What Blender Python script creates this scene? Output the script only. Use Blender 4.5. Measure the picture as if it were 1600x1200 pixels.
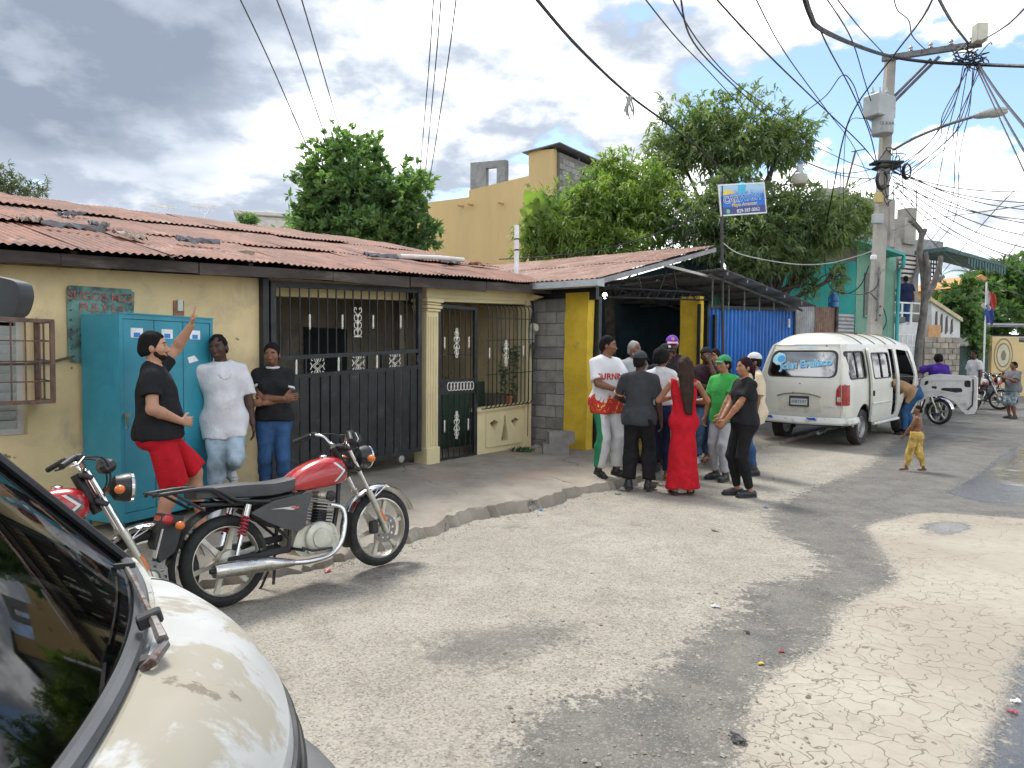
import bpy, bmesh, math, random
import numpy as np
from math import sin, cos, pi, radians, sqrt, atan2, tan
from mathutils import Vector, Matrix, Euler
from mathutils.geometry import delaunay_2d_cdt
from mathutils.bvhtree import BVHTree

for o in list(bpy.data.objects): bpy.data.objects.remove(o)
S = bpy.context.scene
COL = S.collection
rnd = random.Random(7)

# ------------------------------------------------------------------ camera
CAM_H, FPX, PITCH, ROLL = 1.65, 1109.0, radians(-2.27), radians(0.45)
cam = bpy.data.objects.new('camera', bpy.data.cameras.new('camera')); COL.objects.link(cam)
cam.data.sensor_width = 36.0; cam.data.lens = 36.0*FPX/1600.0
cam.data.clip_start = 0.05; cam.data.clip_end = 3000
CAM_R = Matrix.Rotation(pi/2+PITCH, 3, 'X') @ Matrix.Rotation(ROLL, 3, 'Z')
cam.matrix_world = Matrix.Translation((0, 0, CAM_H)) @ CAM_R.to_4x4()
S.camera = cam

# ------------------------------------------------------------------ light
SUN_EL, SUN_AZ = radians(58), radians(118)      # azimuth measured from +X, counter-clockwise: behind the houses, left
SKY_STRENGTH, SUN_STRENGTH, SUN_ANGLE, EXPOSURE = 0.15, 1.35, 14.0, 1.55
sun_dir = Vector((cos(SUN_EL)*cos(SUN_AZ), cos(SUN_EL)*sin(SUN_AZ), sin(SUN_EL)))
sl = bpy.data.lights.new('sun', 'SUN'); sl.energy = SUN_STRENGTH; sl.angle = radians(SUN_ANGLE); sl.color = (1, .955, .88)
so = bpy.data.objects.new('sun', sl); COL.objects.link(so)
so.rotation_euler = sun_dir.to_track_quat('Z', 'Y').to_euler(); so.location = sun_dir*60

vs = S.view_settings
vs.view_transform = 'Standard'; vs.look = 'None'; vs.exposure = EXPOSURE; vs.gamma = 1.0; vs.use_curve_mapping = False

cy = S.cycles
cy.use_adaptive_sampling = True; cy.adaptive_threshold = .02; cy.use_denoising = True
cy.max_bounces = 6; cy.diffuse_bounces = 3; cy.glossy_bounces = 3; cy.transmission_bounces = 4; cy.transparent_max_bounces = 12
cy.caustics_reflective = False; cy.caustics_refractive = False; cy.sample_clamp_indirect = 6.0

def make_world():
    w = bpy.data.worlds.new('World'); S.world = w; w.use_nodes = True; w.cycles.sampling_method = 'MANUAL'; w.cycles.sample_map_resolution = 512
    nt = w.node_tree; N = nt.nodes; L = nt.links; N.clear()
    out = N.new('ShaderNodeOutputWorld'); bg = N.new('ShaderNodeBackground'); L.new(bg.outputs[0], out.inputs[0])
    bg.inputs[1].default_value = SKY_STRENGTH
    sky = N.new('ShaderNodeTexSky'); sky.sky_type = 'NISHITA'; sky.sun_disc = False
    sky.sun_elevation = SUN_EL; sky.sun_rotation = pi/2-SUN_AZ; sky.air_density = 1.0; sky.dust_density = .6; sky.ozone_density = 2.0
    tc = N.new('ShaderNodeTexCoord')
    sep = N.new('ShaderNodeSeparateXYZ'); L.new(tc.outputs['Generated'], sep.inputs[0])
    def M(op, a, b=None, c=None, clamp=False):
        n = N.new('ShaderNodeMath'); n.operation = op; n.use_clamp = clamp
        for i, v in enumerate((a, b, c)):
            if v is None: continue
            if isinstance(v, (int, float)): n.inputs[i].default_value = v
            else: L.new(v, n.inputs[i])
        return n.outputs[0]
    zz = M('MAXIMUM', M('ADD', sep.outputs[2], .30), .05)
    cx, cy = M('DIVIDE', sep.outputs[0], zz), M('DIVIDE', sep.outputs[1], zz)
    cmb = N.new('ShaderNodeCombineXYZ'); L.new(cx, cmb.inputs[0]); L.new(cy, cmb.inputs[1]); L.new(M('MULTIPLY', sep.outputs[2], .9), cmb.inputs[2])
    def noise(scale, det, rough, off, dist=0.0):
        mp = N.new('ShaderNodeMapping'); L.new(cmb.outputs[0], mp.inputs[0]); mp.inputs['Location'].default_value = off
        n = N.new('ShaderNodeTexNoise'); L.new(mp.outputs[0], n.inputs['Vector'])
        n.inputs['Scale'].default_value = scale; n.inputs['Detail'].default_value = det; n.inputs['Roughness'].default_value = rough
        n.inputs['Distortion'].default_value = dist
        return n.outputs['Fac']
    big = noise(.85, 5, .56, (5.2, 1.1, .4), .25)
    off = noise(.85, 3, .56, (5.2+.05, 1.1-.16, .50), .25)      # the same field towards the sun: which side of a cloud is lit
    fine = noise(4.0, 6, .58, (7.3, 2.2, 1.0))
    dens = M('ADD', big, M('MULTIPLY', M('SUBTRACT', fine, .5), .42))
    def ramp(v, lo, hi):
        n = N.new('ShaderNodeMapRange'); n.interpolation_type = 'SMOOTHERSTEP'; L.new(v, n.inputs[0])
        n.inputs[1].default_value = lo; n.inputs[2].default_value = hi
        return n.outputs[0]
    # a heavy cloud bank low over the houses up the street on the left
    nrm = N.new('ShaderNodeVectorMath'); nrm.operation = 'DOT_PRODUCT'; L.new(tc.outputs['Generated'], nrm.inputs[0])
    d = Vector((-.62, 1.0, .56)).normalized(); nrm.inputs[1].default_value = d
    bank = ramp(M('ADD', nrm.outputs['Value'], M('MULTIPLY', M('SUBTRACT', dens, .5), .10)), .958, .996)
    cover = ramp(M('ADD', dens, M('MULTIPLY', bank, .2)), .388, .438)
    lit = ramp(M('SUBTRACT', M('ADD', big, M('MULTIPLY', M('SUBTRACT', fine, .5), .95)), off), -.17, .17)
    thick = ramp(dens, .48, .66)
    shade = M('SUBTRACT', M('ADD', .42, M('MULTIPLY', lit, .70)), M('MULTIPLY', thick, .20))
    shade = M('MULTIPLY', shade, M('SUBTRACT', 1.0, M('MULTIPLY', bank, .55)))
    shade = M('MAXIMUM', shade, .23)
    cr = N.new('ShaderNodeValToRGB'); L.new(shade, cr.inputs[0])
    e = cr.color_ramp.elements
    e[0].position = .2; e[0].color = (.17, .205, .265, 1); e[1].position = 1.0; e[1].color = (1.42, 1.43, 1.45, 1)
    x = cr.color_ramp.elements.new(.45); x.color = (.33, .375, .445, 1)
    x = cr.color_ramp.elements.new(.72); x.color = (.58, .61, .655, 1)
    sc = N.new('ShaderNodeVectorMath'); sc.operation = 'SCALE'; L.new(cr.outputs[0], sc.inputs[0]); sc.inputs['Scale'].default_value = 4.1
    sk = N.new('ShaderNodeVectorMath'); sk.operation = 'SCALE'; L.new(sky.outputs[0], sk.inputs[0]); sk.inputs['Scale'].default_value = .55
    mx = N.new('ShaderNodeMix'); mx.data_type = 'RGBA'; L.new(cover, mx.inputs['Factor'])
    L.new(sk.outputs[0], mx.inputs['A']); L.new(sc.outputs[0], mx.inputs['B'])
    L.new(mx.outputs['Result'], bg.inputs[0])
make_world()

# ------------------------------------------------------------------ pixels of the photograph -> points of the place
def ray(px, py):
    return (CAM_R @ Vector(((px-800)/FPX, (600-py)/FPX, -1.0)))
def gpt(px, py, z=0.0):                       # on the horizontal plane z
    r = ray(px, py); t = (z-CAM_H)/r.z
    return Vector((r.x*t, r.y*t, z))
def dpt(px, py, depth):                       # at distance Y = depth
    r = ray(px, py); t = depth/r.y
    return Vector((r.x*t, depth, CAM_H+r.z*t))
class Frame:
    def __init__(s, o, ang):
        s.o = Vector((o[0], o[1], 0)); s.a = ang; s.e = Vector((cos(ang), sin(ang), 0)); s.n = Vector((-sin(ang), cos(ang), 0))
    def px(s, px, py, t=0.0):                 # (s, z) where the pixel's ray meets the plane t
        r = ray(px, py); c = Vector((0, 0, CAM_H))
        k = (s.n.dot(s.o)+t-s.n.dot(c))/s.n.dot(r); p = c+r*k
        return (p-s.o).dot(s.e), p.z
    def pt(s, a, t, z=0): return s.o+s.e*a+s.n*t+Vector((0, 0, z))
    def inv(s, p): d = Vector((p[0], p[1], 0))-s.o; return d.dot(s.e), d.dot(s.n)

def smooth01(a, b, x):
    t = min(1, max(0, (x-a)/(b-a))); return t*t*(3-2*t)

# ------------------------------------------------------------------ objects
def link(o, parent=None):
    COL.objects.link(o)
    if parent is not None: o.parent = parent
    return o
def tag(o, label=None, cat=None, group=None, kind=None):
    if label: o['label'] = label
    if cat: o['category'] = cat
    if group: o['group'] = group
    if kind: o['kind'] = kind
    return o
def thing(name, label, cat, loc=(0, 0, 0), rotz=0.0, group=None, kind=None, rot=None):
    o = bpy.data.objects.new(name, None); o.empty_display_size = .1; COL.objects.link(o)
    o.location = loc; o.rotation_euler = rot if rot else (0, 0, rotz)
    return tag(o, label, cat, group, kind or 'thing')
def copy_tree(o, parent=None):
    c = o.copy(); COL.objects.link(c); c.parent = parent
    for ch in list(o.children): copy_tree(ch, c)
    return c

class MB:
    def __init__(s): s.v = []; s.f = []; s.m = []
    def add(s, vs, fs, m=0):
        b = len(s.v); s.v.extend(tuple(v) for v in vs); s.f.extend(tuple(i+b for i in f) for f in fs); s.m.extend([m]*len(fs)); return s
    def box(s, c, size, R=None, ch=0.0, m=0):
        hx, hy, hz = size[0]/2, size[1]/2, size[2]/2
        c = Vector(c)
        if ch <= 0:
            vs = [Vector((x, y, z)) for x in (-hx, hx) for y in (-hy, hy) for z in (-hz, hz)]
            fs = [(0, 1, 3, 2), (4, 6, 7, 5), (0, 4, 5, 1), (2, 3, 7, 6), (0, 2, 6, 4), (1, 5, 7, 3)]
        else:
            ch = min(ch, hx*.9, hy*.9, hz*.9); vs = []; idx = {}
            for x in (-1, 1):
                for y in (-1, 1):
                    for z in (-1, 1):
                        for k in range(3):
                            p = [x*(hx-ch), y*(hy-ch), z*(hz-ch)]; p[k] += (x, y, z)[k]*ch
                            idx[(x, y, z, k)] = len(vs); vs.append(Vector(p))
            fs = []
            for k in range(3):
                i, j = (k+1) % 3, (k+2) % 3
                for sg in (-1, 1):
                    q = []
                    for a, b in ((-1, -1), (1, -1), (1, 1), (-1, 1)):
                        t = [0, 0, 0]; t[k] = sg; t[i] = a; t[j] = b; q.append(idx[(*t, k)])
                    fs.append(tuple(q) if sg > 0 else tuple(reversed(q)))
                for a in (-1, 1):
                    for b in (-1, 1):
                        t0 = [0, 0, 0]; t0[i] = a; t0[j] = b; t0[k] = -1; t1 = list(t0); t1[k] = 1
                        q = (idx[(*t0, i)], idx[(*t1, i)], idx[(*t1, j)], idx[(*t0, j)])
                        fs.append(q if a*b < 0 else tuple(reversed(q)))
            for x in (-1, 1):
                for y in (-1, 1):
                    for z in (-1, 1):
                        q = tuple(idx[(x, y, z, k)] for k in range(3)); fs.append(q if x*y*z > 0 else tuple(reversed(q)))
        vs = [(R @ v if R else v)+c for v in vs]
        return s.add(vs, fs, m)
    def tube(s, pts, r, n=8, caps=True, closed=False, m=0):
        P = [Vector(p) for p in pts]; k = len(P); rr = r if isinstance(r, (list, tuple)) else [r]*k
        vs = []; up = None
        for i, p in enumerate(P):
            a = P[i-1] if (i > 0 or closed) else P[i]; b = P[(i+1) % k] if (i < k-1 or closed) else P[i]
            t = (b-a); t = t.normalized() if t.length > 1e-9 else Vector((0, 0, 1))
            if up is None: up = Vector((0, 0, 1)) if abs(t.z) < .9 else Vector((1, 0, 0))
            u = t.cross(up)
            if u.length < 1e-6: u = t.orthogonal()
            u.normalize(); w = u.cross(t).normalized(); up = w
            for j in range(n):
                an = 2*pi*j/n; vs.append(p+(u*cos(an)+w*sin(an))*rr[i])
        fs = []
        for i in range(k if closed else k-1):
            i2 = (i+1) % k
            for j in range(n): fs.append((i*n+j, i2*n+j, i2*n+(j+1) % n, i*n+(j+1) % n))
        if caps and not closed: fs.append(tuple(range(n))); fs.append(tuple(reversed(range((k-1)*n, k*n))))
        return s.add(vs, fs, m)
    def lathe(s, prof, n=16, M=None, m=0, closed=False):
        vs = []; M = M or Matrix()
        for r, z in prof:
            for j in range(n): a = 2*pi*j/n; vs.append(M @ Vector((r*cos(a), r*sin(a), z)))
        fs = []; k = len(prof)
        for i in range(k if closed else k-1):
            i2 = (i+1) % k
            for j in range(n): fs.append((i*n+j, i*n+(j+1) % n, i2*n+(j+1) % n, i2*n+j))
        if not closed:
            if prof[0][0] > 1e-6: fs.append(tuple(reversed(range(n))))
            if prof[-1][0] > 1e-6: fs.append(tuple(range((k-1)*n, k*n)))
        return s.add(vs, fs, m)
    def ell(s, c, r, R=None, nu=14, nv=9, m=0):
        vs = []; c = Vector(c)
        for i in range(nv+1):
            th = pi*i/nv
            for j in range(nu):
                a = 2*pi*j/nu; v = Vector((r[0]*sin(th)*cos(a), r[1]*sin(th)*sin(a), r[2]*cos(th))); vs.append((R @ v if R else v)+c)
        fs = [(i*nu+j, (i+1)*nu+j, (i+1)*nu+(j+1) % nu, i*nu+(j+1) % nu) for i in range(nv) for j in range(nu)]
        return s.add(vs, fs, m)
    def grid(s, fn, nu, nv, m=0, flip=False, wrap=False):
        vs = [fn(i/nu, j/nv) for i in range(nu+1) for j in range(nv+1)]
        q = [(i*(nv+1)+j, (i+1)*(nv+1)+j, (i+1)*(nv+1)+j+1, i*(nv+1)+j+1) for i in range(nu) for j in range(nv)]
        return s.add(vs, [tuple(reversed(f)) for f in q] if flip else q, m)
    def prism(s, poly, fn, w0, w1, m=0):      # poly in 2-D, fn(u, v, w) -> point
        k = len(poly); vs = [fn(u, v, w0) for u, v in poly]+[fn(u, v, w1) for u, v in poly]
        fs = [tuple(reversed(range(k))), tuple(range(k, 2*k))]+[(i, (i+1) % k, k+(i+1) % k, k+i) for i in range(k)]
        return s.add(vs, fs, m)
    def sheet(s, outer, holes, fn, th, step=None, m=0):   # flat or curved plate with openings, thickness th
        V, F = cdt(outer, holes, step)
        k = len(V); vs = [fn(u, v, 0) for u, v in V]+[fn(u, v, th) for u, v in V]
        fs = [tuple(reversed(f)) for f in F]+[tuple(i+k for i in f) for f in F]
        ed = {}
        for f in F:
            for a, b in zip(f, f[1:]+f[:1]): ed[(a, b)] = 1
        for a, b in list(ed):
            if (b, a) not in ed: fs.append((a, b, b+k, a+k))
        return s.add(vs, fs, m)
    def mesh(s, name):
        me = bpy.data.meshes.new(name); me.from_pydata(s.v, [], s.f); me.polygons.foreach_set('material_index', s.m); return me
    def build(s, name, mat, parent=None, smooth=False, loc=None, rot=None, fix=True, kind=None):
        me = s.mesh(name)
        if fix:
            bm = bmesh.new(); bm.from_mesh(me)
            bmesh.ops.remove_doubles(bm, verts=bm.verts, dist=1e-5)
            bmesh.ops.recalc_face_normals(bm, faces=bm.faces); bm.to_mesh(me); bm.free()
        for mm in (mat if isinstance(mat, (list, tuple)) else [mat]): me.materials.append(mm)
        if smooth:
            me.polygons.foreach_set('use_smooth', [True]*len(me.polygons))
            me.set_sharp_from_angle(angle=radians(40 if smooth is True else smooth))
        o = bpy.data.objects.new(name, me); link(o, parent)
        if loc is not None: o.location = loc
        if rot is not None: o.rotation_euler = rot
        if kind: o['kind'] = kind
        return o

def inpoly(p, poly):
    x, y = p; c = False; j = len(poly)-1
    for i in range(len(poly)):
        xi, yi = poly[i]; xj, yj = poly[j]
        if (yi > y) != (yj > y) and x < (xj-xi)*(y-yi)/(yj-yi)+xi: c = not c
        j = i
    return c
def cdt(outer, holes=(), step=None):
    pts = []; edges = []
    for lp in [outer]+list(holes):
        lp = list(lp)
        if step:
            q = []
            for i, a in enumerate(lp):
                b = lp[(i+1) % len(lp)]; n = max(1, int(math.hypot(b[0]-a[0], b[1]-a[1])/step))
                q += [(a[0]+(b[0]-a[0])*k/n, a[1]+(b[1]-a[1])*k/n) for k in range(n)]
            lp = q
        b = len(pts); pts += [Vector(p) for p in lp]; edges += [(b+i, b+(i+1) % len(lp)) for i in range(len(lp))]
    if step:
        xs = [p[0] for p in outer]; ys = [p[1] for p in outer]
        x = min(xs)+step*.5
        while x < max(xs):
            y = min(ys)+step*.5
            while y < max(ys):
                if inpoly((x, y), outer) and not any(inpoly((x, y), h) for h in holes): pts.append(Vector((x, y)))
                y += step
            x += step
    r = delaunay_2d_cdt(pts, edges, [], 0, 1e-6)
    V = [(p.x, p.y) for p in r[0]]; F = []
    for f in r[2]:
        c = (sum(V[i][0] for i in f)/len(f), sum(V[i][1] for i in f)/len(f))
        if inpoly(c, outer) and not any(inpoly(c, h) for h in holes): F.append(tuple(f))
    return V, F
def rrect(x0, y0, x1, y1, r, n=4):
    out = []
    for cx, cy, a0 in ((x1-r, y1-r, 0), (x0+r, y1-r, 90), (x0+r, y0+r, 180), (x1-r, y0+r, 270)):
        for i in range(n+1): a = radians(a0+90*i/n); out.append((cx+r*cos(a), cy+r*sin(a)))
    return out
def roundpoly(P, r, n=4):                     # corners of a polygon rounded
    out = []; k = len(P)
    for i in range(k):
        p = Vector(P[i]); a = Vector(P[i-1])-p; b = Vector(P[(i+1) % k])-p
        ra = min(r, a.length*.45, b.length*.45); s = p+a.normalized()*ra; e = p+b.normalized()*ra
        for j in range(n+1):
            t = j/n; q = s*(1-t)**2+p*2*t*(1-t)+e*t*t; out.append((q.x, q.y))
    return out
def spline(P, n=6, closed=False):             # Catmull-Rom through points
    P = [Vector(p) for p in P]; k = len(P); out = []
    for i in range(k if closed else k-1):
        p0 = P[i-1] if (i > 0 or closed) else P[i]; p1 = P[i]; p2 = P[(i+1) % k]; p3 = P[(i+2) % k] if (i+2 < k or closed) else P[i+1]
        for j in range(n):
            t = j/n; out.append(.5*((2*p1)+(p2-p0)*t+(2*p0-5*p1+4*p2-p3)*t*t+(3*p1-p0-3*p2+p3)*t**3))
    if not closed: out.append(P[-1])
    return out
def instance(o, parent, M=None, loc=None, rot=None, name=None):
    c = bpy.data.objects.new(name or o.name.split('.')[0], o.data); link(c, parent)
    if M is not None: c.matrix_local = M
    if loc is not None: c.location = loc
    if rot is not None: c.rotation_euler = rot
    return c
def text_mesh(txt, size, name='t', extrude=0.0, bold=0.0, shear=0.0, align='CENTER', space=1.0):
    cu = bpy.data.curves.new(name, 'FONT'); cu.body = txt; cu.size = size; cu.align_x = align; cu.align_y = 'CENTER'
    cu.extrude = extrude; cu.offset = bold; cu.shear = shear; cu.resolution_u = 3; cu.space_character = space
    ob = bpy.data.objects.new(name, cu); COL.objects.link(ob)
    dg = bpy.context.evaluated_depsgraph_get(); dg.update()
    me = bpy.data.meshes.new_from_object(ob.evaluated_get(dg))
    bpy.data.objects.remove(ob); bpy.data.curves.remove(cu)
    return me
def text_on(txt, size, name, mat, parent, M, **kw):     # flat lettering lying on a surface; M maps the text plane to the parent
    me = text_mesh(txt, size, **kw); me.transform(M); me.materials.clear(); me.materials.append(mat)
    me.polygons.foreach_set('material_index', [0]*len(me.polygons))
    me.name = name; return link(bpy.data.objects.new(name, me), parent)

# ------------------------------------------------------------------ materials
MATS = {}
def nodes(name):
    m = bpy.data.materials.new(name); m.use_nodes = True; nt = m.node_tree
    b = nt.nodes['Principled BSDF']; return m, nt, nt.nodes, nt.links, b
def c4(c): return (c[0], c[1], c[2], 1)
def hexc(h):
    h = h.lstrip('#'); v = [int(h[i:i+2], 16)/255 for i in (0, 2, 4)]
    return tuple(x/12.92 if x <= .04045 else ((x+.055)/1.055)**2.4 for x in v)
def nz(nt, co, scale, det=5, rough=.55, dist=0.0, off=(0, 0, 0), stretch=(1, 1, 1)):
    mp = nt.nodes.new('ShaderNodeMapping'); nt.links.new(co, mp.inputs[0]); mp.inputs['Location'].default_value = off; mp.inputs['Scale'].default_value = stretch
    n = nt.nodes.new('ShaderNodeTexNoise'); nt.links.new(mp.outputs[0], n.inputs['Vector'])
    n.inputs['Scale'].default_value = scale; n.inputs['Detail'].default_value = det; n.inputs['Roughness'].default_value = rough; n.inputs['Distortion'].default_value = dist
    return n.outputs['Fac']
def rmp(nt, v, lo, hi, a=0.0, b=1.0):
    n = nt.nodes.new('ShaderNodeMapRange'); n.interpolation_type = 'SMOOTHSTEP'; nt.links.new(v, n.inputs[0])
    for i, x in zip((1, 2, 3, 4), (lo, hi, a, b)): n.inputs[i].default_value = x
    return n.outputs[0]
def mxc(nt, f, a, b, mode='MIX'):
    n = nt.nodes.new('ShaderNodeMix'); n.data_type = 'RGBA'; n.blend_type = mode
    for k, v in (('Factor', f), ('A', a), ('B', b)):
        s = n.inputs[{'Factor': 0, 'A': 6, 'B': 7}[k]]
        if isinstance(v, (tuple, list)): s.default_value = c4(v)
        elif isinstance(v, (int, float)): s.default_value = v
        else: nt.links.new(v, s)
    return n.outputs[2]
def mth(nt, op, a, b=None, clamp=False):
    n = nt.nodes.new('ShaderNodeMath'); n.operation = op; n.use_clamp = clamp
    for i, v in enumerate((a, b)):
        if v is None: continue
        if isinstance(v, (int, float)): n.inputs[i].default_value = v
        else: nt.links.new(v, n.inputs[i])
    return n.outputs[0]
def bump(nt, b, h, strength=.3, dist=.01):
    n = nt.nodes.new('ShaderNodeBump'); n.inputs['Strength'].default_value = strength; n.inputs['Distance'].default_value = dist
    nt.links.new(h, n.inputs['Height']); nt.links.new(n.outputs[0], b.inputs['Normal'])
def pm(name, col, rough=.7, metal=0.0, var=.12, scale=4.0, bmp=.15, bscale=60.0, bdist=.004, dirt=None, dirt_at=(.55, .7), dscale=3.0,
       dirt2=None, dirt2_at=(.6, .68), d2scale=9.0, coat=0.0, stretch=(1, 1, 1), world=False, sss=0.0, trans=0.0, spec=.5, emit=0.0):
    if name in MATS: return MATS[name]
    m, nt, N, L, b = nodes(name)
    tc = N.new('ShaderNodeTexCoord'); co = tc.outputs['Object']
    if world: g = N.new('ShaderNodeNewGeometry'); co = g.outputs['Position']
    c = mxc(nt, rmp(nt, nz(nt, co, scale, 4, .6, stretch=stretch), .3, .7), tuple(x*(1-var) for x in col), tuple(min(1, x*(1+var)) for x in col))
    r = None
    if dirt is not None:
        k = rmp(nt, nz(nt, co, dscale, 6, .68, .3, (3, 5, 1), stretch), *dirt_at); c = mxc(nt, k, c, dirt); r = k
    if dirt2 is not None:
        k = rmp(nt, nz(nt, co, d2scale, 5, .65, 0, (13, 2, 7), stretch), *dirt2_at); c = mxc(nt, k, c, dirt2)
    L.new(c, b.inputs['Base Color'])
    rn = rmp(nt, nz(nt, co, scale*2.3, 2), .3, .7, max(.02, rough-.08), min(1, rough+.08))
    if r is not None and metal+coat > 0: rn = mth(nt, 'ADD', rn, mth(nt, 'MULTIPLY', r, .35), True)
    L.new(rn, b.inputs['Roughness'])
    b.inputs['Metallic'].default_value = metal; b.inputs['Coat Weight'].default_value = coat; b.inputs['Coat Roughness'].default_value = .08
    b.inputs['Specular IOR Level'].default_value = spec
    if sss: b.inputs['Subsurface Weight'].default_value = sss; b.inputs['Subsurface Radius'].default_value = (.02, .008, .004); b.inputs['Subsurface Scale'].default_value = .5
    if trans: b.inputs['Transmission Weight'].default_value = trans
    if emit: b.inputs['Emission Color'].default_value = c4(col); b.inputs['Emission Strength'].default_value = emit
    if bmp: bump(nt, b, nz(nt, co, bscale, 3, .6, stretch=stretch), bmp, bdist)
    MATS[name] = m; return m
def glass(name, tint=(.75, .82, .8), rough=.02, alpha=.5):
    if name in MATS: return MATS[name]
    m, nt, N, L, b = nodes(name); out = N['Material Output']
    gl = N.new('ShaderNodeBsdfGlossy'); gl.inputs['Roughness'].default_value = rough
    tr = N.new('ShaderNodeBsdfTransparent'); tr.inputs[0].default_value = c4(tint)
    fr = N.new('ShaderNodeFresnel'); fr.inputs['IOR'].default_value = 1.5
    k = mth(nt, 'ADD', mth(nt, 'MULTIPLY', fr.outputs[0], 1.0), alpha*.12, True)
    mx = N.new('ShaderNodeMixShader'); L.new(k, mx.inputs[0]); L.new(tr.outputs[0], mx.inputs[1]); L.new(gl.outputs[0], mx.inputs[2])
    L.new(mx.outputs[0], out.inputs[0]); MATS[name] = m; return m
# ================================================================== ground
KERB_PX = [(-500, 1120), (100, 962), (300, 908), (460, 882), (560, 860), (640, 836), (735, 804), (850, 787), (900, 769), (985, 757), (1060, 735), (1190, 704), (1300, 676), (1400, 652), (1500, 630), (1640, 606)]
KERB_H = [.01, .01, .012, .015, .02, .055, .07, .075, .07, .07, .07, .06, .05, .05, .05, .05]
_kerb = [gpt(*p) for p in KERB_PX]
def kerb_d(x, y):                             # signed distance to the kerb line (negative on the road side)
    best = 1e9; sg = 1
    for a, b in zip(_kerb, _kerb[1:]):
        ex, ey = b.x-a.x, b.y-a.y; L2 = ex*ex+ey*ey; t = min(1, max(0, ((x-a.x)*ex+(y-a.y)*ey)/L2))
        dx, dy = x-a.x-t*ex, y-a.y-t*ey; d = math.hypot(dx, dy)
        if d < best: best = d; sg = 1 if ex*dy-ey*dx > 0 else -1
    return best*sg
def ground_z(x, y):
    z = .016*max(0.0, y-10.5)-.0002*max(0.0, y-30)**1.6 if y < 60 else .5
    return z
HP = gpt(668, 724, .12); HE = gpt(827, 697, .12)
HANG = atan2(HE.y-HP.y, HE.x-HP.x)
HF = Frame(HP, HANG)                          # street frame: s along the house fronts, t towards the back of the plots

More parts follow.
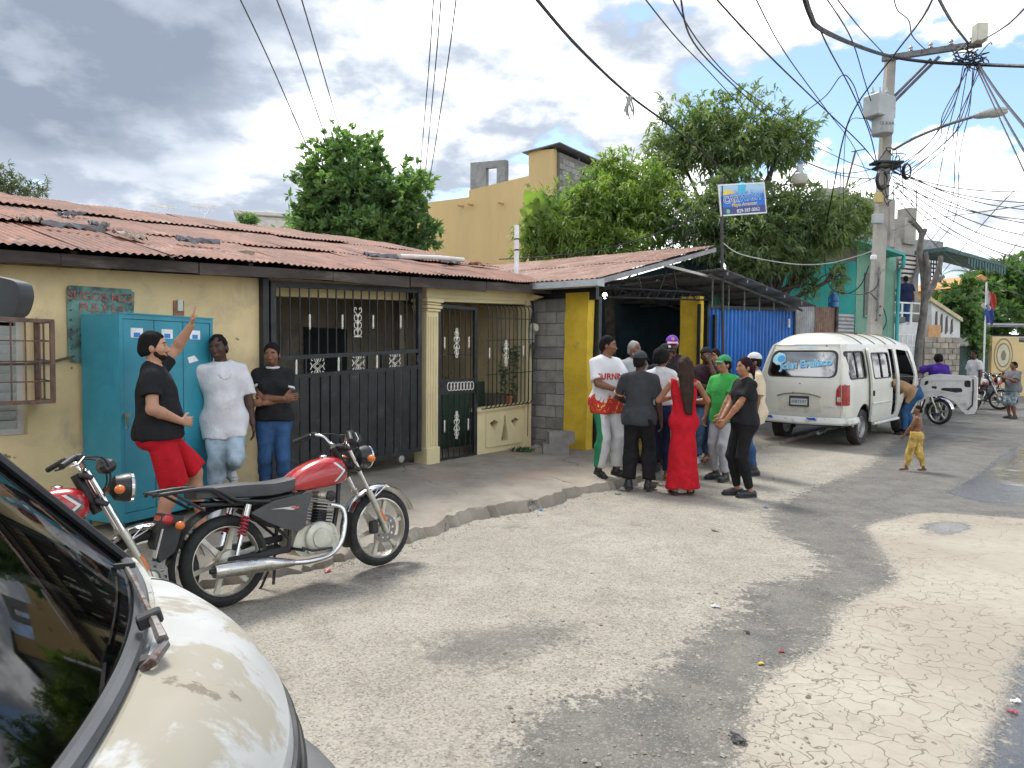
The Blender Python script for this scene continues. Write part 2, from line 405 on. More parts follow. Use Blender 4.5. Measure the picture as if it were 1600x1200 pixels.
def make_ground():
    def axis(a, b, st, far):
        v = list(np.arange(a, b, st)); s = st; x = v[-1]
        while x < far: s *= 1.28; x += s; v.append(x)
        s = st; x = v[0]; L = []
        while x > -far: s *= 1.28; x -= s; L.append(x)
        return np.array(L[::-1]+v)
    xs, ys = axis(-4.5, 13, .05, 500), axis(1.2, 21, .05, 700)
    X, Y = np.meshgrid(xs, ys, indexing='ij')
    def mask(px):
        P = [gpt(*p) for p in px]; c = np.zeros(X.shape, bool); j = len(P)-1
        for i in range(len(P)):
            xi, yi, xj, yj = P[i].x, P[i].y, P[j].x, P[j].y
            cond = (yi > Y) != (yj > Y)
            with np.errstate(divide='ignore', invalid='ignore'): xx = (xj-xi)*(Y-yi)/(yj-yi+1e-12)+xi
            c ^= cond & (X < xx); j = i
        return c.astype(np.float32)
    def blur(a, k, it=2):
        for _ in range(it):
            for ax in (0, 1):
                s = np.cumsum(np.pad(a, [(k+1, k) if i == ax else (0, 0) for i in (0, 1)], mode='edge'), axis=ax)
                n = a.shape[ax]; a = (np.take(s, range(2*k+1, 2*k+1+n), ax)-np.take(s, range(0, n), ax))/(2*k+1)
        return a
    dark = mask([(1358, 728), (1250, 770), (1200, 796), (1200, 829), (1258, 850), (1292, 883), (1267, 900), (1158, 912), (1167, 946), (1083, 992), (1000, 1075), (842, 1100), (775, 1199), (700, 1400),
                 (1150, 1400), (1158, 1200), (1183, 1150), (1167, 1117), (1192, 1083), (1217, 1042), (1292, 1020), (1308, 992), (1317, 946), (1417, 908), (1375, 850), (1354, 821), (1450, 800), (1620, 812), (1900, 810), (1900, 600), (1500, 600), (1440, 652)])
    spots = mask([(645, 1000), (700, 990), (760, 990), (850, 965), (920, 975), (900, 1005), (840, 1010), (800, 1035), (745, 1055), (660, 1030)])+.8*mask([(945, 930), (985, 915), (1020, 930), (960, 945)])+.6*mask([(590, 1050), (620, 1040), (640, 1050), (605, 1062)])
    spots += .9*mask([(440, 905), (520, 885), (640, 870), (700, 880), (600, 905), (480, 935)])*.7  # the parked motorcycle's shadow, painted dark into the road colour
    conc = mask([(1158, 1400), (1158, 1200), (1183, 1150), (1167, 1117), (1192, 1083), (1217, 1042), (1292, 1020), (1308, 992), (1317, 946), (1417, 908), (1375, 850), (1354, 821), (1450, 800), (1620, 812), (1900, 830), (1700, 960), (1602, 1000), (1578, 1040), (1572, 1100), (1542, 1130), (1522, 1180), (1528, 1210), (1500, 1400)])
    conc += mask([(1545, 735), (1620, 690), (1900, 690), (1900, 765), (1620, 768), (1560, 752)])
    gutter = mask([(1602, 1000), (1578, 1040), (1572, 1100), (1542, 1130), (1522, 1180), (1528, 1210), (1500, 1400), (2200, 1400), (2200, 900), (1700, 960)])
    wet = mask([(1495, 760), (1530, 738), (1560, 715), (1600, 692), (1640, 690), (1640, 782), (1560, 788), (1500, 776), (1470, 766)])+mask([(1430, 822), (1480, 812), (1530, 818), (1510, 834), (1462, 842)])+.9*gutter
    wet += .75*mask([(1240, 925), (1320, 905), (1330, 930), (1270, 945), (1210, 985), (1225, 950)])
    wide = blur(conc, 14); R, G_, B_ = blur(np.clip(dark+gutter, 0, 1), 3), blur(np.clip(conc, 0, 1), 3), blur(np.clip(wet, 0, 1), 3)
    sp = blur(np.clip(spots, 0, 1), 3)
    Z = np.vectorize(ground_z)(X, Y)
    kd = np.full(X.shape, -9.0); sel = (X > -6) & (X < 14) & (Y > 1) & (Y < 20); kd[sel] = np.vectorize(kerb_d)(X[sel], Y[sel])
    dip = np.where(kd > -1.6, np.clip((kd+1.6)/1.6, 0, 1)**2*.055, 0)*np.clip((10.5-Y)/2.5, 0, 1)
    Z -= dip; Z += (G_-.5)*.012-.022*blur(gutter, 2)-.006*R
    Z = np.where(kd > .15, Z-.12, Z)
    rs = np.random.RandomState(3); Z += blur(rs.rand(*X.shape).astype(np.float32)-.5, 4, 3)*.05+blur(rs.rand(*X.shape).astype(np.float32)-.5, 1, 1)*.008
    nx, ny = X.shape; V = np.stack([X, Y, Z], -1).reshape(-1, 3)
    I = np.arange(nx*ny).reshape(nx, ny); F = np.stack([I[:-1, :-1], I[1:, :-1], I[1:, 1:], I[:-1, 1:]], -1).reshape(-1, 4)
    me = bpy.data.meshes.new('road'); me.vertices.add(len(V)); me.vertices.foreach_set('co', V.ravel().astype(np.float32))
    me.loops.add(F.size); me.loops.foreach_set('vertex_index', F.ravel().astype(np.int32)); me.polygons.add(len(F))
    me.polygons.foreach_set('loop_start', np.arange(0, F.size, 4, dtype=np.int32)); me.update(calc_edges=True)
    me.polygons.foreach_set('use_smooth', [True]*len(F))
    for nm, a in (('dark', R), ('conc', G_), ('wet', B_), ('wide', wide), ('spot', sp)):
        at = me.attributes.new(nm, 'FLOAT', 'POINT'); at.data.foreach_set('value', a.ravel().astype(np.float32))
    o = bpy.data.objects.new('road', me); link(o); tag(o, 'worn light grey street surface with dark asphalt patches and cracked concrete', None, None, 'structure')
    m, nt, N, L, b = nodes('road'); g = N.new('ShaderNodeNewGeometry'); P = g.outputs['Position']
    def at(n): a = N.new('ShaderNodeAttribute'); a.attribute_name = n; return a.outputs['Fac']
    fn = nz(nt, P, 9, 6, .7); fn2 = nz(nt, P, 34, 3, .7, off=(4, 4, 0)); lo = nz(nt, P, .9, 3, .6); mid = nz(nt, P, 3.2, 5, .68, 0, (7, 1, 0))
    def edge(v, amt=.9, w=.08): return rmp(nt, mth(nt, 'ADD', v, mth(nt, 'MULTIPLY', mth(nt, 'SUBTRACT', mth(nt, 'ADD', mth(nt, 'MULTIPLY', fn, .55), mth(nt, 'MULTIPLY', fn2, .45)), .5), amt)), .5-w, .5+w)
    dk, cc, wt = edge(at('dark'), 3.6, .15), edge(at('conc'), 2.2, .06), edge(at('wet'), 1.2, .1)
    vor = N.new('ShaderNodeTexVoronoi'); L.new(P, vor.inputs['Vector']); vor.inputs['Scale'].default_value = 95; peb = vor.outputs['Color']; pd = vor.outputs['Distance']
    ps = N.new('ShaderNodeSeparateColor'); L.new(peb, ps.inputs[0])
    base = mxc(nt, rmp(nt, lo, .3, .7), (.245, .215, .165), (.335, .30, .24))
    base = mxc(nt, rmp(nt, mid, .42, .68), base, (.20, .178, .14))
    base = mxc(nt, mth(nt, 'MULTIPLY', ps.outputs[0], .55), base, (.46, .44, .39)); base = mxc(nt, rmp(nt, ps.outputs[1], .72, .95, 0, .75), base, (.15, .14, .12))
    asp = mxc(nt, rmp(nt, mid, .3, .7), (.085, .08, .07), (.155, .145, .125)); asp = mxc(nt, rmp(nt, ps.outputs[0], .6, 1, 0, .32), asp, (.34, .32, .28))
    con = mxc(nt, rmp(nt, lo, .3, .7), (.31, .275, .22), (.39, .355, .29)); con = mxc(nt, rmp(nt, fn, .45, .75), con, (.31, .275, .215)); con = mxc(nt, rmp(nt, nz(nt, P, 2.1, 5, .7, 0, (5, 9, 0)), .56, .74, 0, .6), con, (.26, .235, .185))
    sp_ = edge(at('spot'), 2.6, .35); base = mxc(nt, mth(nt, 'MULTIPLY', sp_, .85), base, asp)
    oil = rmp(nt, nz(nt, P, 1.4, 5, .72, 0, (11, 4, 0)), .60, .72, 0, .55); base = mxc(nt, oil, base, (.12, .11, .095))
    flake = rmp(nt, nz(nt, P, 5.5, 4, .75, 0, (2, 8, 0)), .66, .70)
    dk2 = mth(nt, 'MULTIPLY', dk, mth(nt, 'SUBTRACT', 1.0, mth(nt, 'MULTIPLY', flake, .7)))
    c = mxc(nt, dk2, base, asp); c = mxc(nt, cc, c, con)
    # crack network of the concrete: cells small beside the asphalt, larger inward
    wv = N.new('ShaderNodeVectorMath'); wv.operation = 'ADD'; L.new(P, wv.inputs[0])
    nn = N.new('ShaderNodeTexNoise'); L.new(P, nn.inputs['Vector']); nn.inputs['Scale'].default_value = 4; nn.inputs['Detail'].default_value = 3
    sc = N.new('ShaderNodeVectorMath'); sc.operation = 'SCALE'; L.new(nn.outputs['Color'], sc.inputs[0]); sc.inputs['Scale'].default_value = .42; L.new(sc.outputs[0], wv.inputs[1])
    def crack(scale, w):
        v = N.new('ShaderNodeTexVoronoi'); v.feature = 'DISTANCE_TO_EDGE'; L.new(wv.outputs[0], v.inputs['Vector']); v.inputs['Scale'].default_value = scale; v.voronoi_dimensions = '2D'
        return rmp(nt, v.outputs['Distance'], w*.35, w, 1, 0)
    wd = at('wide')
    k1 = mth(nt, 'MULTIPLY', crack(8.0, .028), rmp(nt, mth(nt, 'ADD', wd, mth(nt, 'MULTIPLY', mth(nt, 'SUBTRACT', mid, .5), 1.6)), .62, .80, 1, 0))
    k2 = mth(nt, 'MULTIPLY', crack(2.3, .0085), rmp(nt, nz(nt, P, 1.1, 3, .5, off=(1, 2, 0)), .44, .56))
    kk = mth(nt, 'MULTIPLY', mth(nt, 'MULTIPLY', mth(nt, 'MAXIMUM', k1, k2), rmp(nt, fn, .36, .52, .25, 1)), cc)
    c = mxc(nt, mth(nt, 'MULTIPLY', kk, .8), c, (.13, .11, .08))
    c = mxc(nt, mth(nt, 'MULTIPLY', wt, .62), c, (.055, .055, .055)); L.new(c, b.inputs['Base Color'])
    ro = mth(nt, 'SUBTRACT', .93, mth(nt, 'MULTIPLY', wt, .78)); ro = mth(nt, 'SUBTRACT', ro, mth(nt, 'MULTIPLY', dk, .18), True); L.new(ro, b.inputs['Roughness'])
    gr = mth(nt, 'MULTIPLY', mth(nt, 'SUBTRACT', 1.0, pd), mth(nt, 'SUBTRACT', 1.0, mth(nt, 'MULTIPLY', cc, .75)))
    h = mth(nt, 'ADD', mth(nt, 'MULTIPLY', gr, .55), mth(nt, 'MULTIPLY', fn, .8)); h = mth(nt, 'SUBTRACT', h, mth(nt, 'MULTIPLY', kk, .35))
    h = mth(nt, 'MULTIPLY', h, mth(nt, 'SUBTRACT', 1.0, mth(nt, 'MULTIPLY', wt, .8)))
    bump(nt, b, h, .75, .012); me.materials.append(m)
    return o
ROAD = make_ground()
_bv = None
def road_z(x, y):                             # the road's own height
    global _bv
    if _bv is None: _bv = BVHTree.FromPolygons([v.co[:] for v in ROAD.data.vertices], [p.vertices[:] for p in ROAD.data.polygons])
    h = _bv.ray_cast(Vector((x, y, 5)), Vector((0, 0, -1)))
    return h[0].z if h[0] else 0.0

def make_sidewalk():
    # dense resample of the kerb with a broken edge
    P = []
    for i in range(len(_kerb)-1):
        a, b = _kerb[i], _kerb[i+1]; n = max(2, int((b-a).length/.05))
        for k in range(n): t = k/n; P.append((a.lerp(b, t), KERB_H[i]*(1-t)+KERB_H[i+1]*t))
    r = random.Random(5); mb = MB(); rows = []; w = 0.0
    walk = [r.uniform(-1, 1) for _ in range(len(P)+40)]
    def sm(i, k): return sum(walk[i:i+k])/k
    crossf = [0, .012, .05, .12, .25, .45, .7, 1.0, 1.4, 1.9, 2.5, 3.2, 4.2, 6, 9, 14]
    for i, (p, h) in enumerate(P):
        j = sm(i, 5)*.05+sm(i, 9)*.08+sm(i, 25)*.14+walk[i]*.02; row = []
        z0 = ground_z(p.x, p.y)
        for c in crossf:
            q = p+HF.n*(c+j*max(0, 1-c/.6))-HF.n*.0
            k = smooth01(0, 1.1, c); z = z0+h*(1-k)+(.12 if p.x < 3.5 else .07)*k
            if c == 0: z -= .02+.02*abs(walk[i])
            if p.x < -1.3: z = z0+h*(1-k)+(.05+.07*smooth01(-2.6, -1.0, p.x))*k
            z += r.uniform(-.004, .004) if c < 3 else 0
            if c < .3: z -= abs(sm(i, 7))*.10*(1-c/.3)
            row.append((q.x, q.y, z))
        e = row[0]; rows.append([(e[0]+HF.n.x*(-.03)+sm(i, 5)*.02, e[1]+HF.n.y*(-.03)+sm(i, 4)*.02, e[2]-h*.55), (e[0]-HF.n.x*.07, e[1]-HF.n.y*.07, z0-.16)][::-1]+row)
    nc = len(rows[0]); vs = [v for r_ in rows for v in r_]
    fs = [(i*nc+j, (i+1)*nc+j, (i+1)*nc+j+1, i*nc+j+1) for i in range(len(rows)-1) for j in range(nc-1)]
    mb.add(vs, fs)
    m, nt, N, L, b = nodes('sidewalk'); g = N.new('ShaderNodeNewGeometry'); Pn = g.outputs['Position']
    c = mxc(nt, rmp(nt, nz(nt, Pn, 1.3, 5, .65), .35, .65), (.22, .195, .157), (.32, .285, .235))
    c = mxc(nt, rmp(nt, nz(nt, Pn, 3.1, 6, .7, 0, (4, 1, 0)), .55, .72), c, (.20, .18, .15))
    c = mxc(nt, rmp(nt, nz(nt, Pn, .8, 3, .6, 0, (9, 3, 0)), .56, .70, 0, .45), c, (.40, .25, .19))
    c = mxc(nt, rmp(nt, nz(nt, Pn, 26, 5, .7), .58, .75, 0, .5), c, (.52, .49, .44))
    v = N.new('ShaderNodeTexVoronoi'); v.feature = 'DISTANCE_TO_EDGE'; v.voronoi_dimensions = '2D'; v.inputs['Scale'].default_value = .75
    wv = N.new('ShaderNodeVectorMath'); wv.operation = 'ADD'; L.new(Pn, wv.inputs[0]); nn = N.new('ShaderNodeTexNoise'); L.new(Pn, nn.inputs['Vector']); nn.inputs['Scale'].default_value = 2.2; nn.inputs['Detail'].default_value = 4
    sc = N.new('ShaderNodeVectorMath'); sc.operation = 'SCALE'; L.new(nn.outputs['Color'], sc.inputs[0]); sc.inputs['Scale'].default_value = .5; L.new(sc.outputs[0], wv.inputs[1]); L.new(wv.outputs[0], v.inputs['Vector'])
    k = mth(nt, 'MULTIPLY', rmp(nt, v.outputs['Distance'], .002, .009, 1, 0), rmp(nt, nz(nt, Pn, 1.7, 2, .5, off=(3, 3, 3)), .5, .6)); c = mxc(nt, mth(nt, 'MULTIPLY', k, .8), c, (.07, .06, .05)); L.new(c, b.inputs['Base Color'])
    b.inputs['Roughness'].default_value = .92
    h = mth(nt, 'SUBTRACT', nz(nt, Pn, 22, 4, .7), mth(nt, 'MULTIPLY', k, .8)); bump(nt, b, h, .6, .012)
    o = mb.build('sidewalk', m, smooth=50); tag(o, 'cracked grey concrete sidewalk with broken kerb edge along the house fronts', None, None, 'structure'); return o
make_sidewalk()
# ================================================================== the yellow house
def sheet_mat(name, a, b, rust, amt=(.5, .62), rough=.75, metal=0.0):
    m, nt, N, L, bs = nodes(name); tc = N.new('ShaderNodeTexCoord'); co = tc.outputs['Object']
    oi = N.new('ShaderNodeObjectInfo'); g = N.new('ShaderNodeNewGeometry'); P = g.outputs['Position']
    c = mxc(nt, oi.outputs['Random'], a, b)
    c = mxc(nt, rmp(nt, nz(nt, P, 2.2, 5, .65), .38, .66, 0, .8), c, tuple(x*.62 for x in a))
    c = mxc(nt, rmp(nt, nz(nt, P, 5, 6, .7, 0, (3, 3, 1)), amt[0], amt[1]), c, rust)
    c = mxc(nt, rmp(nt, nz(nt, P, 1.7, 5, .7, 0, (1, 8, 1)), .60, .68, 0, .4), c, (.44, .38, .33))
    L.new(c, bs.inputs['Base Color']); bs.inputs['Roughness'].default_value = rough; bs.inputs['Metallic'].default_value = metal
    bump(nt, bs, nz(nt, P, 30, 3, .6), .2, .004); MATS[name] = m; return m
def corrugated(w, l, period=.076, amp=.009, seg=6, rows=2, bend=0.0, seed=0):   # local: x across the waves, y along, z up
    r = random.Random(seed); n = max(2, int(w/period*seg)); off = [[r.uniform(-.006, .006) for _ in range(rows+1)] for _ in range(5)]
    def f(u, v):
        x = u*w; a = u*4; i = min(3, int(a)); k = a-i; j = min(rows, int(round(v*rows)))
        return (x, v*l+(off[i][0]*(1-k)+off[i+1][0]*k)*2, amp*sin(2*pi*x/period)+bend*(2*v-1)**2+(off[i][j]*(1-k)+off[i+1][j]*k))
    return MB().grid(f, n, rows)
def scroll(kind):                             # cast white ornaments welded onto the bars, in the plane x-z, centred on 0
    mb = MB()
    def curl(pts, r=.006):
        for sx in (-1, 1):
            for sz in ((-1, 1) if kind != 'vase' else (1,)): mb.tube([(sx*x, 0, sz*z) for x, z in pts], [r*1.1]+[r]*(len(pts)-2)+[r*1.5], 5)
    def sp(p): return [(q.x, q.y) for q in spline([Vector((a, b)) for a, b in p], 3)]
    if kind == 'tall':
        curl(sp([(.004, 0), (.05, .03), (.058, .07), (.03, .085), (.028, .06)])); curl(sp([(.004, .03), (.02, .1), (.045, .13), (.02, .16), (.012, .135)])); curl(sp([(.004, .1), (.01, .15), (.024, .19), (.006, .205)]))
        mb.tube([(0, 0, -.2), (0, 0, .2)], .007, 5)
    elif kind == 'square':
        for d in (.045, .075): mb.tube([(d, 0, 0), (0, 0, d*.7), (-d, 0, 0), (0, 0, -d*.7)], .007, 5, closed=True)
        curl(sp([(.03, .05), (.05, .09), (.08, .1), (.09, .07), (.07, .065)])); curl(sp([(.0, .05), (.012, .08), (.035, .115), (.05, .1)])); curl(sp([(.075, 0), (.09, .02), (.1, .04)]))
    elif kind == 'vase':
        for z0 in (0, .09, .18): curl(sp([(.0, -.17+z0), (.05, -.16+z0), (.055, -.11+z0), (.02, -.09+z0), (.012, -.12+z0)]))
        curl(sp([(.01, .06), (.03, .11), (.06, .13), (.05, .175), (.025, .17), (.03, .15)])); mb.tube([(-.06, 0, -.185), (.06, 0, -.185)], .008, 5)
        mb.tube([(0, 0, -.18), (0, 0, .1)], .008, 5)
    elif kind == 'spindle':
        mb.lathe([(.003, -.09), (.011, -.085), (.011, -.06), (.015, -.05), (.011, -.035), (.013, -.02), (.009, 0), (.013, .02), (.011, .035), (.015, .05), (.011, .06), (.011, .085), (.003, .09)], 7)
    return mb

def make_house():
    yel = pm('yellow_plaster', (.70, .56, .31), .9, var=.10, scale=1.6, bmp=.45, bscale=14, bdist=.015, dirt=(.52, .42, .26), dirt_at=(.50, .70), dscale=1.7, dirt2=(.22, .18, .13), dirt2_at=(.655, .70), d2scale=5.5, world=True)
    cream = pm('cream_plaster', (.66, .57, .34), .85, var=.08, scale=2, bmp=.25, bscale=25, bdist=.006, dirt=(.46, .40, .27), dirt_at=(.56, .8), dscale=2.2, dirt2=(.25, .21, .16), dirt2_at=(.70, .75), d2scale=9, world=True)
    blk = pm('gate_black_paint', (.020, .023, .025), .45, var=.3, scale=6, bmp=.1, dirt=(.06, .06, .058), dirt_at=(.55, .75), dscale=6, spec=.4)
    wht = pm('ornament_white', (.70, .68, .60), .6, var=.15, scale=30, bmp=.1)
    wood = pm('old_timber', (.055, .045, .04), .9, var=.4, scale=3, bmp=.4, bscale=40, stretch=(.2, 1, 1), dirt=(.16, .13, .11), dirt_at=(.5, .75), dscale=4)
    inner = pm('porch_plaster', (.30, .26, .20), .9, var=.2, scale=2, dirt=(.16, .14, .12), dirt_at=(.5, .75), dscale=2)
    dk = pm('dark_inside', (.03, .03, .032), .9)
    roofm = sheet_mat('rust_red_sheet', (.20, .078, .048), (.29, .12, .076), (.115, .058, .04), (.50, .62))
    root = thing('house', 'single-storey yellow house with rusty red corrugated roof and black gates', 'house', (HP.x, HP.y, 0), HANG)
    hs = HF.px
    def ztop(s): return 2.60+.045*s           # plaster top under the eave
    sL, s1, s2, s3, s4, s5 = -7.4, -2.66, -.08, .16, 1.09, 2.48
    # wall left of the gate with a window opening behind the grille
    def wallfn(u, v, w): return (u, w, v)
    w0, wz0 = hs(-95, 628); w1, wz1 = hs(40, 505); wz0, wz1 = .95+.0, 1.95
    MB().sheet([(sL, -.1), (s1, -.1), (s1, ztop(s1)), (sL, ztop(sL))], [[(w0, wz0), (w1, wz0), (w1, wz1), (w0, wz1)]], wallfn, .16).build('wall', yel, root)
    # louvred window set in the opening
    win = MB().sheet([(w0, wz0), (w1, wz0), (w1, wz1), (w0, wz1)], [[(w0+.05, wz0+.05), (w1-.05, wz0+.05), (w1-.05, wz1-.05), (w0+.05, wz1-.05)]], lambda u, v, w: (u, .07+w, v), .05).build('window', pm('window_frame', (.5, .5, .47), .5), root)
    gl = pm('louvre_glass', (.50, .54, .52), .25, var=.1, bmp=0)
    z = wz0+.08
    while z < wz1-.06: MB().box(((w0+w1)/2, .1, z), (w1-w0-.1, .008, .085), Matrix.Rotation(.5, 3, 'X')).build('louvre', gl, win); z += .08
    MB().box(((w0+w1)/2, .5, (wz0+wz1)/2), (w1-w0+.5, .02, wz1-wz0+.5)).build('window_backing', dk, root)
    # projecting window grille
    rust = pm('rusty_iron', (.13, .085, .07), .85, var=.3, scale=12, bmp=.3, dirt=(.22, .11, .07), dirt_at=(.5, .7), dscale=9)
    g1 = hs(82, 560, -.34)[0]; g0 = w0-.1; gz0 = hs(82, 627, -.34)[1]; gz1 = hs(82, 502, -.34)[1]
    gr = thing('window_grille', 'rusty projecting window grille on the yellow wall by the wing mirror', 'grille', (HP.x, HP.y, 0), HANG)
    fr = MB()
    for zz in (gz0, gz1): fr.box(((g0+g1)/2, -.34, zz), (g1-g0+.03, .032, .032), ch=.003); fr.box((g1, -.17, zz), (.03, .31, .03), ch=.003); fr.box((g0, -.17, zz), (.03, .31, .03), ch=.003)
    fr.box((g1, -.34, (gz0+gz1)/2), (.034, .03, gz1-gz0), ch=.003); fr.box((g0, -.34, (gz0+gz1)/2), (.03, .03, gz1-gz0)); fr.box((g1, -.02, (gz0+gz1)/2), (.03, .03, gz1-gz0)); fr.build('frame', rust, gr)
    for k in range(7): s = g0+(g1-g0)*(k+.7)/7.6; MB().tube([(s, -.34, gz0), (s, -.34, gz1)], .007, 5).build('bar', rust, gr)
    for k in range(1, 4): zz = gz0+(gz1-gz0)*k/4; MB().tube([(g0, -.332, zz), (g1, -.332, zz), (g1, -.02, zz+.015)], .006, 5).build('bar', rust, gr)
    MB().tube([(g1, -.17, gz0), (g1, -.17, gz1)], .008, 5).build('bar', rust, gr)
    MB().box(((g0+g1)/2, -.18, gz0-.006), (g1-g0, .3, .006)).build('tray', rust, gr)
    for k in range(3): MB().ell((g1-.42-.13*k, -.16, gz0+.03), (.05, .04, .03), nu=8, nv=5).build('flower_cluster', pm('red_flowers', (.35, .05, .04), .8), gr)
    # header over the gate, jamb and entry beam
    zt2 = hs(662, 450)[1]; zt1 = hs(418, 437)[1]
    MB().prism([(s1, zt1+.02), (s2, zt2+.02), (s2, ztop(s2)), (s1, ztop(s1))], wallfn, 0, .16).build('gate_lintel', cream, root)
    MB().prism([(s1+.05, zt1-.16), (s2, zt2-.16), (s2, zt2+.01), (s1+.05, zt1+.01)], wallfn, .30, .42).build('inner_beam', cream, root)
    # fluted pier
    pier = MB(); pt = zt2+.03
    pier.box(((s2+s3)/2, .06, pt/2), (s3-s2, .22, pt)); p = pier.build('pier', cream, root)
    fl = MB()
    for k in range(4): fl.box((s2+.04+(s3-s2-.08)*k/3, -.057, 1.25), (.028, .016, 1.9), ch=.007)
    fl.build('fluting', cream, p)
    cap = MB(); zc = hs(668, 478)[1]
    for k, (w, h) in enumerate(((.02, .03), (.045, .04), (.025, .03), (.06, .05))): cap.box(((s2+s3)/2, .05, zc-.06+.045*k), (s3-s2+w*1.6, .24+w*1.4, h), ch=.006)
    cap.build('capital', cream, p); MB().box(((s2+s3)/2, .045, .22), (s3-s2+.03, .26, .26), ch=.01).build('plinth', cream, p)
    # entablature over the door and the bay
    zd = hs(700, 473)[1]; zd2 = hs(815, 474)[1]
    en = MB()
    for k, (z0, z1, t) in enumerate(((0, .05, .0), (.05, .09, -.03), (.09, .16, -.012), (.16, .20, -.05))):
        en.prism([(s3-.05, zd+z0), (s5+.06, zd2+z0), (s5+.06, zd2+z1), (s3-.05, zd+z1)], wallfn, t, .2)
    en.build('entablature', cream, root)
    MB().prism([(s2+.001, zd+.2), (s5+.04, zd2+.2), (s5+.04, ztop(s5)+.02), (s2+.001, ztop(s2))], wallfn, .012, .18).build('upper_wall', cream, root)
    MB().box((s5-.06, .06, (zd2+.05)/2+.0), (.16, .2, zd2+.05)).build('end_pier', cream, root)
    # low wall of the bay with three cut-outs
    za = hs(760, 640)[1]; zb = hs(815, 632)[1]; sl, sr = s4+.02, s5-.14
    W = sr-sl; cx = sl+W*.55; zm = .50
    holes = [[(cx-.02, zm+.19), (cx+.02, zm+.19), (cx+.035, zm+.05), (cx+.10, zm-.22), (cx-.10, zm-.22), (cx-.035, zm+.05)],
             [(cx-.28, zm-.05), (cx-.17, zm+.09), (cx-.28, zm+.14), (cx-.39, zm+.09)], [(cx+.28, zm-.05), (cx+.39, zm+.09), (cx+.28, zm+.14), (cx+.17, zm+.09)]]
    lw = MB().sheet([(sl, 0), (sr, 0), (sr, zb-.03), (sl, za-.03)], holes, wallfn, .1).build('low_wall', cream, root)
    fl = MB(); fl.sheet(rrect(cx-.48, zm-.29, cx+.48, zm+.25, .02, 2), holes, lambda u, v, w: (u, w, v), .022); fl.v = [(x, y-.0225, z) for x, y, z in fl.v]; fl.build('relief_panel', cream, lw)
    MB().prism([(sl-.02, za-.03), (sr+.16, zb-.03), (sr+.16, zb+.03), (sl-.02, za+.03)], wallfn, -.03, .14).build('sill', cream, root)
    MB().box(((sl+sr)/2, .9, .6), (1.6, .02, 1.2)).build('porch_screen', pm('porch_green', (.05, .09, .06), .9), root)
    # porch interior
    MB().box((-.2, 2.4, 1.4), (6.0, .1, 2.8)).build('porch_back_wall', inner, root)
    for s in (s1+.0, s5-.02): MB().box((s, 1.3, 1.4), (.1, 2.2, 2.8)).build('porch_side_wall', inner, root)
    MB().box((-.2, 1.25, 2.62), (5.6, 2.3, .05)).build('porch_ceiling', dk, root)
    for s in (-1.75, .1): MB().box((s, 2.335, 1.05), (.85, .03, 2.05)).build('dark_doorway', dk, root)  # dark slabs standing in for the shade of open doorways
    MB().box((.62, 1.2, 1.3), (.1, .1, 2.5)).build('porch_post', inner, root)
    # ---------------- sliding gate
    gate = thing('sliding_gate', 'wide black sliding gate with white ornaments behind the crossed-arm woman', 'gate', (HP.x, HP.y, 0), HANG); T = -.05
    def line(a, b):
        (u0, v0), (u1, v1) = hs(*a, T), hs(*b, T); return lambda s: v0+(v1-v0)*(s-u0)/(u1-u0)
    A, B1, B2, C = line((418, 443), (660, 454)), line((429, 560), (657, 548)), line((451, 589), (657, 573)), line((573, 720), (661, 700))
    gx0, gx1 = hs(421, 500, T)[0], hs(657, 500, T)[0]
    fb = MB()
    def rail(f, h, d=.05): fb.prism([(gx0, f(gx0)-h/2), (gx1, f(gx1)-h/2), (gx1, f(gx1)+h/2), (gx0, f(gx0)+h/2)], wallfn, T-d/2, T+d/2)
    rail(A, .07); rail(B1, .05); rail(B2, .05); rail(C, .06)
    for s in (gx0+.035, gx1-.035): fb.box((s, T, (A(s)+C(s))/2), (.07, .062, A(s)-C(s)+.06), ch=.004)
    fb.build('frame', blk, gate)
    nb = 17
    for k in range(nb): s = gx0+.07+(gx1-gx0-.14)*(k+.5)/nb; MB().box((s, T, (A(s)+B1(s))/2), (.013, .013, A(s)-B1(s))).build('bar', blk, gate)
    for k, fr_ in enumerate((.2, .305, .415, .50, .60, .70, .81, .90)): s = gx0+(gx1-gx0)*fr_; MB().box((s, T, (B1(s)+B2(s))/2), (.02, .03, B1(s)-B2(s))).build('divider', blk, gate)
    n = 15
    for k in range(n):
        s = gx0+.075+(gx1-gx0-.15)*(k+.5)/n; w = .118 if k % 2 == 0 else .132; ww = w
        MB().prism([(s-ww/2, C(s)), (s+ww/2, C(s)), (s+ww/2, B2(s)-.02), (s-ww/2, B2(s)-.02)], wallfn, T-.018+rnd.uniform(-.003, .003), T-.006).build('board', blk, gate)
    orn = {k: scroll(k).mesh('ornament') for k in ('tall', 'square', 'vase', 'spindle')}
    for me in orn.values(): me.materials.append(wht); me.polygons.foreach_set('use_smooth', [True]*len(me.polygons))
    def put(kind, s, z, par, t=T-.012, sc=1.0, name='ornament'):
        o = bpy.data.objects.new(name, orn[kind]); link(o, par); o.location = (s, t, z); o.scale = (sc, 1, sc)
    def at(px, py, t=T): return hs(px, py, t)
    put('vase', *at(558, 503), gate)
    for px, py in ((483, 503), (534, 503), (582, 503), (625, 503)): put('spindle', *at(px, py), gate)
    for px, py in ((495, 572), (559, 567), (616, 564)): put('square', *at(px, py), gate)
    for px, py in ((462, 575), (528, 570), (588, 566)): put('spindle', *at(px, py), gate, sc=1.1)
